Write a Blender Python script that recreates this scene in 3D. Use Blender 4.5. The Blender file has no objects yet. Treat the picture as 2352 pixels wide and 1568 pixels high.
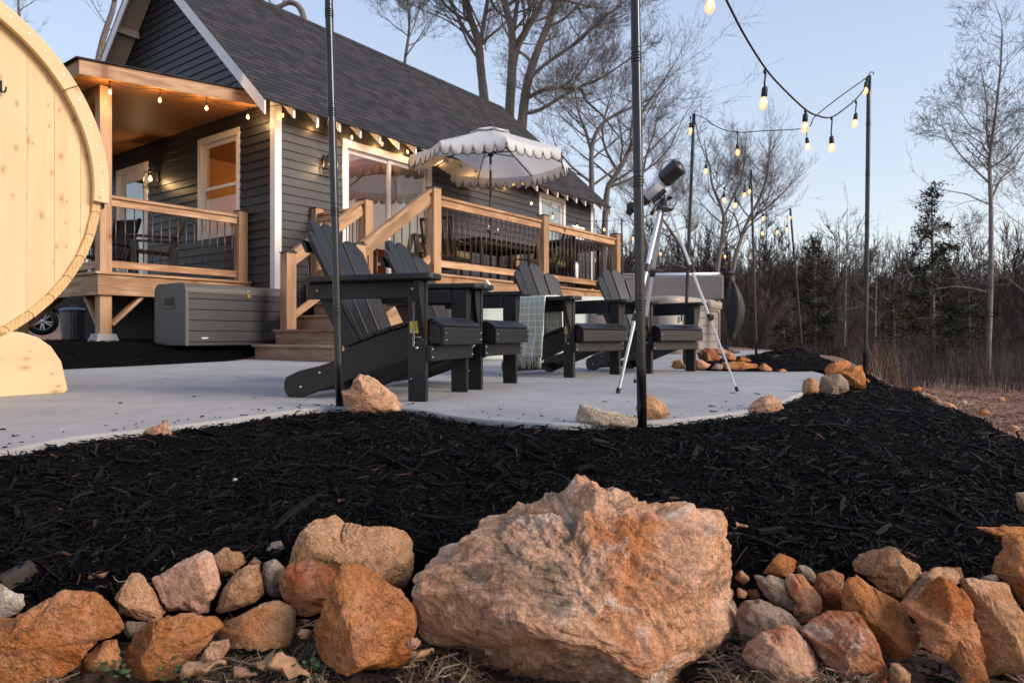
import bpy, bmesh, math, random
import numpy as np
from mathutils import Vector, Matrix, noise
R = math.radians
rng = np.random.default_rng(7)
random.seed(7)
S = bpy.context.scene
COL = S.collection

# ------------------------------------------------------------------ camera
HZ = 0.29                      # eye height above the concrete
cam_d = bpy.data.cameras.new("camera")
cam = bpy.data.objects.new("camera", cam_d)
COL.objects.link(cam)
cam.location = (0, 0, HZ)
cam.rotation_euler = (R(90), 0, 0)
cam_d.sensor_width = 36
cam_d.lens = 24.0
cam_d.shift_y = -14 / 2352
cam_d.clip_start = 0.02
cam_d.clip_end = 2000
cam_d.dof.use_dof = True
cam_d.dof.focus_distance = 2.2
cam_d.dof.aperture_fstop = 7.0
S.camera = cam

# ------------------------------------------------------------------ sky, sun, exposure
SUN_AZ = R(112)                # clockwise from +Y
SUN_EL = R(9)
w = bpy.data.worlds.new("World")
S.world = w
w.use_nodes = True
nt = w.node_tree
bg = nt.nodes["Background"]
sky = nt.nodes.new("ShaderNodeTexSky")
sky.sky_type = 'NISHITA'
sky.sun_disc = False
sky.sun_elevation = SUN_EL
sky.sun_rotation = SUN_AZ
sky.altitude = 200
sky.air_density = 1.0
sky.dust_density = 0.6
sky.ozone_density = 2.2
# clear dusk sky: the Sky Texture veiled by thin high haze that pales it towards the horizon
tc = nt.nodes.new("ShaderNodeTexCoord"); nm = nt.nodes.new("ShaderNodeVectorMath"); nm.operation = 'NORMALIZE'
nt.links.new(tc.outputs["Generated"], nm.inputs[0])
sx = nt.nodes.new("ShaderNodeSeparateXYZ"); nt.links.new(nm.outputs[0], sx.inputs[0])
rp = nt.nodes.new("ShaderNodeValToRGB"); el = rp.color_ramp.elements
stops = [(0.0, (.80, .79, .81)), (.12, (.77, .81, .85)), (.28, (.62, .71, .865)), (.46, (.49, .595, .82)), (.75, (.36, .47, .76)), (1.0, (.31, .42, .70))]
while len(el) < len(stops): el.new(.5)
for e_, (p_, c_) in zip(el, stops): e_.position = p_; e_.color = (*c_, 1)
nt.links.new(sx.outputs[2], rp.inputs[0])
dt = nt.nodes.new("ShaderNodeVectorMath"); dt.operation = 'DOT_PRODUCT'; nt.links.new(nm.outputs[0], dt.inputs[0])
dt.inputs[1].default_value = (math.sin(SUN_AZ), math.cos(SUN_AZ), -.9)
glow = nt.nodes.new("ShaderNodeMapRange"); glow.inputs[1].default_value = .1; glow.inputs[2].default_value = .95; glow.inputs[3].default_value = 0; glow.inputs[4].default_value = 1.0
nt.links.new(dt.outputs["Value"], glow.inputs[0])
wm = nt.nodes.new("ShaderNodeMix"); wm.data_type = 'RGBA'; nt.links.new(glow.outputs[0], wm.inputs[0]); nt.links.new(rp.outputs[0], wm.inputs[6]); wm.inputs[7].default_value = (1.15, .78, .60, 1)
sc_ = nt.nodes.new("ShaderNodeVectorMath"); sc_.operation = 'SCALE'; nt.links.new(wm.outputs[2], sc_.inputs[0]); sc_.inputs[3].default_value = 3.15
vm = nt.nodes.new("ShaderNodeMix"); vm.data_type = 'RGBA'; vm.inputs[0].default_value = .82
nt.links.new(sky.outputs[0], vm.inputs[6]); nt.links.new(sc_.outputs[0], vm.inputs[7])
nt.links.new(vm.outputs[2], bg.inputs[0])
bg.inputs[1].default_value = 0.15
sl = bpy.data.lights.new("sun", 'SUN')
sl.energy = 1.75
sl.angle = R(28)
sl.color = (1.0, 0.87, 0.76)
so = bpy.data.objects.new("sun", sl)
COL.objects.link(so)
LAMP_EL = R(27)
sd = Vector((math.sin(SUN_AZ) * math.cos(LAMP_EL), math.cos(SUN_AZ) * math.cos(LAMP_EL), math.sin(LAMP_EL)))
so.rotation_euler = sd.to_track_quat('Z', 'Y').to_euler()
so.location = (20, -8, 12)
S.view_settings.view_transform = 'Standard'
S.view_settings.look = 'None'
S.view_settings.exposure = 1.22
S.view_settings.gamma = 1.0
S.cycles.use_denoising = True
S.cycles.max_bounces = 8
S.cycles.transparent_max_bounces = 16
S.cycles.sample_clamp_indirect = 4.0
S.cycles.caustics_reflective = False
S.cycles.caustics_refractive = False

# ------------------------------------------------------------------ picture <-> place
FP = 1568.0
def at(px, py, d):
    return Vector(((px - 1176) / FP * d, d, HZ - (py - 770) / FP * d))
def grd(px, py, z=0.0):
    d = (HZ - z) * FP / (py - 770)
    return Vector(((px - 1176) / FP * d, d, z))
HC = Vector((-3.347, 9.647, 0.0))          # house corner
HA = math.atan2(.804, .595)                # direction of its long wall
E1 = Vector((math.cos(HA), math.sin(HA), 0)); E2 = Vector((-math.sin(HA), math.cos(HA), 0))
def WL(x, y, z):
    return HC + E1 * x + E2 * y + Vector((0, 0, z))
def LW(p):
    q = Vector(p) - HC
    return Vector((q.dot(E1), q.dot(E2), q.z))
def at_y(px, py, yl):
    k = (px - 1176) / FP
    x = (k * (HC.y + E2.y * yl) - (HC.x + E2.x * yl)) / (E1.x - k * E1.y)
    return at(px, py, HC.y + E1.y * x + E2.y * yl)
def at_x(px, py, xl):
    k = (px - 1176) / FP
    y = (k * (HC.y + E1.y * xl) - (HC.x + E1.x * xl)) / (E2.x - k * E2.y)
    return at(px, py, HC.y + E2.y * y + E1.y * xl)

# ------------------------------------------------------------------ object helpers
def tag(o, label=None, cat=None, group=None, kind=None):
    if label: o["label"] = label
    if cat: o["category"] = cat
    if group: o["group"] = group
    if kind: o["kind"] = kind
    return o
def empty(name, loc=(0, 0, 0), rz=0.0, label=None, cat=None, group=None):
    o = bpy.data.objects.new(name, None)
    o.empty_display_size = 0.1
    o.location = loc
    o.rotation_euler = (0, 0, rz)
    COL.objects.link(o)
    return tag(o, label, cat, group)
def copy_tree(o, parent=None):
    c = o.copy()
    for k in ("label", "category"):
        if k in c and parent is None and k == "label":
            del c[k]
    COL.objects.link(c)
    c.parent = parent
    for ch in o.children:
        copy_tree(ch, c)
    return c

class MB:
    def __init__(s):
        s.v = []; s.f = []; s.g = []; s.r = []; s.sm = []
    def add(s, vs, fs, gs=None, rn=None, smooth=False):
        b = len(s.v)
        if rn is None: rn = random.random()
        if gs is None:
            o = Vector((random.random() * 9, random.random() * 9, random.random() * 9))
            gs = [Vector(v) + o for v in vs]
        s.v += [tuple(v) for v in vs]; s.g += [tuple(g) for g in gs]; s.r += [rn] * len(vs)
        s.f += [tuple(i + b for i in f) for f in fs]; s.sm += [smooth] * len(fs)
        return s
    def hexa(s, c, ax=0, rn=None):
        """eight corners: bottom 0-3 ccw, top 4-7"""
        o = Vector((random.random() * 9, random.random() * 9, random.random() * 9))
        P = [Vector(p) for p in c]
        L = [(P[1] - P[0]).length, (P[3] - P[0]).length, (P[4] - P[0]).length]
        cor = [(0, 0, 0), (1, 0, 0), (1, 1, 0), (0, 1, 0), (0, 0, 1), (1, 0, 1), (1, 1, 1), (0, 1, 1)]
        m = max(range(3), key=lambda i: L[i])
        od = [m] + [i for i in range(3) if i != m]
        gs = [Vector([t[i] * L[i] for i in od]) + o for t in cor]
        return s.add(P, [(3, 2, 1, 0), (4, 5, 6, 7), (0, 1, 5, 4), (1, 2, 6, 5), (2, 3, 7, 6), (3, 0, 4, 7)], gs, rn)
    def box(s, x0, x1, y0, y1, z0, z1, M=None, rn=None):
        c = [(x0, y0, z0), (x1, y0, z0), (x1, y1, z0), (x0, y1, z0), (x0, y0, z1), (x1, y0, z1), (x1, y1, z1), (x0, y1, z1)]
        if M is not None: c = [M @ Vector(p) for p in c]
        return s.hexa(c, rn=rn)
    def beam(s, p, q, wd, ht, up=(0, 0, 1), rn=None):
        """board from p to q, wd across, ht along up"""
        p = Vector(p); q = Vector(q); d = (q - p).normalized(); up = Vector(up)
        side = d.cross(up).normalized(); u = side.cross(d).normalized()
        a = side * wd / 2; b = u * ht / 2
        return s.hexa([p - a - b, q - a - b, q + a - b, p + a - b, p - a + b, q - a + b, q + a + b, p + a + b], rn=rn)
    def tube(s, pts, rad, n=8, cap=True, smooth=True, rn=None):
        P = [Vector(p) for p in pts]
        if not hasattr(rad, "__len__"): rad = [rad] * len(P)
        vs = []; gs = []; fs = []
        o = random.random() * 9; L = 0; nrm = None
        for i, p in enumerate(P):
            t = (P[min(i + 1, len(P) - 1)] - P[max(i - 1, 0)])
            t = t.normalized() if t.length > 1e-9 else Vector((0, 0, 1))
            if nrm is None:
                nrm = t.cross(Vector((0, 0, 1)) if abs(t.z) < .9 else Vector((1, 0, 0))).normalized()
            else:
                nrm = (nrm - t * nrm.dot(t))
                nrm = nrm.normalized() if nrm.length > 1e-6 else t.orthogonal().normalized()
            bn = t.cross(nrm)
            if i: L += (p - P[i - 1]).length
            for k in range(n):
                a = 2 * math.pi * k / n
                e = nrm * math.cos(a) + bn * math.sin(a)
                vs.append(p + e * rad[i]); gs.append(Vector((L + o, rad[i] * math.cos(a) + o, rad[i] * math.sin(a))))
        for i in range(len(P) - 1):
            for k in range(n):
                k2 = (k + 1) % n
                fs.append((i * n + k, i * n + k2, (i + 1) * n + k2, (i + 1) * n + k))
        s.add(vs, fs, gs, rn, smooth)
        if cap:
            b = len(s.v) - len(vs)
            s.f.append(tuple(b + k for k in reversed(range(n)))); s.f.append(tuple(b + (len(P) - 1) * n + k for k in range(n))); s.sm += [False, False]
        return s
    def lathe(s, prof, M=None, n=24, smooth=True, rn=None, cap=True):
        """prof: (r, z) pairs round z"""
        vs = []; fs = []; m = len(prof)
        for r, z in prof:
            for k in range(n):
                a = 2 * math.pi * k / n
                vs.append(Vector((r * math.cos(a), r * math.sin(a), z)))
        for i in range(m - 1):
            for k in range(n):
                k2 = (k + 1) % n
                fs.append((i * n + k, i * n + k2, (i + 1) * n + k2, (i + 1) * n + k))
        if M is not None: vs = [M @ v for v in vs]
        s.add(vs, fs, None, rn, smooth)
        b = len(s.v) - len(vs)
        if cap and prof[0][0] > 1e-5: s.f.append(tuple(b + k for k in reversed(range(n)))); s.sm.append(False)
        if cap and prof[-1][0] > 1e-5: s.f.append(tuple(b + (m - 1) * n + k for k in range(n))); s.sm.append(False)
        return s
    def prism(s, poly, ext, rn=None):
        P = [Vector(p) for p in poly]; e = Vector(ext); n = len(P)
        nr = Vector((0, 0, 0))
        for i in range(n): nr += P[i].cross(P[(i + 1) % n])
        if nr.dot(e) < 0: P = P[::-1]
        vs = P + [p + e for p in P]
        fs = [tuple(reversed(range(n))), tuple(range(n, 2 * n))] + [(i, (i + 1) % n, n + (i + 1) % n, n + i) for i in range(n)]
        return s.add(vs, fs, None, rn)
    def build(s, name, mat, parent=None, bevel=0, seg=2, smooth=False):
        me = bpy.data.meshes.new(name)
        me.from_pydata(s.v, [], s.f)
        a = me.attributes.new("gc", 'FLOAT_VECTOR', 'POINT'); a.data.foreach_set("vector", np.array(s.g, dtype=np.float32).ravel())
        b = me.attributes.new("rnd", 'FLOAT', 'POINT'); b.data.foreach_set("value", np.array(s.r, dtype=np.float32))
        me.polygons.foreach_set("use_smooth", [True] * len(s.f) if smooth else s.sm)
        if mat: me.materials.append(mat)
        me.update()
        o = bpy.data.objects.new(name, me)
        COL.objects.link(o)
        o.parent = parent
        if bevel:
            md = o.modifiers.new("bevel", 'BEVEL'); md.width = bevel; md.segments = seg; md.limit_method = 'ANGLE'; md.angle_limit = R(40)
            md.harden_normals = False
        return o
def np_mesh(name, V, F, mat, parent=None, rnd=None, smooth=False, gc=None):
    me = bpy.data.meshes.new(name)
    V = np.asarray(V, dtype=np.float32); F = np.asarray(F, dtype=np.int32)
    n = F.shape[1]
    me.vertices.add(len(V)); me.vertices.foreach_set("co", V.ravel())
    me.loops.add(F.size); me.loops.foreach_set("vertex_index", F.ravel())
    me.polygons.add(len(F)); me.polygons.foreach_set("loop_start", np.arange(len(F), dtype=np.int32) * n)
    try: me.polygons.foreach_set("loop_total", np.full(len(F), n, dtype=np.int32))
    except Exception: pass
    me.polygons.foreach_set("use_smooth", np.full(len(F), smooth))
    if rnd is not None:
        b = me.attributes.new("rnd", 'FLOAT', 'POINT'); b.data.foreach_set("value", np.asarray(rnd, dtype=np.float32))
    if gc is not None:
        a = me.attributes.new("gc", 'FLOAT_VECTOR', 'POINT'); a.data.foreach_set("vector", np.asarray(gc, dtype=np.float32).ravel())
    me.update(); me.validate()
    if mat: me.materials.append(mat)
    o = bpy.data.objects.new(name, me); COL.objects.link(o); o.parent = parent
    return o

# ------------------------------------------------------------------ materials
def mk(name):
    m = bpy.data.materials.new(name); m.use_nodes = True
    return m, m.node_tree, m.node_tree.nodes["Principled BSDF"]
def node(nt, t, **k):
    n = nt.nodes.new(t)
    for a, b in k.items():
        if a.startswith("i_"): n.inputs[int(a[2:])].default_value = b
        else: setattr(n, a, b)
    return n
def ramp(nt, fac, stops):
    r = nt.nodes.new("ShaderNodeValToRGB"); e = r.color_ramp.elements
    while len(e) < len(stops): e.new(0.5)
    for i, (p, c) in enumerate(stops):
        e[i].position = p; e[i].color = (*c, 1) if len(c) == 3 else c
    nt.links.new(fac, r.inputs[0]); return r.outputs[0]
def coords(nt, kind, scale=(1, 1, 1)):
    if kind in ("gc",): n = node(nt, "ShaderNodeAttribute", attribute_name="gc"); out = n.outputs["Vector"]
    else:
        n = nt.nodes.new("ShaderNodeTexCoord"); out = n.outputs["Object"]
        if kind == "objr":
            oi = nt.nodes.new("ShaderNodeObjectInfo"); ml = node(nt, "ShaderNodeVectorMath", operation='MULTIPLY_ADD')
            cx = node(nt, "ShaderNodeCombineXYZ")
            for i in range(3): nt.links.new(oi.outputs["Random"], cx.inputs[i])
            nt.links.new(cx.outputs[0], ml.inputs[0]); ml.inputs[1].default_value = (31, 17, 23); nt.links.new(out, ml.inputs[2]); out = ml.outputs[0]
    mp = nt.nodes.new("ShaderNodeMapping"); mp.inputs["Scale"].default_value = scale
    nt.links.new(out, mp.inputs[0]); return mp.outputs[0]
def noi(nt, vec, scale, detail=4, rough=.55, dist=0.0):
    n = node(nt, "ShaderNodeTexNoise"); n.inputs["Scale"].default_value = scale; n.inputs["Detail"].default_value = detail
    n.inputs["Roughness"].default_value = rough; n.inputs["Distortion"].default_value = dist
    nt.links.new(vec, n.inputs["Vector"]); return n.outputs["Fac"]
def mixc(nt, fac, a, b, mode='MIX'):
    m = node(nt, "ShaderNodeMix", data_type='RGBA', blend_type=mode)
    for s, x in ((0, fac), (6, a), (7, b)):
        if hasattr(x, "is_output"): nt.links.new(x, m.inputs[s])
        elif s == 0: m.inputs[s].default_value = x
        else: m.inputs[s].default_value = (*x, 1)
    return m.outputs[2]
def math_(nt, op, a, b=0.0, clamp=False):
    m = node(nt, "ShaderNodeMath", operation=op, use_clamp=clamp)
    for i, x in enumerate((a, b)):
        if hasattr(x, "is_output"): nt.links.new(x, m.inputs[i])
        else: m.inputs[i].default_value = x
    return m.outputs[0]
def bump(nt, b, h, strength=.3, dist=.01):
    n = node(nt, "ShaderNodeBump"); n.inputs["Strength"].default_value = strength; n.inputs["Distance"].default_value = dist
    nt.links.new(h, n.inputs["Height"]); nt.links.new(n.outputs[0], b.inputs["Normal"])
def rnd_attr(nt):
    return node(nt, "ShaderNodeAttribute", attribute_name="rnd").outputs["Fac"]
def plain(name, c, rough=.5, metal=0, var=.12, scale=8, bstr=.05, coord="obj", bs=60, spec=.5):
    m, nt, b = mk(name)
    v = coords(nt, coord)
    f = noi(nt, v, scale, 5)
    lo = tuple(x * (1 - var) for x in c); hi = tuple(min(1, x * (1 + var)) for x in c)
    nt.links.new(ramp(nt, f, [(.3, lo), (.7, hi)]), b.inputs["Base Color"])
    b.inputs["Roughness"].default_value = rough; b.inputs["Metallic"].default_value = metal
    b.inputs["Specular IOR Level"].default_value = spec
    if bstr: bump(nt, b, noi(nt, v, bs, 3), bstr, .004)
    return m
def scuffed(m):
    nt = m.node_tree; b = nt.nodes["Principled BSDF"]; src = b.inputs["Base Color"].links[0].from_socket; v = coords(nt, "gc")
    f = ramp(nt, noi(nt, v, 75, 3, .6), [(.655, (0, 0, 0)), (.69, (1, 1, 1))]); g = ramp(nt, noi(nt, v, 5, 3), [(.45, (0, 0, 0)), (.65, (1, 1, 1))])
    s = ramp(nt, noi(nt, coords(nt, "gc", (6, 60, 60)), 1, 5, .7, 1.5), [(.66, (0, 0, 0)), (.74, (.35, .35, .35))])
    c = mixc(nt, math_(nt, 'MULTIPLY', f, math_(nt, 'MULTIPLY', g, .7)), src, (.17, .13, .10)); c = mixc(nt, math_(nt, 'MULTIPLY', s, math_(nt, 'MULTIPLY', g, .5)), c, (.05, .048, .046))
    nt.links.new(c, b.inputs["Base Color"]); return m
def wood(name, dark, mid, light, rough=.6, ring=14, tone=.5, knots=0, bstr=.12, lenscale=1.0, wv=.3):
    m, nt, b = mk(name)
    v = coords(nt, "gc", (1.1 * lenscale, ring, ring))
    f1 = noi(nt, v, 1.0, 3, .5, .6)
    v2 = coords(nt, "gc", (4, 110, 110)); f2 = noi(nt, v2, 1.0, 3, .6)
    wvn = node(nt, "ShaderNodeTexWave", wave_type='BANDS', bands_direction='Y'); wvn.inputs["Scale"].default_value = 5.5
    wvn.inputs["Distortion"].default_value = 7.0; wvn.inputs["Detail"].default_value = 2; wvn.inputs["Detail Scale"].default_value = .7
    nt.links.new(coords(nt, "gc", (.5 * lenscale, 3.2, 3.2)), wvn.inputs["Vector"])
    mixf = math_(nt, 'ADD', math_(nt, 'MULTIPLY', f1, .55), math_(nt, 'MULTIPLY', wvn.outputs["Fac"], wv))
    mixf = math_(nt, 'ADD', mixf, math_(nt, 'MULTIPLY', f2, .22))
    c = ramp(nt, mixf, [(.28, dark), (.55, mid), (.8, light)])
    rr = rnd_attr(nt)
    tn = ramp(nt, rr, [(0, (1 - tone * .5,) * 3), (.5, (1, .97, .93)), (1, (1 + .0, 1.0, 1.0))])
    c = mixc(nt, 1.0, c, tn, 'MULTIPLY')
    if knots:
        vo = node(nt, "ShaderNodeTexVoronoi", voronoi_dimensions="2D"); vo.inputs["Randomness"].default_value = 1.0; vo.inputs["Scale"].default_value = 1.0
        nt.links.new(coords(nt, "gc", (knots, knots * 1.7, knots * 1.7)), vo.inputs["Vector"])
        sel = node(nt, "ShaderNodeSeparateColor"); nt.links.new(vo.outputs["Color"], sel.inputs[0])
        dk_ = math_(nt, 'DIVIDE', vo.outputs["Distance"], math_(nt, 'ADD', math_(nt, 'MULTIPLY', sel.outputs[1], 1.1), .35))
        k = ramp(nt, dk_, [(.05, (1, 1, 1)), (.09, (.5, .5, .5)), (.26, (0, 0, 0))])
        gate = math_(nt, 'GREATER_THAN', sel.outputs[0], .62)
        kf = math_(nt, 'MULTIPLY', k, math_(nt, 'MULTIPLY', gate, .78))
        c = mixc(nt, kf, c, (dark[0] * .62, dark[1] * .46, dark[2] * .36))
    nt.links.new(c, b.inputs["Base Color"])
    b.inputs["Roughness"].default_value = rough
    b.inputs["Specular IOR Level"].default_value = .3
    bump(nt, b, f2, bstr, .004)
    return m
def rockmat(name, base, pale, dark, rust, pa=.62, da=.36, ra=.6, ps=1.0):
    m, nt, b = mk(name)
    v = coords(nt, "objr")
    n1 = noi(nt, v, 7 * ps, 6, .62, .4); n2 = noi(nt, v, 13 * ps, 9, .68, .9); n3 = noi(nt, v, 6 * ps, 7, .66, 1.0); n7 = noi(nt, v, 9 * ps, 5, .6, .6); n4 = noi(nt, v, 70, 7, .72); n5 = noi(nt, v, 210, 4, .7); n6 = noi(nt, v, 10 * ps, 10, .74, 1.4)
    c = mixc(nt, ramp(nt, n1, [(.36, (0, 0, 0)), (.62, (1, 1, 1))]), base, tuple(x * .66 for x in base))
    alt = tuple(.5 * x + .5 * y for x, y in zip(base, pale)); alt = (alt[0] * 1.04, alt[1] * .97, alt[2] * .98)
    c = mixc(nt, ramp(nt, n7, [(.48, (0, 0, 0)), (.62, (.6, .6, .6))]), c, alt)
    c = mixc(nt, ramp(nt, n3, [(ra - .03, (0, 0, 0)), (ra + .08, (.95, .95, .95))]), c, rust)
    c = mixc(nt, ramp(nt, n2, [(pa - .03, (0, 0, 0)), (pa + .05, (.9, .9, .9))]), c, pale)
    c = mixc(nt, ramp(nt, n6, [(da - .07, (.85, .85, .85)), (da + .05, (0, 0, 0))]), c, dark)
    vo = node(nt, "ShaderNodeTexVoronoi", feature='DISTANCE_TO_EDGE'); vo.inputs["Scale"].default_value = 9.0
    wq = node(nt, "ShaderNodeVectorMath", operation='ADD'); nz = node(nt, "ShaderNodeTexNoise"); nz.inputs["Scale"].default_value = 14; nz.inputs["Detail"].default_value = 5
    nt.links.new(v, nz.inputs["Vector"]); sc = node(nt, "ShaderNodeVectorMath", operation='SCALE'); sc.inputs[3].default_value = .16; nt.links.new(nz.outputs["Color"], sc.inputs[0]); nt.links.new(v, wq.inputs[0]); nt.links.new(sc.outputs[0], wq.inputs[1]); nt.links.new(wq.outputs[0], vo.inputs["Vector"])
    crk = ramp(nt, vo.outputs["Distance"], [(.0, (1, 1, 1)), (.012, (0, 0, 0))])
    crk = math_(nt, 'MULTIPLY', crk, ramp(nt, n1, [(.45, (0, 0, 0)), (.6, (1, 1, 1))]))
    c = mixc(nt, math_(nt, 'MULTIPLY', crk, .28), c, tuple(x * .6 for x in dark))
    sp = ramp(nt, n4, [(.3, (.5, .47, .45)), (.48, (1, 1, 1)), (.72, (1.3, 1.25, 1.2))])
    c = mixc(nt, 1.0, c, sp, 'MULTIPLY')
    sp2 = ramp(nt, n5, [(.3, (.66, .64, .62)), (.55, (1, 1, 1)), (.75, (1.15, 1.15, 1.15))])
    c = mixc(nt, 1.0, c, sp2, 'MULTIPLY')
    nt.links.new(c, b.inputs["Base Color"]); b.inputs["Roughness"].default_value = .92; b.inputs["Specular IOR Level"].default_value = .2
    h = math_(nt, 'ADD', math_(nt, 'MULTIPLY', n4, .8), math_(nt, 'MULTIPLY', n5, .35))
    h = math_(nt, 'ADD', h, math_(nt, 'MULTIPLY', n2, 1.0)); h = math_(nt, 'SUBTRACT', h, math_(nt, 'MULTIPLY', crk, .35))
    bump(nt, b, h, 1.0, .016)
    return m
def emit(name, c, s):
    m, nt, b = mk(name)
    b.inputs["Base Color"].default_value = (*c, 1); b.inputs["Emission Color"].default_value = (*c, 1); b.inputs["Emission Strength"].default_value = s
    return m
def glass(name, tint=(.9, .95, .95), refl=.1, rough=.02):
    m, nt, b = mk(name)
    nt.nodes.remove(b)
    out = [n for n in nt.nodes if n.type == 'OUTPUT_MATERIAL'][0]
    tr = node(nt, "ShaderNodeBsdfTransparent"); tr.inputs[0].default_value = (*tint, 1)
    gl = node(nt, "ShaderNodeBsdfGlossy"); gl.inputs["Roughness"].default_value = rough
    fr = node(nt, "ShaderNodeLayerWeight"); fr.inputs[0].default_value = .5
    fa = math_(nt, 'ADD', math_(nt, 'MULTIPLY', math_(nt, 'POWER', fr.outputs[1], 4.5), .85), refl + .03, True)
    mx = node(nt, "ShaderNodeMixShader"); nt.links.new(fa, mx.inputs[0]); nt.links.new(tr.outputs[0], mx.inputs[1]); nt.links.new(gl.outputs[0], mx.inputs[2])
    nt.links.new(mx.outputs[0], out.inputs[0]); return m

M = {}
M['pine'] = wood("treated_pine", (.28, .145, .07), (.45, .265, .145), (.60, .41, .255), ring=14, tone=.6, knots=2.4)
M['step'] = wood("weathered_pine", (.25, .15, .09), (.36, .23, .145), (.46, .31, .21), ring=14, tone=.5, knots=2.0)
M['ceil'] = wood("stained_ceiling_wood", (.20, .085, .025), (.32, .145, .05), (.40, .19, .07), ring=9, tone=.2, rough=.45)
M['spruce'] = wood("pale_spruce", (.65, .47, .26), (.74, .565, .34), (.80, .635, .415), ring=9, tone=.14, knots=9.0, bstr=.03, wv=.05)
M['spruce_edge'] = wood("spruce_edge_grain", (.55, .33, .13), (.66, .43, .19), (.74, .52, .27), ring=12, tone=.22, knots=2.0, bstr=.06)
M['black_hdpe'] = plain("black_poly_lumber", (.0075, .0075, .0085), .45, var=.25, scale=30, bstr=.25, coord="gc", bs=90, spec=.48)
scuffed(M['black_hdpe'])
M['black_metal'] = plain("black_metal", (.018, .018, .02), .42, .2, var=.15, bstr=.02)
M['bronze'] = plain("bronze_baluster", (.09, .058, .04), .38, .6, var=.15, bstr=.02)
M['pole'] = plain("dark_steel_pole", (.045, .048, .052), .22, .75, var=.15, bstr=.02)
M['cap'] = plain("black_post_cap", (.03, .03, .033), .45, .1, bstr=.02)
M['white'] = plain("white_trim_paint", (.74, .72, .70), .45, var=.04, bstr=.04)
M['soffit'] = plain("cream_soffit_paint", (.70, .66, .60), .55, var=.05, bstr=.04)
M['steel'] = plain("bright_steel", (.62, .60, .57), .28, .95, var=.08, bstr=0)
M['alu'] = plain("silver_aluminium", (.72, .73, .76), .33, .75, var=.05, bstr=0)
M['rubber'] = plain("black_rubber", (.007, .007, .008), .6, bstr=.1)
M['blackplastic'] = plain("black_plastic", (.022, .024, .028), .38, var=.2, bstr=.05)
M['whitepaint'] = plain("white_enamel", (.78, .78, .80), .3, var=.03, bstr=0)
M['sky_refl'] = plain('pale_sky_reflection', (.62, .70, .75), .8, var=.02, bstr=0)  # pale colour standing in for sky reflected in the far window
M['curtain'] = plain("cream_curtain", (.62, .57, .46), .9, var=.06, bstr=.1)
M['interior'] = plain("interior_wall_paint", (.55, .30, .13), .8, var=.05, bstr=0)
M['grey_plastic'] = plain("taupe_resin", (.078, .071, .067), .5, var=.06, bstr=.08, bs=140)
M['dark_resin'] = plain("charcoal_resin", (.032, .032, .035), .5, var=.08, bstr=.1, bs=120)
M['tub_tan'] = plain("tan_tub_shell", (.34, .29, .24), .5, var=.06, bstr=.05)
M['tub_pale'] = plain("pale_tub_vinyl", (.52, .55, .47), .5, var=.05, bstr=.25, bs=70)
M['tub_grey'] = plain("grey_cover_vinyl", (.17, .16, .165), .55, var=.08, bstr=.08)
M['tub_brown'] = plain("brown_panel_resin", (.19, .155, .13), .55, var=.06, bstr=.05)
def canvas_mat():
    m, nt, b = mk("white_canvas"); out = [n for n in nt.nodes if n.type == 'OUTPUT_MATERIAL'][0]
    b.inputs["Base Color"].default_value = (.83, .83, .83, 1); b.inputs["Roughness"].default_value = .9; b.inputs["Specular IOR Level"].default_value = .1
    bump(nt, b, noi(nt, coords(nt, "obj"), 9, 4), .25, .02)
    tl = node(nt, "ShaderNodeBsdfTranslucent"); tl.inputs[0].default_value = (.80, .79, .78, 1); mx = node(nt, "ShaderNodeMixShader"); mx.inputs[0].default_value = .42
    nt.links.new(b.outputs[0], mx.inputs[1]); nt.links.new(tl.outputs[0], mx.inputs[2]); nt.links.new(mx.outputs[0], out.inputs[0]); return m
M['canvas'] = canvas_mat()
M['piping'] = plain("black_piping", (.02, .02, .022), .7, bstr=0)
M['olive'] = plain("olive_cushion", (.19, .16, .055), .9, var=.12, bstr=.2)
M['block'] = plain("concrete_block", (.36, .34, .32), .9, var=.15, scale=20, bstr=.4)
M['found'] = plain("shade_dark_foundation", (.03, .03, .032), .9, bstr=.3)  # near-black: the shade under the porch is put into this colour
M['galv'] = plain("galvanised_steel", (.15, .155, .16), .4, .6, var=.2, bstr=.05)
M['tagy'] = plain("yellow_tag", (.78, .66, .03), .5, var=.04, bstr=0)
M['ink'] = plain("black_ink", (.02, .02, .02), .6, bstr=0)
M['bark'] = plain("grey_bark", (.14, .123, .112), .95, var=.35, scale=14, bstr=.8, coord="gc", bs=40)
M['bark_pale'] = plain("pale_bark", (.20, .172, .148), .95, var=.35, scale=14, bstr=.8, coord="gc", bs=40)
M['twig'] = plain("twig_bark", (.125, .107, .098), .95, var=.3, bstr=0)
M['glass'] = glass("window_glass", (.95, .97, .97), .01)
M['glassd'] = glass("door_glass", (.93, .95, .95), .15)
M['tglass'] = glass("table_glass", (.25, .27, .27), .12)
M['bulbglass'] = None
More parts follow.
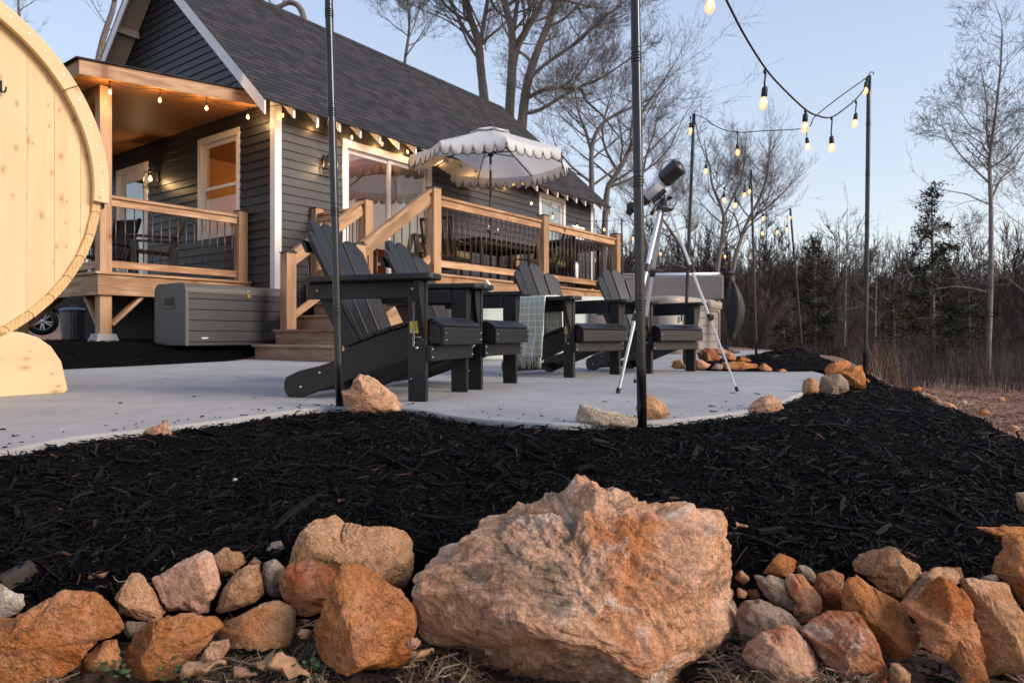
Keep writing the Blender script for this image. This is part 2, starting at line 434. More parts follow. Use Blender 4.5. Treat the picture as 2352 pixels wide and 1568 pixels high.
def bulb_glass():
    m, nt, b = mk("lit_bulb_glass"); nt.nodes.remove(b)
    out = [n for n in nt.nodes if n.type == 'OUTPUT_MATERIAL'][0]
    tr = node(nt, "ShaderNodeBsdfTransparent"); em = node(nt, "ShaderNodeEmission"); em.inputs[0].default_value = (1, .38, .085, 1); em.inputs[1].default_value = 1.15
    gl = node(nt, "ShaderNodeBsdfGlossy"); gl.inputs["Roughness"].default_value = .05
    mx = node(nt, "ShaderNodeMixShader"); mx.inputs[0].default_value = .38
    nt.links.new(tr.outputs[0], mx.inputs[1]); nt.links.new(em.outputs[0], mx.inputs[2])
    m2 = node(nt, "ShaderNodeMixShader"); m2.inputs[0].default_value = .08
    nt.links.new(mx.outputs[0], m2.inputs[1]); nt.links.new(gl.outputs[0], m2.inputs[2]); nt.links.new(m2.outputs[0], out.inputs[0])
    return m
M['bulbglass'] = bulb_glass()
M['filament'] = emit("glowing_filament", (1.0, .53, .17), 3.6)
M['lampglass'] = glass("lantern_glass", (.95, .95, .92), .06)

def siding_mat():
    m, nt, b = mk("slate_lap_siding")
    v = coords(nt, "gc", (2.0, 60, 60)); f = noi(nt, v, 1, 4, .6); f2 = noi(nt, coords(nt, "obj"), .8, 3)
    c = ramp(nt, f, [(.3, (.018, .019, .025)), (.7, (.027, .0275, .034))])
    c = mixc(nt, 1.0, c, ramp(nt, rnd_attr(nt), [(0, (.78, .78, .78)), (1, (1.12, 1.12, 1.12))]), 'MULTIPLY')
    c = mixc(nt, 1.0, c, ramp(nt, f2, [(.35, (.92, .92, .92)), (.65, (1.08, 1.06, 1.04))]), 'MULTIPLY')
    nt.links.new(c, b.inputs["Base Color"]); b.inputs["Roughness"].default_value = .48
    bump(nt, b, f, .25, .004); return m
M['siding'] = siding_mat()
def shingle_mat():
    m, nt, b = mk("charcoal_shingles")
    v = coords(nt, "gc")
    br = node(nt, "ShaderNodeTexBrick"); br.offset = .37; br.squash = 1.0
    br.inputs["Color1"].default_value = (.012, .0115, .013, 1); br.inputs["Color2"].default_value = (.042, .039, .043, 1); br.inputs["Mortar"].default_value = (.011, .010, .011, 1)
    br.inputs["Scale"].default_value = 1; br.inputs["Mortar Size"].default_value = .004; br.inputs["Brick Width"].default_value = .21; br.inputs["Row Height"].default_value = .14; br.inputs["Bias"].default_value = -.1
    nt.links.new(v, br.inputs["Vector"])
    f = noi(nt, v, 160, 3, .7); g = noi(nt, v, 1.2, 3)
    c = mixc(nt, 1.0, br.outputs["Color"], ramp(nt, f, [(.3, (.6, .6, .6)), (.7, (1.35, 1.33, 1.32))]), 'MULTIPLY')
    c = mixc(nt, 1.0, c, ramp(nt, g, [(.3, (.85, .85, .86)), (.7, (1.15, 1.13, 1.12))]), 'MULTIPLY')
    nt.links.new(c, b.inputs["Base Color"]); b.inputs["Roughness"].default_value = .9
    bump(nt, b, f, .5, .006); return m
M['shingle'] = shingle_mat()
def concrete_mat():
    m, nt, b = mk("brushed_concrete")
    v = coords(nt, "obj"); a = noi(nt, v, .9, 6, .6, .4); f = noi(nt, v, 140, 4, .7); s = noi(nt, coords(nt, "obj", (2, 30, 1)), 1, 5, .6); st = noi(nt, v, 4.5, 7, .7, .8)
    c = ramp(nt, a, [(.3, (.29, .285, .28)), (.7, (.385, .38, .372))])
    c = mixc(nt, 1.0, c, ramp(nt, s, [(.3, (.93, .93, .93)), (.7, (1.05, 1.05, 1.05))]), 'MULTIPLY')
    c = mixc(nt, 1.0, c, ramp(nt, f, [(.3, (.86, .86, .86)), (.6, (1.06, 1.06, 1.06))]), 'MULTIPLY')
    c = mixc(nt, ramp(nt, st, [(.58, (0, 0, 0)), (.74, (.55, .55, .55))]), c, (.30, .25, .205))
    mo = noi(nt, v, 2.2, 8, .72, 1.2); c = mixc(nt, 1.0, c, ramp(nt, mo, [(.3, (.80, .80, .81)), (.7, (1.12, 1.12, 1.11))]), 'MULTIPLY')
    spk = noi(nt, v, 38, 3, .6); c = mixc(nt, ramp(nt, spk, [(.70, (0, 0, 0)), (.74, (.6, .6, .6))]), c, (.16, .13, .11))
    nt.links.new(c, b.inputs["Base Color"]); b.inputs["Roughness"].default_value = .85
    h = math_(nt, 'ADD', f, math_(nt, 'MULTIPLY', s, .5)); bump(nt, b, h, .25, .004); return m
M['concrete'] = concrete_mat()
def ground_mat():
    m, nt, b = mk("leafy_dirt")
    v = coords(nt, "obj"); a = noi(nt, v, 1.3, 7, .7, .6); f = noi(nt, v, 28, 6, .75); g = noi(nt, v, .12, 4)
    c = ramp(nt, a, [(.3, (.10, .06, .042)), (.5, (.21, .118, .075)), (.68, (.34, .19, .125))])
    c = mixc(nt, 1.0, c, ramp(nt, f, [(.3, (.45, .45, .45)), (.65, (1.45, 1.4, 1.35))]), 'MULTIPLY')
    c = mixc(nt, ramp(nt, g, [(.45, (0, 0, 0)), (.62, (.8, .8, .8))]), c, (.075, .058, .042))
    nt.links.new(c, b.inputs["Base Color"]); b.inputs["Roughness"].default_value = .95
    bump(nt, b, f, .8, .03); return m
M['ground'] = ground_mat()
def mulch_mat(name, base):
    m, nt, b = mk(name)
    r = rnd_attr(nt); f = noi(nt, coords(nt, "obj", (1, 1, 1)), 120, 4, .7)
    c = ramp(nt, r, [(0, tuple(x * .45 for x in base)), (.55, base), (.86, tuple(x * 1.7 for x in base)), (.955, (base[0] * 2.6, base[1] * 2.3, base[2] * 2.1)), (.985, (base[0] * 5, base[1] * 4, base[2] * 3.4)), (1, (.09, .05, .03))])
    c = mixc(nt, 1.0, c, ramp(nt, f, [(.3, (.6, .6, .6)), (.65, (1.4, 1.4, 1.4))]), 'MULTIPLY')
    nt.links.new(c, b.inputs["Base Color"]); b.inputs["Roughness"].default_value = .6; b.inputs["Specular IOR Level"].default_value = .11
    bump(nt, b, f, .5, .004); return m
M['chip'] = mulch_mat("dyed_black_mulch", (.0036, .0032, .0032))
M['mulchbase'] = plain("mulch_bed_base", (.0025, .0022, .0022), .95, var=.5, scale=60, bstr=1.0, bs=90, spec=.05)
# ================================================================== the setting
def sstep(a, b, x):
    t = np.clip((x - a) / (b - a), 0, 1); return t * t * (3 - 2 * t)
INNER = [(-1.38, 1.05), (-1.34, 1.42), grd(0, 1035)[:2], grd(160, 1004)[:2], grd(330, 985)[:2], grd(500, 965)[:2], grd(640, 946)[:2], grd(760, 934)[:2],
         grd(930, 937)[:2], grd(1050, 955)[:2], grd(1180, 966)[:2], grd(1320, 972)[:2], grd(1480, 967)[:2], grd(1600, 957)[:2], grd(1700, 944)[:2], grd(1780, 926)[:2], grd(1840, 902)[:2], grd(1880, 880)[:2], (2.3, 5.0), (2.5, 5.9)]
OUTER = [(-1.28, .98, -.2), (-1.24, 1.14, -.2), (-1.16, 1.22, -.19), (-1.08, 1.27, -.185), (-.97, 1.31, -.18), (-.8, 1.34, -.17), (-.6, 1.37, -.16), (-.4, 1.4, -.15),
         (-.15, 1.42, -.145), (.1, 1.43, -.14), (.3, 1.43, -.14), (.52, 1.42, -.14), (.78, 1.42, -.15), (.98, 1.44, -.16), (1.2, 1.52, -.17), (1.5, 1.8, -.16), (1.85, 2.45, -.11), (2.2, 3.5, -.06), (2.6, 5.1, .0), (2.95, 6.2, .0)]
def dense(pl, k=6):
    P = np.array([tuple(p) for p in pl], float); out = []
    n = len(P)
    for i in range(n - 1):
        p0, p1, p2, p3 = P[max(i - 1, 0)], P[i], P[i + 1], P[min(i + 2, n - 1)]
        for j in range(k):
            t = j / k
            out.append(.5 * ((2 * p1) + (-p0 + p2) * t + (2 * p0 - 5 * p1 + 4 * p2 - p3) * t * t + (-p0 + 3 * p1 - 3 * p2 + p3) * t ** 3))
    out.append(P[-1]); return np.array(out)
INd = dense(INNER); OUd = dense(OUTER)
def vnoise(x, y, s, seed=0):
    """smooth value noise on a lattice, vectorised"""
    x = np.asarray(x) * s + seed * 17.3; y = np.asarray(y) * s + seed * 7.7
    xi = np.floor(x).astype(np.int64); yi = np.floor(y).astype(np.int64); fx = x - xi; fy = y - yi
    def h(a, b):
        n = (a * 374761393 + b * 668265263 + seed * 1013) & 0x7fffffff
        n = ((n ^ (n >> 13)) * 1274126177) & 0x7fffffff
        return ((n ^ (n >> 16)) & 0xffff) / 65535.0
    ux = fx * fx * (3 - 2 * fx); uy = fy * fy * (3 - 2 * fy)
    return (h(xi, yi) * (1 - ux) + h(xi + 1, yi) * ux) * (1 - uy) + (h(xi, yi + 1) * (1 - ux) + h(xi + 1, yi + 1) * ux) * uy
# --- terrain
PLAT = [(-80, -2)] + [(-4.5, .4), (-1.5, .8)] + [tuple(p[:2]) for p in OUTER] + [(4.6, 9.4), (5.9, 12.5), (6.6, 16), (7.5, 24), (4, 34), (-30, 60), (-80, 70)]
def poly_sd(px, py, poly):
    x = np.asarray(px, float); y = np.asarray(py, float); best = np.full(x.shape, 1e9); ins = np.zeros(x.shape, bool)
    n = len(poly)
    for i in range(n):
        ax, ay = poly[i]; bx, by = poly[(i + 1) % n]
        dx, dy = bx - ax, by - ay; t = np.clip(((x - ax) * dx + (y - ay) * dy) / (dx * dx + dy * dy), 0, 1)
        best = np.minimum(best, np.hypot(x - ax - t * dx, y - ay - t * dy))
        c = ((ay > y) != (by > y)) & (x < (bx - ax) * (y - ay) / (by - ay + 1e-12) + ax); ins ^= c
    return np.where(ins, -best, best)
def gz(x, y):
    x = np.asarray(x, float); y = np.asarray(y, float)
    sdv = poly_sd(x, y, PLAT)
    xl = (x - HC.x) * E1.x + (y - HC.y) * E1.y; yl = (x - HC.x) * E2.x + (y - HC.y) * E2.y
    up = .27 * sstep(-1.7, .0, yl) * (1 - sstep(.3, 1.2, xl)) * sstep(3.0, 6.0, y)
    front = sstep(6.0, 3.0, y); up = up * (1 - front)
    plat = -.09 - .17 * sstep(2.6, 1.2, y) + up
    low = -.335 - .315 * sstep(1.1, 2.4, x)
    far = low - np.clip(sdv - 1, 0, 14) * .055 + (np.clip(y - 26, 0, 60)) * .045 + np.clip(y - 86, 0, 300) * .075 - np.clip(x - 8, 0, 45) * .075 * sstep(30, 80, y)
    far = far + (vnoise(x, y, .25, 3) - .5) * .5 * sstep(3, 12, sdv) + (vnoise(x, y, 1.1, 4) - .5) * .12 * sstep(.5, 2, sdv)
    wd = .28 + .9 * sstep(1.2, 2.6, x)
    t = sstep(0, 1, (sdv + .06) / wd)
    h = plat * (1 - t) + far * t
    back = sstep(22, 60, y) * (1 - t)
    return h + back * (np.clip(y - 22, 0, 200) * .085)
def axis(lo, hi, fine_lo, fine_hi, step):
    a = list(np.arange(fine_lo, fine_hi, step)); s = step; v = fine_hi
    while v < hi: a.append(v); s *= 1.16; v += s
    a.append(hi); s = step; v = fine_lo; b = []
    while v > lo:
        s *= 1.16; v -= s; b.append(max(v, lo))
    return np.array(b[::-1] + a)
gx = axis(-400, 400, -3, 6, .11); gy = axis(-40, 600, .3, 12, .11)
GX, GY = np.meshgrid(gx, gy); GZ = gz(GX, GY)
nx, ny = len(gx), len(gy)
idx = np.arange(nx * ny).reshape(ny, nx)
F = np.stack([idx[:-1, :-1], idx[:-1, 1:], idx[1:, 1:], idx[1:, :-1]], -1).reshape(-1, 4)
g = np_mesh("ground", np.stack([GX, GY, GZ], -1).reshape(-1, 3), F, M['ground'], smooth=True); g["kind"] = "structure"

# --- patio slab
pat = [Vector((p[0], p[1], 0)) for p in INd] + [Vector(p) for p in ((3.25, 7.2, 0), (4.0, 9.2, 0), (4.75, 10.7, 0), (4.8, 12.5, 0), (4.0, 15.2, 0), (1.6, 15.6, 0))]
pat += [WL(5.6, -2.3, 0), WL(.3, -1.0, 0), WL(-.98, -.9, 0), Vector((-3.2, 7.6, 0)), Vector((-3.5, 6.6, 0)), Vector((-3.79, 5.83, 0)), Vector((-4.3, 4.9, 0)), Vector((-5.6, 3.6, 0)), Vector((-5.6, 1.0, 0))]
mb = MB(); mb.prism([p - Vector((0, 0, .14)) for p in pat], (0, 0, .14))
pt = mb.build("patio", M['concrete'], bevel=.008); pt["kind"] = "structure"

# --- mulch beds: lofted sheets carrying thousands of chips
def loft(A, B, zin, zout, nv, power=1.6, name="mulch_bed", crown=0.0, skirt=None):
    n = len(A); V = []
    for j in range(nv + 1):
        v = j / nv
        P = A[:, :2] * (1 - v) + B[:, :2] * v
        zo = zout if np.ndim(zout) else np.full(n, zout)
        z = zin + (zo - zin) * v ** power + crown * 4 * v * (1 - v) + (vnoise(P[:, 0], P[:, 1], 3.5, 1) - .5) * .045 * min(1, 4 * v) + (vnoise(P[:, 0], P[:, 1], 14, 2) - .5) * .022 * min(1, 8 * v)
        V.append(np.column_stack([P, z]))
    if skirt is not None:
        P = B[:, :2] + (B[:, :2] - A[:, :2]) / np.linalg.norm(B[:, :2] - A[:, :2], axis=1)[:, None] * skirt[0]
        V.append(np.column_stack([P, V[-1][:, 2] + skirt[1]]))
    V = np.array(V); m = len(V)
    ix = np.arange(m * n).reshape(m, n)
    F = np.stack([ix[:-1, :-1], ix[1:, :-1], ix[1:, 1:], ix[:-1, 1:]], -1).reshape(-1, 4)
    V = V.reshape(-1, 3)
    a, b, c = V[F[0][0]], V[F[0][1]], V[F[0][2]]
    if np.cross(b - a, c - a)[2] < 0: F = F[:, ::-1]
    o = np_mesh(name, V, F, M['mulchbase'], smooth=True); o["kind"] = "structure"
    return V, F
def scatter(V, F, n, seed=1, lift=0.0, weight=None):
    r = np.random.default_rng(seed)
    T = np.concatenate([F[:, [0, 1, 2]], F[:, [0, 2, 3]]])
    a, b, c = V[T[:, 0]], V[T[:, 1]], V[T[:, 2]]
    cr = np.cross(b - a, c - a); ar = np.linalg.norm(cr, axis=1) / 2
    nm = cr / (2 * ar[:, None] + 1e-12); nm[nm[:, 2] < 0] *= -1
    wt = ar if weight is None else ar * weight((a + b + c) / 3)
    k = r.choice(len(T), n, p=wt / wt.sum())
    u, v = r.random(n), r.random(n); f = u + v > 1; u[f] = 1 - u[f]; v[f] = 1 - v[f]
    return a[k] + (b - a)[k] * u[:, None] + (c - a)[k] * v[:, None], nm[k]
def chips(name, P, N, seed, lmin, lmax, wr=(.07, .22), thick=.0025, mat=None, tilt=.33, sink=.004, spread=.014):
    r = np.random.default_rng(seed); n = len(P)
    L = lmin + (lmax - lmin) * r.random(n) ** 2.6
    W = np.clip(L * r.uniform(*wr, n), .0022, .016); T = thick * r.uniform(.5, 1.6, n)
    ang = r.uniform(0, 2 * np.pi, n)
    d = np.column_stack([np.cos(ang), np.sin(ang), np.zeros(n)])
    d -= N * (d * N).sum(1)[:, None]; d /= np.linalg.norm(d, axis=1)[:, None]
    up = N + r.normal(0, tilt, (n, 3)); up /= np.linalg.norm(up, axis=1)[:, None]
    d = d + N * r.normal(0, .22, n)[:, None]
    d -= up * (d * up).sum(1)[:, None] * .6; d /= np.linalg.norm(d, axis=1)[:, None]
    s = np.cross(up, d); s /= np.linalg.norm(s, axis=1)[:, None]; up = np.cross(d, s)
    C = P + N * (r.random(n) ** 1.5 * spread - sink)[:, None]
    bend = r.normal(0, .07, n) * L
    V = np.zeros((n, 12, 3)); q = 0
    for i, t in enumerate((-.5, .06, .5)):
        wsc = (r.uniform(.25, .95, n), np.ones(n), r.uniform(.12, .9, n))[i]
        cc = C + d * (t * L)[:, None] + up * ((bend if i == 1 else 0 * bend))[:, None] + s * ((r.normal(0, .04, n) * L) if i == 1 else 0 * L)[:, None]
        for a_, b_ in ((-1, -1), (1, -1), (1, 1), (-1, 1)):
            V[:, q] = cc + s * (a_ * W / 2 * wsc)[:, None] + up * (b_ * T / 2)[:, None]; q += 1
    base = np.array([[0, 1, 2, 3], [11, 10, 9, 8]] + [[i * 4 + k, (i + 1) * 4 + k, (i + 1) * 4 + (k + 1) % 4, i * 4 + (k + 1) % 4] for i in (0, 1) for k in range(4)])
    F = (base[None] + (np.arange(n) * 12)[:, None, None]).reshape(-1, 4)
    o = np_mesh(name, V.reshape(-1, 3), F, mat or M['chip'], rnd=np.repeat(r.random(n), 12)); o["kind"] = "stuff"
    return o
# the bed in front of the patio
bV, bF = loft(INd, OUd, -.022, OUd[:, 2], 34, 1.7, skirt=(.10, -.2))
wgt = lambda c: np.where((np.abs(c[:, 0]) < .80 * c[:, 1] + .25) & (c[:, 1] > 1.05), 1.0, .04)
P, N = scatter(bV, bF, 30000, 11, weight=lambda c: wgt(c) * np.clip(2.6 / c[:, 1], .5, 2) ** 1.2)
chips("mulch_chips", P, N, 12, .010, .062, wr=(.05, .16), tilt=.5)
P, N = scatter(bV, bF, 24000, 13, weight=lambda c: wgt(c) * np.clip(2.2 / c[:, 1], .4, 2) ** 2)
chips("mulch_shreds", P, N, 14, .008, .034, wr=(.03, .09), thick=.0016, tilt=.6, spread=.020)
P, N = scatter(bV, bF, 1500, 15, weight=wgt)
chips("mulch_slivers", P, N, 16, .045, .115, wr=(.07, .2), thick=.004, tilt=.3, spread=.016)
# the bed under porch and stairs (follows the ground there)
A = dense([(-6.3, 4.6), (-4.9, 4.95), (-4.3, 5.15), (-3.79, 5.83), (-3.5, 6.6), (-3.2, 7.6), tuple(WL(-.98, -.97, 0)[:2]), tuple(WL(.2, -1.0, 0)[:2])])
Bo = dense([(-8.0, 7.0), (-7.2, 8.2), (-6.8, 9.2), (-6.5, 10.2), (-6.2, 11.2), (-5.4, 11.4), (-4.3, 10.6), tuple(WL(.3, -.02, 0)[:2])])
n = len(A); V = []
for j in range(13):
    v = j / 12; Q = A * (1 - v) + Bo * v
    V.append(np.column_stack([Q, np.maximum(gz(Q[:, 0], Q[:, 1]), -.045) + .035 * min(1, v * 3) + (vnoise(Q[:, 0], Q[:, 1], 4, 6) - .5) * .03]))
V = np.array(V).reshape(-1, 3); ix = np.arange(13 * n).reshape(13, n)
F = np.stack([ix[:-1, :-1], ix[:-1, 1:], ix[1:, 1:], ix[1:, :-1]], -1).reshape(-1, 4)
a, b, c = V[F[0][0]], V[F[0][1]], V[F[0][2]]
if np.cross(b - a, c - a)[2] < 0: F = F[:, ::-1]
o = np_mesh("mulch_bed", V, F, M['mulchbase'], smooth=True); o["kind"] = "structure"
P, N = scatter(V, F, 9000, 21); chips("mulch_chips", P, N, 22, .02, .08, spread=.02)
# crumbs kicked onto the concrete
r_ = np.random.default_rng(51); k_ = r_.integers(10, len(INd) - 20, 110); tn = INd[np.minimum(k_ + 1, len(INd) - 1)] - INd[k_]; tn /= np.linalg.norm(tn, axis=1)[:, None] + 1e-9
nrm_ = np.column_stack([-tn[:, 1], tn[:, 0]]); P = INd[k_] + nrm_ * (r_.exponential(.12, 110) + .01)[:, None]
P2 = np.column_stack([r_.uniform(-2.5, 2.2, 22), r_.uniform(2.8, 7.5, 22)]); P = np.concatenate([P, P2]); P = P[poly_sd(P[:, 0], P[:, 1], [tuple(q[:2]) for q in pat]) < -.02]
chips("mulch_crumbs", np.column_stack([P, np.full(len(P), .003)]), np.tile([0, 0, 1.0], (len(P), 1)), 52, .006, .035, tilt=.15, sink=.0, spread=.002)
# the island bed between the two arms of the patio
IA = np.array([(1.45, 5.75), (1.75, 5.5), (2.1, 5.42), (2.5, 5.55), (2.95, 6.1), (3.3, 7.0), (3.8, 8.4), (4.3, 9.6), (4.1, 10.0), (3.6, 9.7), (3.1, 8.8), (2.5, 7.6), (1.8, 6.4), (1.45, 5.75)])
IA = dense([tuple(p) for p in IA], 4); cen = np.stack([np.interp(IA[:, 1], [5.4, 10], [2.0, 4.05]), np.clip(IA[:, 1], 5.9, 9.4)], 1)
cen = IA * .08 + cen * .92
iV, iF = loft(IA, cen, .004, .09, 12, .55)
P, N = scatter(iV, iF, 9000, 31); chips("mulch_chips", P, N, 32, .015, .06, spread=.016)

# ================================================================== barrel sauna
u0, z0 = -.735, 1.05
K = Vector((-2.24, 3.445, 0))
sau = empty("barrel_sauna", K + E1 * u0, HA, "pale spruce barrel sauna, its round end wall facing the patio", "sauna")
# local: x along the end wall, y along the barrel (away from us), z up
mb = MB(); RW = .853; x = -RW + .001
while x < RW - .01:
    x2 = min(x + .118, RW - .001); n = 7
    top = [(xx, .02, z0 + math.sqrt(max(RW ** 2 - xx ** 2, 0))) for xx in np.linspace(x + .0004, x2 - .0004, n)]
    bot = [(xx, .02, z0 - math.sqrt(max(RW ** 2 - xx ** 2, 0))) for xx in np.linspace(x2 - .0004, x + .0004, n)]
    poly = [Vector(p) for p in top + bot]; o = Vector((random.random() * 9, random.random() * 9, random.random() * 9))
    vs = poly + [p + Vector((0, .04, 0)) for p in poly]; k = len(poly)
    gs = [Vector((p.z, p.x, p.y)) + o for p in vs]
    mb.add(vs, [tuple(reversed(range(k))), tuple(range(k, 2 * k))][::-1] + [(i, (i + 1) % k, k + (i + 1) % k, k + i) for i in range(k)], gs)
    x = x2
mb.build("end_wall", M['spruce'], sau, bevel=.001, seg=1)
mb = MB(); ns = 44
for i in range(ns):
    a0, a1 = 2 * math.pi * i / ns, 2 * math.pi * (i + 1) / ns
    ri, ro = .853, .893; sub = 4; pts = []
    # cove joint: each stave has a rounded tongue meeting a hollow
    def pr(a, r): return (r * math.cos(a), 0, z0 + r * math.sin(a))
    def edge(a): return [pr(a + .012 * math.sin(math.pi * t), ri + (ro - ri) * t) for t in (0, .25, .5, .75, 1)]
    pts = edge(a0) + [pr(a0 + (a1 - a0) * t, ro) for t in (.33, .66)] + edge(a1 - .0022)[::-1]
    P = [Vector(p) for p in pts]; k = len(P); o = Vector((random.random() * 9, random.random() * 9, random.random() * 9))
    vs = P + [p + Vector((0, 2.1, 0)) for p in P]
    gs = [Vector((p.y, p.x, p.z)) + o for p in vs]
    mb.add(vs, [tuple(range(k)), tuple(reversed(range(k, 2 * k)))] + [((i + 1) % k, i, k + i, k + (i + 1) % k) for i in range(k)], gs)
mb.build("stave", M['spruce_edge'], sau, bevel=.002, seg=1).name = "stave_shell"
# nailed arc planks covering the stave ends round the top
mbs = MB()
for a0, a1 in ((-4.5, 33), (33.25, 69), (69.25, 105), (105.25, 141), (141.25, 184.5)):
    mb = MB(); q = []
    for t in np.linspace(a0, a1, 14): q.append((.845 * math.cos(R(t)), z0 + .845 * math.sin(R(t))))
    for t in np.linspace(a1, a0, 14): q.append((.918 * math.cos(R(t)), z0 + .918 * math.sin(R(t))))
    am = R((a0 + a1) / 2); vs = []; gs = []; o = Vector((random.random() * 9, random.random() * 9, random.random() * 9))
    for yy in (-.03, -.002):
        for xx, zz in q:
            vs.append(Vector((xx, yy, zz))); gs.append(Vector((-xx * math.sin(am) + zz * math.cos(am), xx * math.cos(am) + zz * math.sin(am), yy)) + o)
    k = len(q)
    mb.add(vs, [tuple(range(k)), tuple(reversed(range(k, 2 * k)))] + [((i + 1) % k, i, k + i, k + (i + 1) % k) for i in range(k)], gs)
    mb.build("rim_board", M['spruce'], sau, bevel=.002, seg=1)
    for t in (a0 + 4, a0 + 12, (a0 + a1) / 2, a1 - 12, a1 - 4):
        Mx = Matrix.Translation((.885 * math.cos(R(t)), -.031, z0 + .885 * math.sin(R(t)))) @ Matrix.Rotation(R(90), 4, 'X')
        mbs.lathe([(.0055, -.001), (.0055, .0006), (.003, .0012)], Mx, 10)
mbs.build("screw", M['steel'], sau).name = "screw_heads"
mb = MB()
q = [(.895 * math.cos(R(t)), z0 + .895 * math.sin(R(t))) for t in np.linspace(-6, 186, 40)] + [(.912 * math.cos(R(t)), z0 + .912 * math.sin(R(t))) for t in np.linspace(186, -6, 40)]
mb.prism([Vector((a, .004, b)) for a, b in q], (0, 2.12, 0)); mb.build("roof_felt", M['rubber'], sau)
def cradle(y, th):
    mb = MB(); hx = .735
    q = [(hx - .02, 0), (hx, .015), (hx - .03, .16), (hx - .075, .235), (hx - .13, .28), (hx - .2, .305), (hx - .3, .31), (hx - .36, .295)]
    arc = [(.9 * math.sin(R(t)), z0 - .9 * math.cos(R(t))) for t in np.linspace(24, -24, 24)]
    full = q + arc + [(-a, b) for a, b in q[::-1]]
    vs = [Vector((a, y, b)) for a, b in full]; k = len(vs); vs += [v + Vector((0, th, 0)) for v in vs]; o = Vector((3.3, 1.1, 2.2))
    gs = [Vector((v.x, v.z, v.y)) + o for v in vs]
    mb.add(vs, [tuple(reversed(range(k))), tuple(range(k, 2 * k))][::-1] + [(i, (i + 1) % k, k + (i + 1) % k, k + i) for i in range(k)], gs, rn=.6)
    mb.build("cradle_foot", M['spruce'], sau, bevel=.004)
cradle(.0, .07); cradle(1.6, .07)
hk = at(9, 200, 3.1) - (K + E1 * u0)
mb = MB(); hx_ = .475; hz = 1.45
mb.tube([(hx_ - .02, .012, hz + .04), (hx_ - .02, .010, hz + .0), (hx_ - .019, -.004, hz - .014), (hx_ - .014, -.012, hz - .016), (hx_ - .010, -.017, hz - .008), (hx_ - .008, -.018, hz + .010)], .0042, 8)
mb.box(hx_ - .026, hx_ - .014, .013, .0185, hz - .008, hz + .045)
mb.build("coat_hook", M['black_metal'], sau)

# ================================================================== cabin
cab = empty("cabin", HC, HA, "dark grey lap-sided cabin with steep shingle roof and white trim", "cabin")
LX, WY, ZE = 8.94, 6.0, 3.46
TAN = .93
def roofz(y, off=0.0):
    yy = min(y, WY - y); return ZE + (yy + .35) * TAN - off
def courses(mb, p0, du, nrm, z0, z1, span, step=.126):
    """lap siding: rows along du from p0, span(z)-> list of (u0,u1)"""
    z = z0; p0 = Vector(p0); du = Vector(du); nrm = Vector(nrm)
    while z < z1:
        zt = min(z + step + .012, z1 + .01)
        for a, b in span(z + step * .5):
            while a < b - .01:
                e = min(b, a + 3.66 * random.uniform(.75, 1.0))
                if b - e < .4: e = b
                c = []
                for (zz, inn, out) in ((z, -.002, .021), (zt, -.004, .003)):
                    A_ = p0 + du * (a + .0008) + Vector((0, 0, zz)); B_ = p0 + du * (e - .0008) + Vector((0, 0, zz))
                    c += [A_ + nrm * out, B_ + nrm * out, B_ + nrm * inn, A_ + nrm * inn]
                mb.hexa(c)
                a = e
        z += step
holes_long = [(1.183, 3.19, 1.08, 3.34), (6.6, 7.68, 2.25, 3.43)]
holes_gab = [(.856, 2.025, 1.79, 3.386), (3.66, 4.84, 1.08, 3.3)]
def spans(lo, hi, holes, z):
    s = [(lo, hi)]
    for a, b, c, d in holes:
        if c - .02 < z < d + .0:
            n = []
            for p, q in s:
                if b <= p or a >= q: n.append((p, q)); continue
                if a > p: n.append((p, a))
                if b < q: n.append((b, q))
            s = n
    return s
mb = MB(); courses(mb, (0, 0, 0), (1, 0, 0), (0, -1, 0), .30, 3.64, lambda z: spans(.085, LX - .085, holes_long, z)); mb.build("long_siding", M['siding'], cab)
def gspan(z):
    y0 = max(.085, (z + .06 - ZE) / TAN - .35) if z > 3.5 else .085
    if y0 > WY / 2 - .05: return []
    return spans(y0, WY - y0, holes_gab, z)
mb = MB(); courses(mb, (0, 0, 0), (0, 1, 0), (-1, 0, 0), .30, 6.45, gspan); mb.build("gable_siding", M['siding'], cab)
mb = MB(); courses(mb, (LX, 0, 0), (0, 1, 0), (1, 0, 0), .30, 6.45, lambda z: [(max(.085, (z + .06 - ZE) / TAN - .35) if z > 3.5 else .085, WY - (max(.085, (z + .06 - ZE) / TAN - .35) if z > 3.5 else .085))] if (z + .06 - ZE) / TAN - .35 < WY / 2 - .05 else [])
courses(mb, (0, WY, 0), (1, 0, 0), (0, 1, 0), .30, 3.64, lambda z: [(.085, LX - .085)]); mb.build("rear_siding", M['siding'], cab)
mb = MB(); mb.box(.03, LX - .03, .03, WY - .03, 0.0, .34); mb.build("foundation", M['found'], cab)
mb = MB(); mb.box(-.045, -.026, .62, 6.1, .05, 1.03); mb.build('under_porch_shade_panel', M['found'], cab)  # thin dark sheet added to make the space under the porch look shaded
for cx, cy, sx, sy in ((0, 0, -1, -1), (LX, 0, 1, -1), (LX, WY, 1, 1), (0, WY, -1, 1)):
    mb = MB(); xa, xb = (cx - .024, cx + .088) if sx < 0 else (cx - .088, cx + .024); ya, yb = (cy - .027, cy - .002) if sy < 0 else (cy + .002, cy + .027)
    mb.box(xa, xb, ya, yb, .30, 3.66)
    ya2, yb2 = (cy - .002, cy + .088) if sy < 0 else (cy - .088, cy + .002); xa2, xb2 = (cx - .024, cx + .002) if sx < 0 else (cx - .002, cx + .024)
    mb.box(xa2, xb2, ya2, yb2, .30, 3.66)
    mb.build("corner_trim", M['white'], cab, bevel=.003, seg=1)
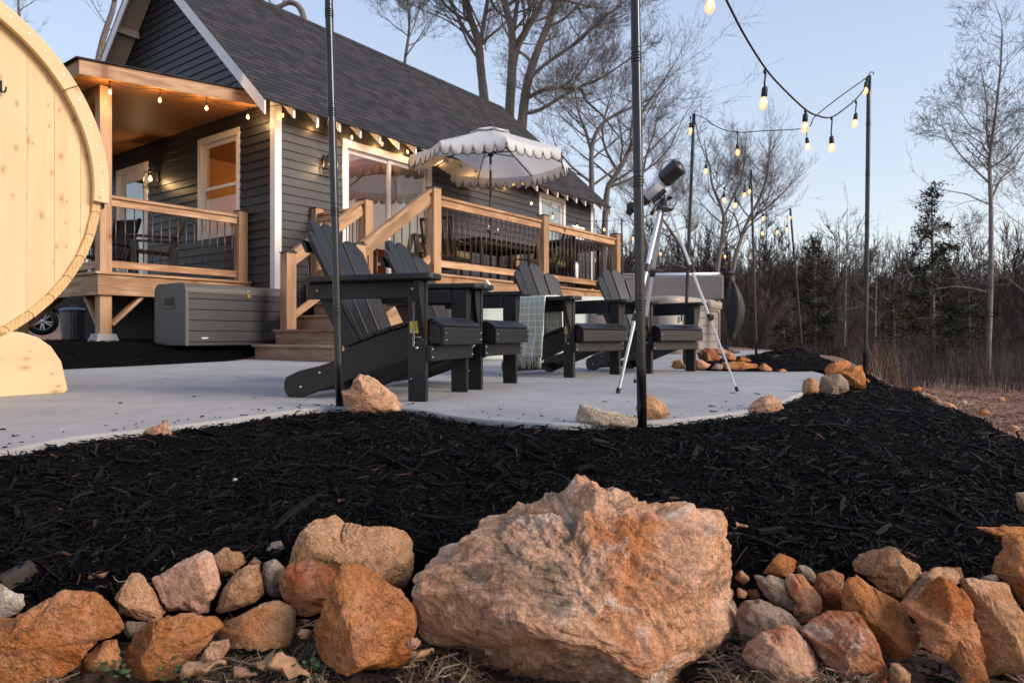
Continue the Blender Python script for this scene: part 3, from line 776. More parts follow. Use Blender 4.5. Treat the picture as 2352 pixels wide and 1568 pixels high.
# roof: wedge courses of shingles
XR0, XR1 = -.40, LX + .30
sl_len = (WY / 2 + .35) * math.sqrt(1 + TAN ** 2); exps = .14
for side in (0, 1):
    mb = MB(); k = int(sl_len / exps) + 1; o0 = random.random() * 5
    for i in range(k):
        s0 = i * exps; s1 = min(s0 + exps + .02, sl_len)
        if s0 > sl_len - .02: break
        c = []
        for s, t in ((s0, .009), (s1, .003)):
            y = -.375 + s / math.sqrt(1 + TAN ** 2); z = ZE + (y + .35) * TAN
            nrm = Vector((0, -TAN, 1)).normalized()
            for xx in (XR0 - .02, XR1 + .02):
                c.append((Vector((xx, y, z)), nrm, t))
        def q(p, n, t, lo):
            v = p + n * (t if not lo else -.004)
            if side: v = Vector((v.x, WY - v.y, v.z))
            return v
        C8 = [q(*c[0], 1), q(*c[1], 1), q(*c[3], 1), q(*c[2], 1), q(*c[0], 0), q(*c[1], 0), q(*c[3], 0), q(*c[2], 0)]
        sh = random.random() * 3; gs = []
        for v_, (xx, ss) in zip(C8, ((0, 0), (9.6, 0), (9.6, .14), (0, .14)) * 2): gs.append(Vector((xx + sh, ss + i * .14 + .003, 0)))
        fs = [(3, 2, 1, 0), (4, 5, 6, 7), (0, 1, 5, 4), (1, 2, 6, 5), (2, 3, 7, 6), (3, 0, 4, 7)]
        if side: fs = [f[::-1] for f in fs]
        mb.add(C8, fs, gs)
    mb.build("roof_slope", M['shingle'], cab)
mb = MB()
yr = WY / 2; zr = roofz(yr)
x = XR0
while x < XR1:
    for sg in (-1, 1):
        p = [Vector((x, yr, zr + .03)), Vector((min(x + .3, XR1), yr, zr + .022)), Vector((min(x + .3, XR1), yr + sg * .14, zr + .022 - .14 * TAN)), Vector((x, yr + sg * .14, zr + .03 - .14 * TAN))]
        lo = [v - Vector((0, 0, .01)) for v in p]
        if sg > 0: p = p[::-1]; lo = lo[::-1]
        mb.hexa(lo[::-1] + p[::-1])
    x += .14
mb.build("ridge_cap", M['shingle'], cab)
# white roof deck underside, barge boards, fascia
mb = MB()
for s in (0, 1):
    def yy(v): return WY - v if s else v
    for x0, x1, ya, yb in ((XR0, -.02, -.34, WY / 2), (LX + .02, XR1, -.34, WY / 2), (-.02, LX + .02, -.34, .05)):
        za, zb = roofz(ya) - .008, roofz(yb) - .008
        c = [(x0, yy(ya), za - .02), (x1, yy(ya), za - .02), (x1, yy(yb), zb - .02), (x0, yy(yb), zb - .02), (x0, yy(ya), za), (x1, yy(ya), za), (x1, yy(yb), zb), (x0, yy(yb), zb)]
        if s: c = [c[1], c[0], c[3], c[2], c[5], c[4], c[7], c[6]]
        mb.hexa(c)
mb.build("roof_soffit", M['soffit'], cab)
for xb in (XR0 - .012, XR1 - .013):
    for s in (0, 1):
        mb = MB()
        def yy(v): return WY - v if s else v
        ya, yb = -.36, WY / 2; d = .215
        c = []
        for off in (d, .004):
            for (xx, y) in ((xb, ya), (xb + .025, ya), (xb + .025, yb), (xb, yb)):
                c.append((xx, yy(y), ZE + (y + .35) * TAN - off))
        if s: c = [c[1], c[0], c[3], c[2], c[5], c[4], c[7], c[6]]
        mb.hexa(c); mb.build("barge_board", M['white'], cab, bevel=.003, seg=1)
for s in (0, 1):
    for yv, zt in ((.75, 0), (2.0, 0)):
        y0 = WY - yv if s else yv; zc = roofz(yv) - .03
        mb = MB(); mb.box(XR0 + .012, -.018, y0 - .02, y0 + .02, zc - .12, zc); mb.build("lookout_block", M['soffit'], cab)
mbt = MB()
for i in range(24):
    xx = .075 + .3995 * i
    if xx > 9.1: break
    x0 = xx - .019
    P_ = [Vector((x0, -.335, roofz(-.335) - .03)), Vector((x0, -.335, roofz(-.335) - .165)), Vector((x0, -.018, roofz(-.018) - .165)), Vector((x0, -.018, roofz(-.018) - .03))]
    mt = MB(); mt.prism(P_, (.038, 0, 0)); mt.build("rafter_tail", M['white'], cab, bevel=.002, seg=1)
    if i % 6 == 0: mbt.prism([Vector((v.x, WY - v.y, v.z)) for v in P_], (.038, 0, 0))
mb = MB(); mb.box(0, LX, -.0155, -.0015, 3.645, 3.76); mb.build("frieze_board", M['white'], cab)
# windows and doors
def window(name, wall, a0, a1, z0_, z1_, mull=None, dep=.07, tw=.085, sash=.045, gmat='glass'):
    """wall 'long': a is x on y=0 ; 'gable': a is y on x=0"""
    def B(mb, a, b, o0, o1, c, d):
        if wall == 'long': mb.box(a, b, -o1, -o0, c, d)
        else: mb.box(-o1, -o0, a, b, c, d)
    fr = MB()
    B(fr, a0, a0 + tw, -.03, .028, z0_, z1_); B(fr, a1 - tw, a1, -.03, .028, z0_, z1_)
    B(fr, a0 + tw, a1 - tw, -.03, .0275, z1_ - tw * 1.15, z1_); B(fr, a0 + tw, a1 - tw, -.03, .0275, z0_, z0_ + tw)
    # jamb liner
    for q0, q1 in ((a0 + tw - .001, a0 + tw + .012), (a1 - tw - .012, a1 - tw + .001)): B(fr, q0, q1, -dep - .05, -.03, z0_ + tw, z1_ - tw * 1.15)
    B(fr, a0 + tw, a1 - tw, -dep - .05, -.03, z0_ + tw - .001, z0_ + tw + .012); B(fr, a0 + tw, a1 - tw, -dep - .05, -.03, z1_ - tw * 1.15 - .012, z1_ - tw * 1.15 + .001)
    f = fr.build(name, M['white'], cab, bevel=.003, seg=1)
    ia, ib, ic, id_ = a0 + tw + .012, a1 - tw - .012, z0_ + tw + .012, z1_ - tw * 1.15 - .012
    panes = []
    if mull == 'h': m = (ic + id_) / 2; panes = [(ia, ib, ic, m + .015, -.02), (ia, ib, m - .015, id_, -.045)]
    elif mull == 'v': m = (ia + ib) / 2 + .02; panes = [(ia, m + .02, ic, id_, -.045), (m - .03, ib, ic, id_, -.02)]
    else: panes = [(ia, ib, ic, id_, -.03)]
    for a, b, c, d, o in panes:
        sm = MB()
        B(sm, a, a + sash, o - .018, o + .007, c, d); B(sm, b - sash, b, o - .018, o + .007, c, d)
        B(sm, a + sash, b - sash, o - .0178, o + .0068, c, c + sash); B(sm, a + sash, b - sash, o - .0178, o + .0068, d - sash, d)
        sm.build("sash", M['white'], f, bevel=.002, seg=1)
        gm = MB(); B(gm, a + sash - .004, b - sash + .004, o - .008, o - .004, c + sash - .004, d - sash + .004); gm.build("pane", M[gmat], f)
    return f
window("window", 'gable', *holes_gab[0], mull='h')
w3_ = window("window", 'long', *holes_long[1], gmat='glassd')
mb = MB(); mb.box(6.70, 7.58, .04, .046, 2.36, 3.32); mb.build('sky_reflection_panel', M['sky_refl'], w3_)  # panel added behind the pane, its pale colour painting the reflected sky
sd_ = window("sliding_door", 'long', *holes_long[0], mull='v', tw=.10, sash=.06, gmat='glassd')
# curtain behind the sliding door
mb = MB(); vs = []; fs = []; nn = 60
for i in range(nn + 1):
    t = i / nn; x = 2.55 + .52 * t; y = .17 + .028 * math.sin(t * 2 * math.pi * 7)
    vs += [(x, y, 1.15), (x, y, 3.2)]
fs = [(2 * i, 2 * i + 2, 2 * i + 3, 2 * i + 1) for i in range(nn)]
mb.add(vs, fs, smooth=True); cu = mb.build("curtain", M['curtain'], sd_); cu.modifiers.new("thick", 'SOLIDIFY').thickness = .004
# entry door on the porch
fr = MB(); a0, a1, z0_, z1_ = holes_gab[1]; tw = .11
fr.box(-.028, .06, a0, a0 + tw, z0_, z1_); fr.box(-.028, .06, a1 - tw, a1, z0_, z1_); fr.box(-.0275, .06, a0 + tw, a1 - tw, z1_ - tw, z1_)
dr = fr.build("entry_door", M['white'], cab, bevel=.003, seg=1)
mb = MB(); ya, yb, za, zb = a0 + tw, a1 - tw, z0_, z1_ - tw
mb.box(.015, .05, ya, ya + .14, za, zb); mb.box(.015, .05, yb - .14, yb, za, zb); mb.box(.0152, .0498, ya + .14, yb - .14, za, za + .28); mb.box(.0152, .0498, ya + .14, yb - .14, zb - .16, zb)
mb.build("door_leaf", M['soffit'], dr, bevel=.003, seg=1)
mb = MB(); mb.box(.028, .034, ya + .139, yb - .139, za + .279, zb - .159); mb.build("pane", M['glassd'], dr)
mb = MB(); mb.lathe([(.0, -.075), (.022, -.07), (.028, -.055), (.02, -.04), (.01, -.03), (.012, 0)], Matrix.Translation((.013, ya + .07, 2.02)) @ Matrix.Rotation(R(90), 4, 'Y'), 14); mb.build("handle", M['steel'], dr)
# the room inside
mb = MB()
mb.box(.13, LX - .1, .12, WY - .1, 1.0, 1.08); mb.build("room_floor", M['pine'], cab)
mb = MB()
for (a, b, c, d, e, f) in ((.13, LX - .1, WY - .13, WY - .1, 1.08, 3.5), (5.2, 5.26, .12, WY - .13, 1.08, 3.5), (.13, 5.2, 3.35, 3.41, 1.08, 3.5)): mb.box(a, b, c, d, e, f)
mb.build("room_wall", M['interior'], cab)
mb = MB(); mb.box(.13, LX - .1, .12, WY - .1, 3.5, 3.54); mb.build("room_ceiling", M['ceil'], cab)
mb = MB()   # inner linings of the outer walls (round the openings)
for (p, q) in ((.13, 1.2), (3.17, 6.62), (7.66, LX - .1)): mb.box(p, q, .10, .119, 1.08, 3.5)
mb.box(1.2, 3.17, .10, .119, 3.33, 3.5); mb.box(6.62, 7.66, .10, .119, 1.08, 2.27); mb.box(6.62, 7.66, .10, .119, 3.42, 3.5)
for (p, q) in ((.12, .875), (2.005, 3.68), (4.82, WY - .1)): mb.box(.10, .129, p, q, 1.08, 3.5)
mb.box(.10, .129, .875, 2.005, 1.08, 1.81); mb.box(.10, .129, .875, 2.005, 3.37, 3.5); mb.box(.10, .129, 3.68, 4.82, 3.29, 3.5)
mb.build("wall_lining", M['interior'], cab)
def plight(name, loc, e, col, r=.03, parent=None):
    l = bpy.data.lights.new(name, 'POINT'); l.energy = e; l.color = col; l.shadow_soft_size = r
    o = bpy.data.objects.new(name, l); o.location = loc; o.parent = parent; COL.objects.link(o); return o
# a hanging lamp in the room and one candle bulb seen through the gable window
mb = MB(); mb.lathe([(0, .11), (.012, .1), (.022, .07), (.026, .04), (.02, .01), (.012, 0)], Matrix.Translation((1.6, 1.75, 2.35)), 14); rb = mb.build("room_lamp", M['filament'], cab)
mb = MB(); mb.lathe([(.02, -.25), (.03, -.24), (.012, -.2), (.01, -.01), (.024, 0)], Matrix.Translation((1.6, 1.75, 2.35)), 14); mb.tube([(1.6, 1.75, 2.12), (1.6, 1.75, 1.9)], .03, 10); mb.box(1.3, 1.9, 1.5, 2.0, 1.84, 1.9); mb.box(1.32, 1.88, 1.52, 1.98, 1.08, 1.84); mb.build("room_cabinet", M['ceil'], cab)
plight("room_light", (2.2, 1.8, 3.1), 20, (1, .55, .22), .12, cab)
plight("room_light", (6.8, 2.5, 3.1), 14, (1, .75, .5), .12, cab)

# ------------------------------------------------------------------ porch
FZ = 1.07
por = empty("porch", WL(-2.09, .55, 0), HA, "raised timber porch on the gable end with stained ceiling", "porch")
def pl(x): return x + 2.09
def py_(y): return y - .55
PYE = 5.6
def L_(x0, x1, y0, y1, z0, z1): return (pl(x0), pl(x1), py_(y0), py_(y1), z0, z1)
mb = MB(); y = .52
while y < .55 + PYE: mb.box(*L_(-2.12, -.03, y, min(y + .138, .55 + PYE), FZ - .03, FZ)); y += .142
mb.build("floor_boards", M['pine'], por, bevel=.002, seg=1)
mb = MB(); mb.box(*L_(-2.09, -.03, .55, .59, .785, FZ - .031)); mb.box(*L_(-2.09, -2.05, .591, .55 + PYE, .785, FZ - .032)); mb.build("rim_joist", M['pine'], por, bevel=.003, seg=1)
mbb = MB()
for yy in (.66, 2.9): 
    pass
for i, yy in enumerate((.62, 3.3, 5.9)):
    mb = MB(); mb.box(*L_(-2.05 + .001, -1.91, yy - .029, yy + .111, .30, 3.36)); mb.build("post", M['pine'], por, bevel=.004, seg=1)
    mb = MB(); c = []
    for z, h in ((.10, .17), (.31, .105)):
        for sx, sy in ((-1, -1), (1, -1), (1, 1), (-1, 1)): c.append((pl(-1.98) + sx * h, py_(yy + .04) + sy * h, z))
    mb.hexa(c); mb.build("footing", M['block'], por, bevel=.008)
    mb = MB()
    mb.beam((pl(-1.90), py_(yy + .03), .42), (pl(-1.42), py_(yy + .03), .90), .04, .11, (0, 1, 0)); mb.build("brace", M['pine'], por, bevel=.002, seg=1)
    mb = MB(); mb.beam((pl(-1.99), py_(yy + .10), .42), (pl(-1.99), py_(yy + .56), .90), .04, .11, (1, 0, 0)); mb.build("brace", M['pine'], por, bevel=.002, seg=1)
def slopez(x, z): return z + (x + 2.4) * .113
def slab(mb, x0, x1, y0, y1, zb, zt):
    c = []
    for off in (zb, zt):
        for (x, y) in ((x0, y0), (x1, y0), (x1, y1), (x0, y1)): c.append((pl(x), py_(y), slopez(x, off)))
    mb.hexa(c)
mb = MB(); slab(mb, -2.4, -.03, .28, .318, 3.305, 3.48); slab(mb, -2.4, -2.362, .3185, 6.3, 3.305, 3.48); slab(mb, -2.36, -.03, 6.262, 6.3, 3.305, 3.48); mb.build("fascia", M['pine'], por, bevel=.003, seg=1)
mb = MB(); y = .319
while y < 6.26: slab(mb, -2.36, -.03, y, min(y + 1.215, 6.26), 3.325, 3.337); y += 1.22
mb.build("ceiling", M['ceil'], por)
mb = MB(); slab(mb, -2.36, -.03, .2, .32, 3.30, 3.304)
mb = MB(); slab(mb, -2.03, -1.93, .72, 6.0, 3.22, 3.324); mb.build("header_beam", M['pine'], por)
mb = MB(); slab(mb, -2.44, -.022, .25, 6.34, 3.484, 3.50); mb.build("roof_sheet", M['shingle'], por)
def railing(par, tr, a, b, z_top, z_bot, name="railing", n=None, posts=()):
    """straight level railing from a to b (world-local xy of parent)"""
    a = Vector((*a, 0)); b = Vector((*b, 0)); d = (b - a).normalized(); L = (b - a).length
    mb = MB(); Z = Vector((0, 0, 1))
    mb.beam(a + Z * (z_top - .019), b + Z * (z_top - .019), .089, .038)
    mb.beam(a + Z * (z_top - .0835), b + Z * (z_top - .0835), .038, .089)
    mb.beam(a + Z * (z_bot + .045), b + Z * (z_bot + .045), .038, .089)
    o = mb.build(name, M['pine'], par, bevel=.003, seg=1)
    n = n or int(L / .118)
    for i in range(n):
        p = a + d * (L * (i + .6) / (n + .2))
        m2 = MB(); m2.tube([p + Z * (z_bot + .07), p + Z * (z_top - .11)], .0082, 8); m2.build("baluster", M['bronze'], o)
    return o
railing(por, None, (pl(-1.905), py_(.66)), (pl(-.19), py_(.66)), 2.03, 1.13, n=15)
railing(por, None, (pl(-1.98), py_(.735)), (pl(-1.98), py_(3.26)), 2.03, 1.13, n=20)
def post(par, x, y, z0, z1, nm="post"):
    mb = MB(); mb.box(x - .07, x + .07, y - .07, y + .07, z0, z1); o = mb.build(nm, M['pine'], par, bevel=.004, seg=1)
    mb = MB(); c = [(x + sx * .082, y + sy * .082, z1 + .001) for sx, sy in ((-1, -1), (1, -1), (1, 1), (-1, 1))] + [(x + sx * .076, y + sy * .076, z1 + .014) for sx, sy in ((-1, -1), (1, -1), (1, 1), (-1, 1))]
    mb.hexa(c); mb.lathe([(.07, z1 + .0145), (.0, z1 + .03)], Matrix.Translation((x, y, 0)) @ Matrix.Rotation(R(45), 4, 'Z'), 4, smooth=False)
    mb.build("post_cap", M['cap'], o); return o
post(por, pl(-.12), py_(.66), 1.0705, 2.085)
# ------------------------------------------------------------------ deck with stairs
DZ = 1.08
dk = empty("deck", WL(.5, -2.5, 0), HA, "raised timber deck with railings and stairs along the long wall", "deck")
def T(x, y): return (x - .5, y + 2.5)
mb = MB(); y = -2.53
while y < -.03: mb.box(0, 5.19, y + 2.5, min(y + .138, -.03) + 2.5, DZ - .03, DZ); y += .142
mb.build("floor_boards", M['pine'], dk, bevel=.002, seg=1)
mb = MB(); mb.box(.0, 5.16, 0, .04, .78, DZ - .031); mb.box(0, .04, .0405, 2.47, .78, DZ - .0312); mb.box(5.12, 5.16, .0405, 2.47, .78, DZ - .0312)
mb.box(.001, 5.159, .012, .05, .56, .7795); mb.build("rim_joist", M['pine'], dk, bevel=.003, seg=1)
for x_, y_ in ((.66, -2.43), (3.16, -2.43), (5.59, -2.43), (.66, -1.15), (.66, -.07), (5.59, -.10)):
    post(dk, *T(x_, y_), DZ + .0005, 2.165)
mb = MB()
for x_ in (.75, 3.16, 5.5):
    a, b = T(x_, -2.3); mb.box(a - .07, a + .07, b - .07, b + .07, -.06, .78)
mb.build("support_post", M['pine'], dk)
railing(dk, None, T(.732, -2.43), T(3.088, -2.43), 2.085, 1.17, n=20)
railing(dk, None, T(3.232, -2.43), T(5.518, -2.43), 2.085, 1.17, n=19)
railing(dk, None, T(.66, -1.08), T(.66, -.142), 2.085, 1.17, n=7)
railing(dk, None, T(5.59, -2.358), T(5.59, -.172), 2.085, 1.17, n=17)
RX = [-.98, -.69, -.40, -.11, .18, .47]
for i, x_ in enumerate(RX[:-1]):
    z1 = .18 * (i + 1); mb = MB()
    a, b = T(x_, -2.56); y1 = T(0, -.99)[1]
    mb.box(a + .02, a + .038, b, y1, z1 - .18 + .001, z1 - .03)
    mb.box(a - .012, a + .145, b - .02, y1 + .02, z1 - .029, z1); mb.box(a + .149, a + .306, b - .02, y1 + .02, z1 - .029, z1)
    mb.build("step", M['step'], dk, bevel=.003, seg=1)
mb = MB(); a, b = T(.47, 0); mb.box(a + .005, a + .022, T(0, -2.56)[1], T(0, -.99)[1], .9, DZ - .032); mb.build("step", M['step'], dk)
for y_, prf in ((-2.575, ((-.955, 0), (-.955, .14), (.45, 1.02), (.49, 1.02), (.49, .70), (-.55, 0))), (-1.05, ((-.93, .0), (-.66, .14), (.45, .83), (.49, .83), (.49, .55), (-.5, 0)))):
    mb = MB(); q = []
    for x_, z in prf:
        a, b = T(x_, y_); q.append(Vector((a, b - .019, z)))
    mb.prism(q, (0, .03, 0)); mb.build("stringer", M['pine'], dk, bevel=.002, seg=1)
for y_ in (-2.43, -1.15):
    post(dk, *T(-.60, y_), .3605, 1.31)
    a = Vector((*T(-.53, y_), 1.235)); b = Vector((*T(.59, y_), 2.03)); Z = Vector((0, 0, 1))
    mb = MB(); mb.beam(a, b, .038, .135)
    o = mb.build("railing", M['pine'], dk, bevel=.003, seg=1); lo = Vector((0, 0, .70)); mb = MB(); mb.beam(a - lo, b - lo - Vector((0, 0, .06)), .038, .089)
    mb.build("lower_rail", M['pine'], o, bevel=.003, seg=1)
    mb = MB(); mb.beam(a + Z * .105, b + Z * .105, .089, .036); mb.build("rail_cap", M['pine'], o, bevel=.003, seg=1)
    for k in range(8):
        t = (k + .7) / 8.4; p = a.lerp(b, t); m2 = MB(); m2.tube([p - Z * .68, p - Z * .05], .0082, 8); m2.build("baluster", M['bronze'], o)
# four wire hooks hanging on the rail
for px in (930, 965, 1000, 1035):
    pass
for k, (px, py) in enumerate(((1905 / 1.6327, 823 / 1.6327), (1942 / 1.6327, 835 / 1.6327), (1977 / 1.6327, 846 / 1.6327), (2011 / 1.6327, 857 / 1.6327))):
    p = LW(at_y(px, py, -2.455)); a, b = T(p.x, -2.452); mb = MB()
    mb.tube([(a, b, p.z + .02), (a, b - .004, p.z - .02), (a + .012, b - .02, p.z - .045), (a + .03, b - .028, p.z - .035), (a + .04, b - .03, p.z - .005)], .0035, 6); mb.build("wire_hook", M['black_metal'], dk)
# ================================================================== wall lanterns
def lantern(loc, rz, label):
    t = empty("wall_lantern", loc, rz, label, "lantern", "wall lanterns on the cabin")
    # local: -y points away from the wall
    mb = MB(); mb.box(-.055, .055, -.02, 0, -.10, .10); mb.tube([(0, -.02, .07), (0, -.08, .09), (0, -.12, .085)], .009, 8); mb.build("wall_plate", M['black_metal'], t, bevel=.003)
    mb = MB(); h = .085; Yc = -.12
    for sx, sy in ((-1, -1), (1, -1), (1, 1), (-1, 1)):
        mb.beam((sx * h * .8, Yc + sy * h * .8, .06), (sx * h, Yc + sy * h, -.20), .009, .009, (1, 0, 0))
    for z, k in ((.06, .8), (-.20, 1)):
        for i in range(4):
            c = [(-1, -1), (1, -1), (1, 1), (-1, 1)]; p, q = c[i], c[(i + 1) % 4]
            mb.beam((p[0] * h * k, Yc + p[1] * h * k, z), (q[0] * h * k, Yc + q[1] * h * k, z), .009, .009)
    mb.hexa([(sx * .07, Yc + sy * .07, .0605) for sx, sy in ((-1, -1), (1, -1), (1, 1), (-1, 1))] + [(sx * .03, Yc + sy * .03, .095) for sx, sy in ((-1, -1), (1, -1), (1, 1), (-1, 1))])
    mb.build("cage", M['black_metal'], t)
    mb = MB(); mb.lathe([(.0, .06), (.014, .058), (.014, .0), (.0, -.002)], Matrix.Translation((0, Yc, 0)), 12); sk = mb.build("socket", M['black_metal'], t)
    mb = MB(); mb.lathe([(.010, -.003), (.022, -.03), (.026, -.06), (.02, -.085), (0, -.098)], Matrix.Translation((0, Yc, 0)), 14); mb.build("bulb", M['filament'], sk)
    plight("lantern_light", (0, Yc - .02, -.05), 8.0, (1, .62, .26), .03, t)
p = at_y(748, 372, -.02); lantern(p, HA, "black cage lantern on the long wall beside the sliding door")
p = at_x(362, 407, -.02); lantern(p, HA - math.pi / 2, "lit black cage lantern on the porch wall beside the entry door")

# ================================================================== string lights and their poles
def sock_proto():
    mb = MB(); mb.lathe([(.0, 0), (.012, -.001), (.0155, -.012), (.0165, -.05), (.0145, -.053), (0, -.0535)], None, 14); s = mb.build("socket", M['rubber'])
    mb = MB(); mb.lathe([(.0128, -.052), (.015, -.06), (.0225, -.08), (.0232, -.092), (.019, -.108), (.009, -.118), (0, -.12)], None, 16); mb.build("bulb", M['bulbglass'], s)
    mb = MB()
    for a in range(4):
        c, d = math.cos(a * 1.57), math.sin(a * 1.57); mb.tube([(.004 * c, .004 * d, -.056), (.0075 * c, .0075 * d, -.075), (.004 * c, .004 * d, -.1)], .0024, 5)
    mb.build("filament", M['filament'], s)
    return s
SOCK = sock_proto(); sock_used = [False]
def put_socket(par, loc, tilt=(0, 0), sc=.94):
    if not sock_used[0]: o = SOCK; o.parent = par; sock_used[0] = True
    else: o = copy_tree(SOCK, par)
    o.location = loc; o.rotation_euler = (tilt[0], tilt[1], random.random() * 3); o.scale = (sc, sc, sc); return o
def spline(pts, k=10):
    P = np.array([tuple(p) for p in pts]); out = []; n = len(P)
    for i in range(n - 1):
        p0, p1, p2, p3 = P[max(i - 1, 0)], P[i], P[i + 1], P[min(i + 2, n - 1)]
        for j in range(k):
            t = j / k; out.append(.5 * ((2 * p1) + (-p0 + p2) * t + (2 * p0 - 5 * p1 + 4 * p2 - p3) * t * t + (-p0 + 3 * p1 - 3 * p2 + p3) * t ** 3))
    out.append(P[-1]); return [Vector(p) for p in out]
def strand(name, label, cord, bulbs, r=.0042, light=0, sc=.94, side=.0):
    """bulbs: (point on the cord, drop)"""
    t = empty("string_light", cord[0], 0, label, "string lights", None)
    o = Vector(cord[0]); mb = MB(); mb.tube([p - o for p in spline(cord)], r, 6)
    for q, drop in bulbs:
        q = Vector(q) - o; e = q - Vector((0, 0, drop))
        mb.tube([q + Vector((0, 0, .012)), q + Vector((.004, 0, -.01)), e + Vector((-.003, 0, .02)), e], r * .85, 6); mb.tube([q + Vector((0, 0, .012)), q, q - Vector((0, 0, .012))], [.006, .009, .006], 6)
    mb.build("cord", M['rubber'], t)
    for kb, (q, drop) in enumerate(bulbs):
        e = Vector(q) - o - Vector((0, 0, drop))
        put_socket(t, e, (random.uniform(-.12, .12), random.uniform(-.12, .12)), sc)
        if light: plight("bulb_light", e + Vector((0, 0, -.085 * sc)), light * (1 if kb < 4 else .12 if kb == 4 else .4), (1, .56, .22), .02, t)
    return t
def light_pole(base, top, label, r=.0165):
    b = Vector(base); tp = Vector(top); d = tp - b
    t = empty("light_pole", b, 0, label, "pole", "string light poles")
    mb = MB(); n = 5
    mb.tube([Vector((0, 0, 0)) + d * (i / 12) for i in range(13)], r, 14)
    mb.build("shaft", M['pole'], t)
    for k in range(1, 6):
        f = k * .168 / 1.0
        if f > .95: break
        mb = MB(); u = d.normalized()
        for dz in (-.018, -.008, .002, .012): mb.tube([d * f + u * dz, d * f + u * (dz + .004)], r * 1.09, 14)
        mb.tube([d * f + u * .03, d * f + u * .033], r * 1.03, 14)
        mb.build("joint_ring", M['black_metal'], t)
    mb = MB(); mb.tube([d, d + Vector((.0, 0, .015)), d + Vector((.018, 0, .035)), d + Vector((.036, 0, .03)), d + Vector((.04, 0, .01))], .004, 6); mb.build("hook", M['black_metal'], t)
    return t
pm_b = at(1475, 985, 2.29); pm_t = Vector((.432, 2.30, 2.45))
pm_t = at(1448, -702, 2.30)
light_pole(pm_b, pm_t, "thick dark steel pole rising through the mulch in front of the telescope")
pl_b = at(781, 948, 2.80); pl_t = at(744, -410, 2.84)
light_pole(pl_b, pl_t, "dark steel pole standing behind the pale rock, in front of the nearest chair")
pr_b = at(1987, 862, 5.72); pr_t = at(1996, 175, 5.72)
light_pole(pr_b, pr_t, "tall black pole at the mulch edge beside the heap of orange rocks", .0175)
p4_b = at(1571, 842, 6.6); p4_t = at(1594, 262, 6.6)
light_pole(p4_b, p4_t, "thin steel pole rising behind the fourth lounge chair next to the telescope")
p5_b = at(1737, 818, 8.9); p5_t = at(1725, 391, 8.9)
light_pole(p5_b, p5_t, "thin steel pole on the mulch mound behind the low rock border")
p6_b = at(1843, 812, 11.5); p6_t = at(1815, 478, 11.5)
light_pole(p6_b, p6_t, "leaning distant pole at the far end of the patio in front of the cedar")
p7_b = at(1432, 812, 12.7); p7_t = at(1428, 503, 12.7)
light_pole(p7_b, p7_t, "distant thin pole behind the deck's end post")
# overhead strand from the thick pole to the tall pole
q = [pm_t, at(1590, -160, 2.72), at(1668, 0, 2.96), at(1712, 85, 3.18), at(1760, 160, 3.42), at(1800, 205, 3.72), at(1848, 250, 4.05), at(1875, 265, 4.3), at(1908, 270, 4.58), at(1940, 250, 5.0), at(1966, 228, 5.25), at(1988, 200, 5.6), pr_t]
strand("string_light", "black cord of large glowing bulbs sagging overhead from thick pole to tall black pole", q,
       [(at(1636, -55, 2.83), .045), (at(1757, 165, 3.42), .075), (at(1850, 255, 4.05), .015), (at(1910, 272, 4.58), .12), (at(1966, 235, 5.25), .085), (at(1990, 182, 5.66), .02)], r=.0055)
q = [p4_t, at(1618, 272, 6.5), at(1650, 293, 6.4), at(1692, 304, 6.3), at(1750, 301, 6.1), at(1850, 294, 5.95), at(1872, 268, 5.85), at(1930, 222, 5.8), pr_t]
strand("string_light", "cord of bulbs dipping between the telescope-side pole and tall black pole", q, [(at(1586, 270, 6.6), .05), (at(1694, 304, 6.3), .11), (at(1853, 294, 5.95), .085)])
q = [p4_t, at(1606, 320, 6.9), at(1625, 372, 7.2), at(1650, 420, 7.7), at(1680, 443, 8.1), at(1700, 437, 8.5), at(1714, 415, 8.75), p5_t]
strand("string_light", "cord of bulbs sloping down to the pole on the mulch mound", q, [(at(1622, 372, 7.2), .02), (at(1663, 432, 7.9), .06), (at(1690, 444, 8.25), .07), (at(1711, 425, 8.7), .05), (at(1722, 412, 8.85), .08)])
q = [p5_t, at(1738, 430, 9.5), at(1760, 470, 10.3), at(1785, 495, 11.0), at(1800, 490, 11.3), p6_t]
strand("string_light", "farthest cord of small bulbs hanging toward the leaning distant pole", q, [(at(1752, 465, 10.1), .16), (at(1786, 505, 11.0), .12), (at(1808, 497, 11.4), .14), (at(1750, 510, 10.6), .1), (at(1815, 480, 11.5), .07)])
# strand under the porch fascia and along the eave
eb = []
q = []
for px, py in ((252, 186), (368, 206), (475, 226), (570, 247)):
    p = at_y(px, py, .335); eb.append((p, .055)); q.append(p); q.append(p + E1 * .22 - Vector((0, 0, .02)))
q = q[:-1]
q.append(WL(-.06, -.06, 3.50))
for px, py in ((651, 244), (730, 268), (808, 296), (878, 312), (935, 331)):
    p = at_y(px, py, -.10); eb.append((p, .055)); q.append(p); 
for px, py in ((1010, 352), (1075, 372), (1130, 392)): p = at_y(px, py, -.10); eb.append((p, .055)); q.append(p)
p = at_y(1178, 408, -.10); eb.append((p, .055)); q.append(p)
strand("string_light", "warm string lights running under porch fascia and along the white eave", q, eb, light=6.0)
q = [at_y(1182, 408, -.10), at(1218, 445, 13.2), at(1268, 477, 13.1), at(1325, 502, 13.0), at(1385, 508, 12.9), p7_t]
strand("string_light", "cord of bulbs drooping over the deck from eave to distant pole", q, [(at(1221, 447, 13.2), .09), (at(1270, 478, 13.1), .09), (at(1325, 502, 13.0), .07), (at(1387, 508, 12.9), .08)], light=1.0)
q = [p7_t, at(1455, 530, 12.7), at(1518, 566, 12.6), at(1580, 577, 12.6), at(1640, 566, 12.4), at(1720, 530, 12.0), p6_t]
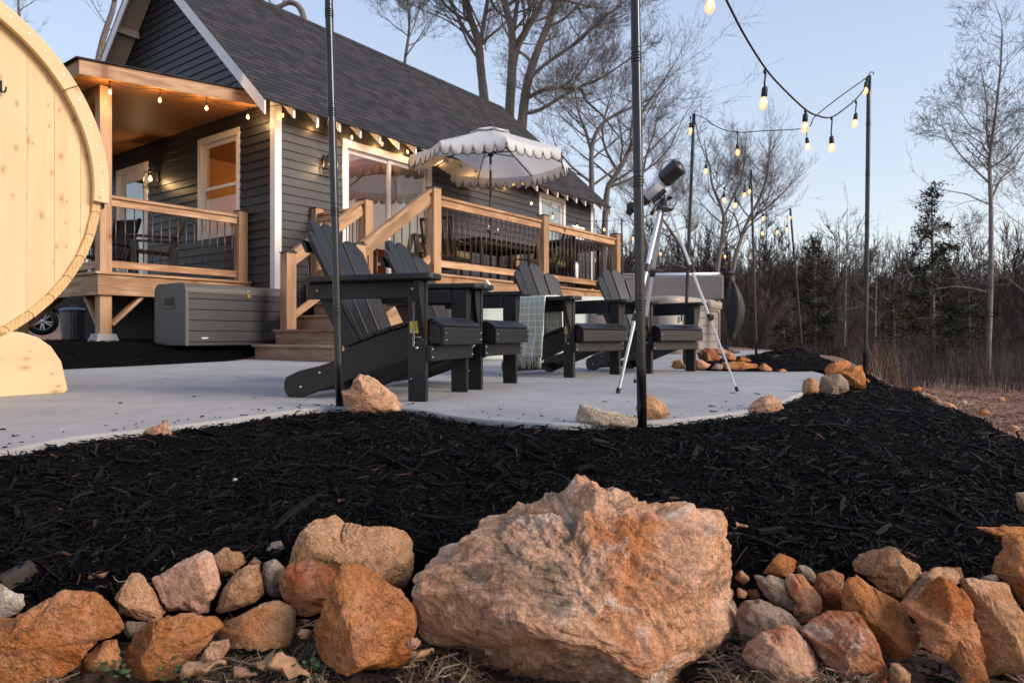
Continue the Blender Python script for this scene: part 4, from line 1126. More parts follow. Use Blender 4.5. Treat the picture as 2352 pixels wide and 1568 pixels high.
strand("string_light", "long low cord of bulbs crossing in front of the woods behind hot tub", q, [(at(1455, 530, 12.7), .07), (at(1518, 566, 12.6), .06), (at(1664, 560, 12.3), .15)])

# ================================================================== patio umbrella
UC = WL(3.39, -1.2, DZ)
um = empty("patio_umbrella", UC, 0, "white octagonal umbrella with black-piped scalloped valance over the deck table", "umbrella")
Rr = 1.36; zr = 3.29 - DZ; za = 3.82 - DZ; hv = .21; A0 = R(12)
def oct_(i, r): return Vector((r * math.cos(A0 + i * math.pi / 4), r * math.sin(A0 + i * math.pi / 4), 0))
mb = MB(); vs = []; fs = []; n = 8; rows = 9; per = 6
for j in range(rows + 1):
    f = .14 + .86 * j / rows
    for i in range(8):
        for k in range(per):
            t = k / per; p = oct_(i, Rr * f).lerp(oct_(i + 1, Rr * f), t)
            s = 4 * t * (1 - t)
            z = za - (za - zr) * (f ** 1.08) - .035 * s * f * (1 - .0 * f) - .02 * math.sin(math.pi * f) 
            vs.append(p * (1 - .03 * s * f) + Vector((0, 0, z)))
m = 8 * per
for j in range(rows):
    for k in range(m): fs.append((j * m + k, (j + 1) * m + k, (j + 1) * m + (k + 1) % m, j * m + (k + 1) % m))
mb.add(vs, fs, smooth=True); cv = mb.build("canopy", M['canvas'], um)
edge = [Vector(v) for v in vs[rows * m:]]
# vent cap on top
mb = MB(); vs2 = []; fs2 = []
for j in range(4):
    f = (.02, .12, .22, .27)[j]
    for i in range(8):
        for k in range(3):
            t = k / 3; p = oct_(i, Rr * f).lerp(oct_(i + 1, Rr * f), t); vs2.append(p + Vector((0, 0, za + .03 - .50 * f ** 1.08 - (0.02 * 4 * t * (1 - t) * (j == 3)))))
for j in range(3):
    for k in range(24): fs2.append((j * 24 + k, (j + 1) * 24 + k, (j + 1) * 24 + (k + 1) % 24, j * 24 + (k + 1) % 24))
fs2.append(tuple(range(24))); mb.add(vs2, fs2); mb.build("vent_cap", M['canvas'], um).modifiers.new("thick", 'SOLIDIFY').thickness = .004
# scalloped valance
per_s = 6
for i in range(8):
    mb = MB(); pip = MB(); vs = []; fs = []; seg = 8 * per_s; ln = []
    for k in range(seg + 1):
        t = k / seg; kk = t * per; a = int(min(kk, per - 1e-6)); fr_ = kk - a
        p = edge[(i * per + a) % m].lerp(edge[(i * per + a + 1) % m], fr_)
        out = Vector((p.x, p.y, 0)).normalized(); ph = (t * per_s) % 1.0
        if k == seg: ph = 0.0
        sc = max(0.0, 1 - abs(2 * ph - 1) ** 2.6) ** .5
        d = hv * (.36 + .64 * sc); wob = .012 * math.sin(t * 21 + i * 2.1)
        q = p + out * (.012 + wob + .02 * sc) - Vector((0, 0, d)); mid = p + out * .012 - Vector((0, 0, d * .45))
        vs += [p, mid, q]; ln.append(q)
    for k in range(seg):
        for r_ in (0, 1): fs.append((3 * k + r_, 3 * k + r_ + 1, 3 * k + 4 + r_, 3 * k + 3 + r_))
    mb.add(vs, fs, smooth=True); v = mb.build("valance", M['canvas'], um); v.modifiers.new("thick", 'SOLIDIFY').thickness = .003
    pip.tube(ln, .0065, 5); pip.build("piping", M['piping'], v)
hub = Vector((0, 0, za - .42))
for i in range(8):
    mb = MB(); e = edge[i * per]; top = Vector((0, 0, za - .04))
    mb.beam(top + (e - top) * .03, e - Vector((0, 0, .012)) - Vector((e.x, e.y, 0)).normalized() * .02, .014, .02); mid = top.lerp(e, .52) - Vector((0, 0, .03))
    mb.beam(hub, mid, .012, .018); mb.build("rib", M['black_metal'], um)
mb = MB(); mb.tube([(0, 0, -.0), (0, 0, za + .06)], .021, 14); mb.lathe([(.0, za + .1), (.02, za + .085), (.026, za + .06)], None, 12); mb.build("pole", M['bronze'], um)
mb = MB(); mb.lathe([(.022, hub.z - .06), (.05, hub.z - .05), (.05, hub.z + .01), (.022, hub.z + .03)], None, 14); mb.build("hub", M['black_metal'], um)
mb = MB(); mb.lathe([(.0215, hub.z - .30), (.023, hub.z - .29), (.023, hub.z - .2), (.0215, hub.z - .19)], None, 14); mb.build("tilt_collar", M['steel'], um)
mb = MB(); mb.lathe([(.24, .0), (.24, .03), (.2, .05), (.04, .07), (.03, .3), (.022, .31)], None, 28); mb.build("base", M['black_metal'], um)

# ================================================================== dining set on the deck
tb = empty("patio_table", WL(3.39, -1.2, DZ), HA, "black slatted dining table on the deck with the umbrella pole through it", "table")
mb = MB(); h = .76
for i in range(8):
    y0 = -.5 + i * .126
    if abs(y0 + .06) < .09: mb.box(-.85, -.05, y0, y0 + .118, h - .022, h); mb.box(.05, .85, y0, y0 + .118, h - .022, h)
    else: mb.box(-.85, .85, y0, y0 + .118, h - .022, h)
mb.build("tabletop", M['black_metal'], tb, bevel=.003)
mb = MB(); mb.box(-.8, .8, -.46, -.43, h - .1, h - .023); mb.box(-.8, .8, .43, .46, h - .1, h - .023); mb.box(-.8, -.77, -.43, .43, h - .1, h - .0235); mb.box(.77, .8, -.43, .43, h - .1, h - .0235); mb.build("apron", M['black_metal'], tb)
for sx in (-1, 1):
    for sy in (-1, 1): mb = MB(); mb.beam((sx * .78, sy * .44, 0.001), (sx * .76, sy * .42, h - .024), .05, .05, (1, 0, 0)); mb.build("leg", M['black_metal'], tb, bevel=.003)
def patio_chair(first=None):
    t = empty("patio_chair", (0, 0, 0), 0, None, "chair", "cushioned chairs round the deck table")
    mb = MB(); mb.box(-.24, .24, -.26, .26, .36, .39); mb.build("seat_frame", M['black_metal'], t)
    mb = MB(); mb.box(-.25, .25, -.25, .25, .391, .49); mb.build("cushion", M['olive'], t, bevel=.035, seg=4)
    mb = MB(); mb.hexa([(-.235, -.24, .48), (-.14, -.24, .48), (-.14, .24, .48), (-.235, .24, .48), (-.305, -.23, .68), (-.235, -.23, .68), (-.235, .23, .68), (-.305, .23, .68)]); mb.build("back_cushion", M['olive'], t, bevel=.03, seg=4)
    mb = MB()
    for y in np.linspace(-.19, .19, 4): mb.beam((-.25, y, .42), (-.40, y, .96), .05, .012, (1, 0, .3))
    mb.beam((-.40, -.27, .955), (-.40, .27, .955), .05, .02, (1, 0, .3)); mb.build("back_slats", M['black_metal'], t)
    for sy in (-1, 1): mb = MB(); mb.beam((-.25, sy * .26, .38), (-.41, sy * .26, .97), .03, .03, (1, 0, .3)); mb.build("back_frame", M['black_metal'], t)
    for sy in (-1, 1):
        for x0, x1 in ((.23, .25), (-.24, -.31)): mb = MB(); mb.beam((x1, sy * .26, 0.001), (x0, sy * .26, .38), .03, .03, (1, 0, 0)); mb.build("leg", M['black_metal'], t)
        mb = MB(); mb.tube([(.24, sy * .27, .37), (.25, sy * .275, .58), (.22, sy * .275, .62), (-.30, sy * .27, .63)], .016, 8); mb.build("arm", M['black_metal'], t)
    return t
pc = patio_chair(); pc["label"] = "black slat-back chair with olive cushion, at the table end by the stairs"
pc.location = WL(2.15, -1.35, DZ); pc.rotation_euler.z = HA + .25
for (x, y, a, lb) in ((4.62, -1.25, math.pi - .1, "black chair with olive cushion behind the middle rail post"), (3.0, -.42, -math.pi / 2, "dark cushioned chair between the table and the house wall"), (3.95, -2.0, math.pi / 2 + .2, "olive-cushioned chair with its back to the railing below the umbrella")):
    c = copy_tree(pc); c["label"] = lb; c["category"] = "chair"; c.location = WL(x, y, DZ); c.rotation_euler.z = HA + a
def wineglass(p, label):
    t = empty("wine_glass", p, 0, label, "glass", "wine glasses on the deck table")
    mb = MB(); mb.lathe([(.033, 0), (.033, .003), (.004, .01), (.004, .09), (.02, .10), (.037, .125), (.041, .155), (.036, .20), (.033, .215)], None, 18, cap=False); mb.build("bowl", M['lampglass'], t)
    mb = MB(); mb.lathe([(.0, .101), (.019, .103), (.035, .126), (.037, .138), (0, .138)], None, 18); mb.build("wine", plain("red_wine", (.03, .004, .008), .1, bstr=0), t)
wineglass(WL(3.15, -1.52, DZ + .7605), "stemmed glass of red wine on the deck table beside the umbrella pole")
wineglass(WL(2.82, -1.60, DZ + .7605), "shorter-looking wine glass nearer the stair end of the deck table")
gr = empty("flat_top_griddle", WL(4.95, -1.85, DZ), HA, "black flat-top griddle on a stand near the deck's end railing", "griddle")
mb = MB(); mb.box(-.35, .62, -.28, .28, .80, .93); mb.build("cook_top", M['black_metal'], gr, bevel=.01)
mb = MB(); mb.box(-.62, -.355, -.24, .24, .84, .87); mb.build("side_shelf", M['black_metal'], gr, bevel=.004)
mb = MB(); mb.box(-.33, .6, -.24, .24, .16, .18); mb.build("low_shelf", M['black_metal'], gr)
for x in (-.32, .59):
    for y in (-.24, .24): mb = MB(); mb.box(x - .022, x + .022, y - .022, y + .022, .001, .799); mb.build("leg", M['black_metal'], gr)
mb = MB(); mb.box(-.335, -.30, -.21, .21, .18, .79); mb.build("side_panel", M['black_metal'], gr)
for x in (-.1, .15, .4): mb = MB(); mb.lathe([(.022, 0), (.022, .02), (0, .024)], Matrix.Translation((x, -.281, .86)) @ Matrix.Rotation(R(90), 4, 'X'), 12); mb.build("knob", M['steel'], gr)
mb = MB(); mb.lathe([(.0, 0), (.11, .005), (.15, .05), (.152, .30), (.12, .36), (.06, .385), (.06, .44), (0, .44)], Matrix.Translation(WL(4.95, -1.85, DZ + .181)), 24)
tank = mb.build("gas_tank", M['whitepaint']); tag(tank, "white gas cylinder on the griddle's low shelf", "gas cylinder")
tank.data.transform(Matrix.Translation(-WL(4.95, -1.85, DZ + .181))); tank.location = WL(4.95, -1.85, DZ + .181)
mb = MB(); mb.box(-.21, .21, -.16, .16, 0, .22); mb.box(-.22, .22, -.17, .17, .2205, .27); cb = mb.build("cooler_box", M['whitepaint'], bevel=.02, seg=3); cb.location = WL(5.0, -1.82, DZ + .931); cb.rotation_euler.z = HA; tag(cb, "white box sitting on top of the black griddle", "cooler")

# ================================================================== Adirondack chairs
TS = None
def text_mesh(s, size, mat, name, align='CENTER'):
    c = bpy.data.curves.new(name, 'FONT'); c.body = s; c.size = size; c.align_x = align; c.align_y = 'CENTER'; c.extrude = size * .01
    o = bpy.data.objects.new(name, c); COL.objects.link(o); bpy.context.view_layer.update()
    dg = bpy.context.evaluated_depsgraph_get(); me = bpy.data.meshes.new_from_object(o.evaluated_get(dg)); bpy.data.objects.remove(o)
    me.materials.clear(); me.materials.append(mat); n = bpy.data.objects.new(name, me); COL.objects.link(n); return n
def adirondack():
    t = empty("adirondack_chair", (0, 0, 0), 0, None, "chair", "black Adirondack chairs on the patio")
    B = M['black_hdpe']; HW = .262
    def bd(name, fn, bev=.005, seg=2): mb = MB(); fn(mb); return mb.build(name, B, t, bevel=bev, seg=seg)
    for s in (-1, 1):
        bd("front_leg", lambda m: m.box(-.044, .044, s * HW - .013, s * HW + .013, 0, .528))
        # tapered bracket outside the leg that carries the arm
        def br(m):
            y0 = s * (HW + .0132); y1 = s * (HW + .078)
            m.prism([Vector((.012, y0, .527)), Vector((.012, y1, .527)), Vector((.012, y1 - s * .012, .44)), Vector((.012, y0 + s * .012, .30)), Vector((.012, y0, .285))], (.026, 0, 0))
        bd("arm_bracket", br, .003)
        def arm(m):
            y0, y1 = s * (HW - .035), s * (HW + .105); q = []
            q += [(.085, y0 + s * .01), (.108, y0 + s * .03)] + [(.108 - .035 * (1 - math.cos(a)), y1 - s * .035 + s * .035 * math.sin(a)) for a in np.linspace(0, math.pi / 2, 5)]
            q += [(-.30, y1 - s * .012), (-.52, y1 - s * .045), (-.59, y1 - s * .07), (-.60, y0 + s * .02), (-.585, y0)]
            m.prism([Vector((a, b, .529 - .022 * (.1 - a) * 0)) for a, b in q], (0, 0, .027))
        ar = bd("armrest", arm, .006, 3)
        bd("arm_rail", lambda m: m.box(-.545, -.046, s * (HW - .008) - .012, s * (HW - .008) + .012, .455, .5275), .003)
        def side(m):
            y = s * (HW - .0275)
            q = [(.10, .345), (.10, .275), (.04, .235), (-.03, .20), (-.30, .105), (-.60, .0), (-.655, .0)] + [(-.655 - .035 * math.sin(a), .055 - .055 * math.cos(a)) for a in np.linspace(.3, 2.4, 5)] + [(-.61, .125), (-.50, .150), (-.44, .168), (-.36, .236), (-.2, .292), (-.04, .337), (.045, .352)]
            m.prism([Vector((a, y - .0125, b)) for a, b in q], (0, .025, 0))
        bd("side_rail", side, .004)
    bd("front_stretcher", lambda m: m.box(.0445, .068, -HW - .013, HW + .013, .178, .246), .004)
    bd("rear_stretcher", lambda m: m.box(-.60, -.575, -HW + .041, HW - .041, .02, .075), .004)
    # seat: slats across, a sloped nose slat and the front board
    def slat(m, p, q, th=.02): 
        d = Vector(q) - Vector(p); n_ = Vector((-d.z, 0, d.x)).normalized() * th
        a, b = Vector(p), Vector(q); Y = Vector((0, HW - .004, 0))
        m.hexa([a - Y, b - Y, b + Y, a + Y, a - Y + n_, b - Y + n_, b + Y + n_, a + Y + n_])
    sl = [((-.355, 0, .240), (-.29, 0, .262)), ((-.283, 0, .264), (-.215, 0, .287)), ((-.208, 0, .289), (-.14, 0, .310)), ((-.133, 0, .312), (-.062, 0, .331)), ((-.055, 0, .334), (.018, 0, .350)), ((.025, 0, .352), (.048, 0, .355))]
    for p, q in sl: bd("seat_slat", lambda m: slat(m, p, q), .004)
    bd("seat_slat", lambda m: slat(m, (.050, 0, .353), (.108, 0, .322)), .004)
    bd("seat_front", lambda m: m.box(.1003, .122, -HW + .006, HW - .006, .248, .325), .004)
    for s in (-1, 1):
        bd("seat_end", lambda m: m.prism([Vector((.045 + .001, s * (HW - .0145), .262)), Vector((.100, s * (HW - .0145), .252)), Vector((.100, s * (HW - .0145), .324)), Vector((.052, s * (HW - .0145), .351))], (0, s * .0095, 0)), .002)
    # back: four slats on a hollow curve
    base = Vector((-.352, 0, .232)); topc = Vector((-.655, 0, .872)); up = (topc - base).normalized(); fw = Vector((-up.z, 0, up.x)); fw = fw if fw.x > 0 else -fw
    L = (topc - base).length
    tops = [(.80, .885), (.955, 1.0), (1.0, .955), (.885, .80)]
    for i in range(4):
        def back(m):
            th_ = .022; q = []; nseg = 7
            for j in range(nseg + 1):
                f = j / nseg; wb = .096; wt = .132; cols = []
            uA = (-2 + i) + .03; uB = (-1 + i) - .03
            def P(u, l, off):
                wdt = .098 + (.132 - .098) * min(l / L, 1.0); x = u * wdt
                bow = .046 * (u / 2) ** 2
                return base + up * l + Vector((0, x, 0)) + fw * (bow + off)
            tA, tB = tops[i]
            nl = 10; rowsL = [L * .86 * k / nl for k in range(nl + 1)]
            prof = []
            K_ = 8
            edgepts = [(uA, l) for l in rowsL[:-1]]
            # outline: up the A side, over a rounded top, down the B side
            out = [(uA, 0.0)]
            for k in range(1, 5): out.append((uA, L * tA * .93 * k / 4))
            for k in range(1, K_):
                f = k / K_; u = uA + (uB - uA) * f; lt = L * (tA + (tB - tA) * f); rnd_ = L * .07 * (1 - (1 - min(f, 1 - f) * 2) ** 2.5) 
                out.append((u, lt - L * .07 + rnd_ * 1.0))
            for k in range(4, 0, -1): out.append((uB, L * tB * .93 * k / 4))
            out.append((uB, 0.0))
            vsf = [P(u, l, .0) for u, l in out]; vsb = [P(u, l, -th_) for u, l in out]; k = len(out)
            nn = (vsf[2] - vsf[0]).cross(vsf[-2] - vsf[0])
            vs = vsf + vsb; fs = [tuple(range(k)), tuple(reversed(range(k, 2 * k)))] + [((a + 1) % k, a, k + a, k + (a + 1) % k) for a in range(k)]
            if nn.dot(fw) < 0: fs = [tuple(reversed(f)) for f in fs]
            gs = [Vector((l, u * .12, .3 * i)) for u, l in out] * 2
            m.add(vs, fs, gs)
        bd("back_slat", back, .005)
    bd("back_rail", lambda m: m.beam(base + up * .35 - fw * .036 + Vector((0, -HW + .015, 0)), base + up * .35 - fw * .036 + Vector((0, HW - .015, 0)), .07, .022, fw), .004)
    bd("back_rail", lambda m: m.beam(base + up * .06 - fw * .036 + Vector((0, -.2, 0)), base + up * .06 - fw * .036 + Vector((0, .2, 0)), .07, .022, fw), .004)
    bd("back_rail", lambda m: m.beam(base + up * .55 - fw * .036 + Vector((0, -.185, 0)), base + up * .55 - fw * .036 + Vector((0, .185, 0)), .06, .02, fw), .004)
    # legs that carry the folding back
    for s in (-1, 1): bd("back_leg", lambda m: m.beam(Vector((-.50, s * (HW - .055), .50)), Vector((-.33, s * (HW - .055), .20)), .022, .075, (0, 1, 0) if False else fw), .003)
    sc = MB()
    def bolt(x, y, z, ax, r=.006):
        Mx = Matrix.Translation((x, y, z)) @ (Matrix.Rotation(R(90), 4, 'X') if ax == 'y-' else Matrix.Rotation(R(-90), 4, 'X') if ax == 'y+' else Matrix.Rotation(R(90), 4, 'Y'))
        sc.lathe([(r, -.001), (r, .0015), (r * .6, .0035), (0, .004)], Mx, 10)
    y = -HW - .0134
    for x, z, r in ((.0, .235, .007), (.02, .31, .003), (-.02, .495, .008), (-.028, .10, .003)): bolt(x, y, z, 'y-', r)
    yr_ = -HW + .008 - .0122
    bolt(-.50, yr_ - .0005, .495, 'y-', .006); yo = -(HW - .0275) - .0127
    bolt(-.60, yo, .05, 'y-', .0065); bolt(-.50, yo, .118, 'y-', .006)
    for yy in (-.262, .262):
        for z in (.195, .23): bolt(.0681, yy, z, 'x', .0045)
    for yy in (-.235, .235):
        for z in (.27, .30): bolt(.1221, yy, z, 'x', .003)
    sc.build("bolt", M['steel'], t).name = "bolt_heads"
    # hang tag and chain on the outer face of the front leg
    yl = -HW - .0135
    mb = MB(); mb.box(-.032, .020, yl - .003, yl - .0015, .300, .352); tg = mb.build("warning_tag", M['tagy'], t)
    tg["label"] = "yellow Warning tag on the chair's front leg"
    tx = text_mesh("Warning", .0125, M['ink'], "tag_text"); tx.parent = tg; tx.location = (-.004, yl - .0034, .343); tx.rotation_euler = (R(90), 0, 0)
    mb = MB()
    for k in range(5): mb.box(-.028, -.028 + (.042, .038, .043, .028, .036)[k], yl - .0034, yl - .0031, .3335 - k * .0048, .3347 - k * .0048)
    mb.build("tag_lines", M['ink'], tg)
    mb = MB(); mb.lathe([(0, 0), (.0085, 0), (.0085, .0004), (0, .0004)], Matrix.Translation((-.021, yl - .0031, .3105)) @ Matrix.Rotation(R(90), 4, 'X'), 20); pg = mb.build("prohibition_sign", M['whitepaint'], tg)
    mb = MB(); ci = [(-.021 + .0085 * math.cos(a), yl - .0037, .3105 + .0085 * math.sin(a)) for a in np.linspace(0, 2 * math.pi, 21)]; mb.tube(ci, .0006, 5, cap=False); mb.tube([(-.027, yl - .0037, .3165), (-.015, yl - .0037, .3045)], .0006, 5); mb.build("sign_ring", plain("red_brown_ink", (.22, .05, .04), .6, bstr=0), pg)
    mb = MB(); z = .425; k = 0; x = -.012
    while z > .25:
        a = 1.2 if k % 2 else .25; lk = []
        for t_ in np.linspace(0, 2 * math.pi, 13): lk.append((x + .004 * math.cos(t_) * math.cos(a), yl - .0075 + .0045 * math.cos(t_) * math.sin(a) - .0005, z + .0095 * math.sin(t_)))
        mb.tube(lk, .0011, 5, cap=False); z -= .0145; k += 1; x += .0008 * math.sin(k)
    mb.tube([(-.002, yl - .004, .275), (.006, yl - .012, .282), (.018, yl - .009, .283), (.02, yl - .003, .279)], .002, 6)
    mb.build("chain", M['steel'], t)
    return t
AC = adirondack()
def leg_mid(px0, py0, px1, py1):
    a, b = grd(px0, py0), grd(px1, py1); return a, b
chair_pose = [(-.34, 3.25, -R(16)), (-.105, 3.90, -R(21)), (.58, 4.88, -R(45)), (1.24, 5.36, -R(52))]
labels = ["black Adirondack chair beside the dark pole, nearest the pale rock", "second black Adirondack chair, standing between first chair and plaid blanket", "black Adirondack chair with a plaid blanket over its arm", "black Adirondack chair behind the telescope tripod"]
chairs = []
for i, ((x, y, a), lb) in enumerate(zip(chair_pose, labels)):
    c = AC if i == 0 else copy_tree(AC)
    c["label"] = lb; c["category"] = "chair"; c.location = (x, y, 0); c.rotation_euler.z = a; chairs.append(c)
    bpy.context.view_layer.update()

# plaid blanket over the near arm of the third chair
def blanket():
    m, nt, b = mk("sage_plaid_wool")
    v = node(nt, "ShaderNodeAttribute", attribute_name="gc").outputs["Vector"]; sp = nt.nodes.new("ShaderNodeSeparateXYZ"); nt.links.new(v, sp.inputs[0])
    lines = None
    for k, per_, w_ in ((0, .041, .10), (1, .046, .085)):
        f = math_(nt, 'FRACT', math_(nt, 'DIVIDE', sp.outputs[k], per_)); l = math_(nt, 'LESS_THAN', f, w_)
        lines = l if lines is None else math_(nt, 'MAXIMUM', lines, l)
    n1 = noi(nt, v, 260, 2); n2 = noi(nt, v, 22, 3)
    base = ramp(nt, n1, [(.3, (.40, .41, .31)), (.7, (.58, .59, .46))])
    c = mixc(nt, math_(nt, 'MULTIPLY', lines, math_(nt, 'ADD', .55, math_(nt, 'MULTIPLY', n1, .5)), True), base, (.92, .92, .90))
    nt.links.new(c, b.inputs["Base Color"]); b.inputs["Roughness"].default_value = .95; b.inputs["Specular IOR Level"].default_value = .1
    bump(nt, b, n1, .6, .004)
    x0, y0, a0 = chair_pose[2]
    t = empty("throw_blanket", (x0, y0, 0), a0, "sage plaid throw with tasselled fringe draped over a black chair arm", "blanket")
    HW = .262; yi, yo = -(HW - .045), -(HW + .117)
    prof = [(yi + .03, .30), (yi + .025, .42), (yi + .015, .52), (yi + .004, .556), (yi - .02, .566), (-.30, .567), (yo + .02, .566), (yo - .004, .556), (yo - .010, .52), (yo - .016, .42), (yo - .013, .32), (yo - .02, .22), (yo - .018, .135)]
    prof = [tuple(p) for p in spline([(0, *p) for p in prof], 4)]
    n = 40; vs = []; gs = []; L = 0; rows = []
    for i, (_, y, z) in enumerate(prof):
        if i: L += math.hypot(y - prof[i - 1][1], z - prof[i - 1][2])
        hang = max(0, (.55 - z)) * 1.6
        for k in range(n + 1):
            u = k / n; outer = y < -.3
            xw = -.40 + .285 * u + (hang * .030 * (math.sin(u * 9 + .6) - .2) if outer else -hang * .02)
            xw += (.02 * (1 - u) - .008) * hang
            fold = hang * (.034 * math.sin(u * 13 + 1.0 + z * 3) + .014 * math.sin(u * 29 + 2))
            vs.append(Vector((xw, y - fold if outer else y + fold, z + (.004 * math.sin(u * 7) if not outer else 0)))); gs.append(Vector((u * .25 + .013 * math.sin(z * 11) * hang, L, 0)))
    m_ = n + 1; fs = [(i * m_ + k, i * m_ + k + 1, (i + 1) * m_ + k + 1, (i + 1) * m_ + k) for i in range(len(prof) - 1) for k in range(n)]
    mb = MB(); mb.add(vs, fs, gs, smooth=True); o = mb.build("cloth", m, t); o.modifiers.new("thick", 'SOLIDIFY').thickness = .008
    o.modifiers["thick"].offset = 1
    fm = MB(); last = vs[-m_:]
    for k in range(0, 120):
        u = k / 119; a = last[min(int(u * n), n)]; p = Vector(a) + Vector((random.uniform(-.004, .004), random.uniform(-.008, .004), .004))
        l = random.uniform(.05, .085); sx = random.uniform(-.02, .012)
        fm.tube([p, p + Vector((sx * .3, random.uniform(-.006, .002), -l * .5)), p + Vector((sx, random.uniform(-.01, .004), -l))], [.0024, .0020, .0011], 4)
        if k % 9 == 0: fm.lathe([(0, .006), (.005, .003), (.006, -.003), (.003, -.009)], Matrix.Translation(p + Vector((0, -.004, -.018))), 8)
    fm.build("fringe", m, t)
blanket()

# ================================================================== telescope on its tripod
th = at(1525, 470, 3.62)
base_pts = [grd(1419, 903), grd(1694, 899), grd(1459, 879)]
ts = empty("telescope", Vector((th.x, th.y, 0)), 0, "white telescope with black dew shield on a silver tripod", "telescope")
o = Vector((th.x, th.y, 0))
hubp = th - o
for i, b in enumerate(base_pts):
    b = b - o; d = (b - hubp).normalized(); side = Vector((b.x, b.y, 0)).normalized(); s0 = hubp + side * .025 - Vector((0, 0, .02))
    mb = MB(); mid = s0.lerp(b, .56); low = s0.lerp(b, .60)
    perp = d.cross(side).normalized()
    mb.beam(s0, low, .022, .014, side); lg = mb.build("leg", M['alu'], ts, bevel=.003)
    mb = MB(); mb.beam(s0.lerp(b, .50), b - d * .02, .015, .010, side); mb.build("lower_tube", M['alu'], lg, bevel=.002)
    mb = MB(); mb.beam(low - d * .018, low + d * .022, .030, .022, side); mb.box(low.x - .006, low.x + .018, low.y - .02, low.y - .01, low.z - .012, low.z + .012); mb.build("leg_lock", M['blackplastic'], lg, bevel=.003)
    mb = MB(); q = s0.lerp(b, .335); mb.beam(q - d * .02, q + d * .022, .031, .024, side); mb.build("brace_clip", M['blackplastic'], lg, bevel=.003)
    mb = MB(); c = Vector((hubp.x, hubp.y, q.z + .0)) + Vector((0, 0, -.01)); mb.beam(q, c, .010, .006); mb.build("spreader_arm", M['black_metal'], lg)
    mb = MB(); mb.beam(b - d * .028, b - Vector((0, 0, -.001)), .020, .016, side); mb.build("foot", M['rubber'], lg, bevel=.003)
mb = MB(); mb.tube([hubp + Vector((0, 0, -.035)), hubp + Vector((0, 0, .01))], .036, 18); mb.tube([hubp + Vector((0, 0, .0102)), hubp + Vector((0, 0, .05))], [.022, .019], 14); mb.build("tripod_hub", M['blackplastic'], ts, bevel=.002)
mb = MB(); mb.tube([hubp + Vector((.03, -.01, -.03)), hubp + Vector((.038, -.035, -.025)), hubp + Vector((.0, -.04, -.022)), hubp + Vector((-.03, -.03, -.02))], .012, 8); mb.build("hub_plate", M['galv'], ts)
ax = Vector((.636, -.5, .584)).normalized()
f0 = at(1562, 379, 3.52) - o; f0 = f0
e0 = ax.cross(Vector((0, 0, 1))).normalized(); e2_ = e0.cross(ax)
MT = Matrix((( e0.x, e2_.x, ax.x, f0.x), (e0.y, e2_.y, ax.y, f0.y), (e0.z, e2_.z, ax.z, f0.z), (0, 0, 0, 1)))
if MT.to_3x3().determinant() < 0: MT = Matrix(((-e0.x, e2_.x, ax.x, f0.x), (-e0.y, e2_.y, ax.y, f0.y), (-e0.z, e2_.z, ax.z, f0.z), (0, 0, 0, 1)))
mb = MB(); mb.lathe([(.016, -.004), (.019, -.002), (.0195, .006), (.023, .007), (.024, .0005), (.042, .0), (.0465, -.003), (.0475, -.02), (.0465, -.095), (.044, -.112), (.037, -.115)], MT, 40, cap=False); mb.lathe([(0, -.012), (.0165, -.012)], MT, 20); mb.build("dew_shield", M['blackplastic'], ts)
mb = MB(); mb.lathe([(.0368, -.113), (.037, -.235)], MT, 40); tube_ = mb.build("optical_tube", M['whitepaint'], ts)
mb = MB(); mb.lathe([(.0372, -.232), (.0385, -.236), (.0385, -.262), (.032, -.272), (.025, -.29), (.0245, -.33), (.018, -.335), (.018, -.37), (0, -.371)], MT, 32); mb.build("focuser", M['blackplastic'], ts)
fp = MT @ Vector((0, 0, -.315))
mb = MB(); kx = (MT.to_3x3() @ Vector((1, 0, 0))); mb.tube([fp - kx * .045, fp + kx * .045], .006, 10); mb.tube([fp + kx * .036, fp + kx * .052], .017, 16); mb.tube([fp - kx * .036, fp - kx * .052], .017, 16); mb.build("focus_knob", M['blackplastic'], ts)
mb = MB(); ep = at(1449, 467, 3.66) - o; bk = MT @ Vector((0, 0, -.365)); mb.tube([bk, bk.lerp(ep, .35) + Vector((0, 0, -.006)), bk.lerp(ep, .62)], [.017, .018, .016], 16); mb.tube([bk.lerp(ep, .62), bk.lerp(ep, .94)], .0205, 16); mb.build("eyepiece", M['blackplastic'], ts)
mb = MB(); mb.tube([bk.lerp(ep, .941), ep], .0145, 16); mb.build("eyepiece_ring", M['steel'], ts)
mb = MB(); dn = -(MT.to_3x3() @ Vector((0, 1, 0))); c1 = MT @ Vector((0, 0, -.135)); c2 = MT @ Vector((0, 0, -.225)); mb.beam(c1 + dn * .048, c2 + dn * .048, .018, .022, dn); mb.beam(c1.lerp(c2, .5) + dn * .06, hubp + Vector((0, 0, .045)), .024, .02, (0, 1, 0)); mb.build("mount_bracket", M['blackplastic'], ts, bevel=.003)
mb = MB(); h0 = hubp + Vector((-.01, -.02, .045)); h1 = at(1497, 490, 3.5) - o; mb.tube([h0, h0.lerp(h1, .45)], .0035, 8); mb.tube([h0.lerp(h1, .42), h1], [.007, .011], 12); mb.build("pan_handle", M['blackplastic'], ts)
mb = MB(); mb.tube([hubp + Vector((.02, -.01, .03)), hubp + Vector((.04, -.02, .035))], .009, 10); mb.build("clamp_knob", M['black_metal'], ts)
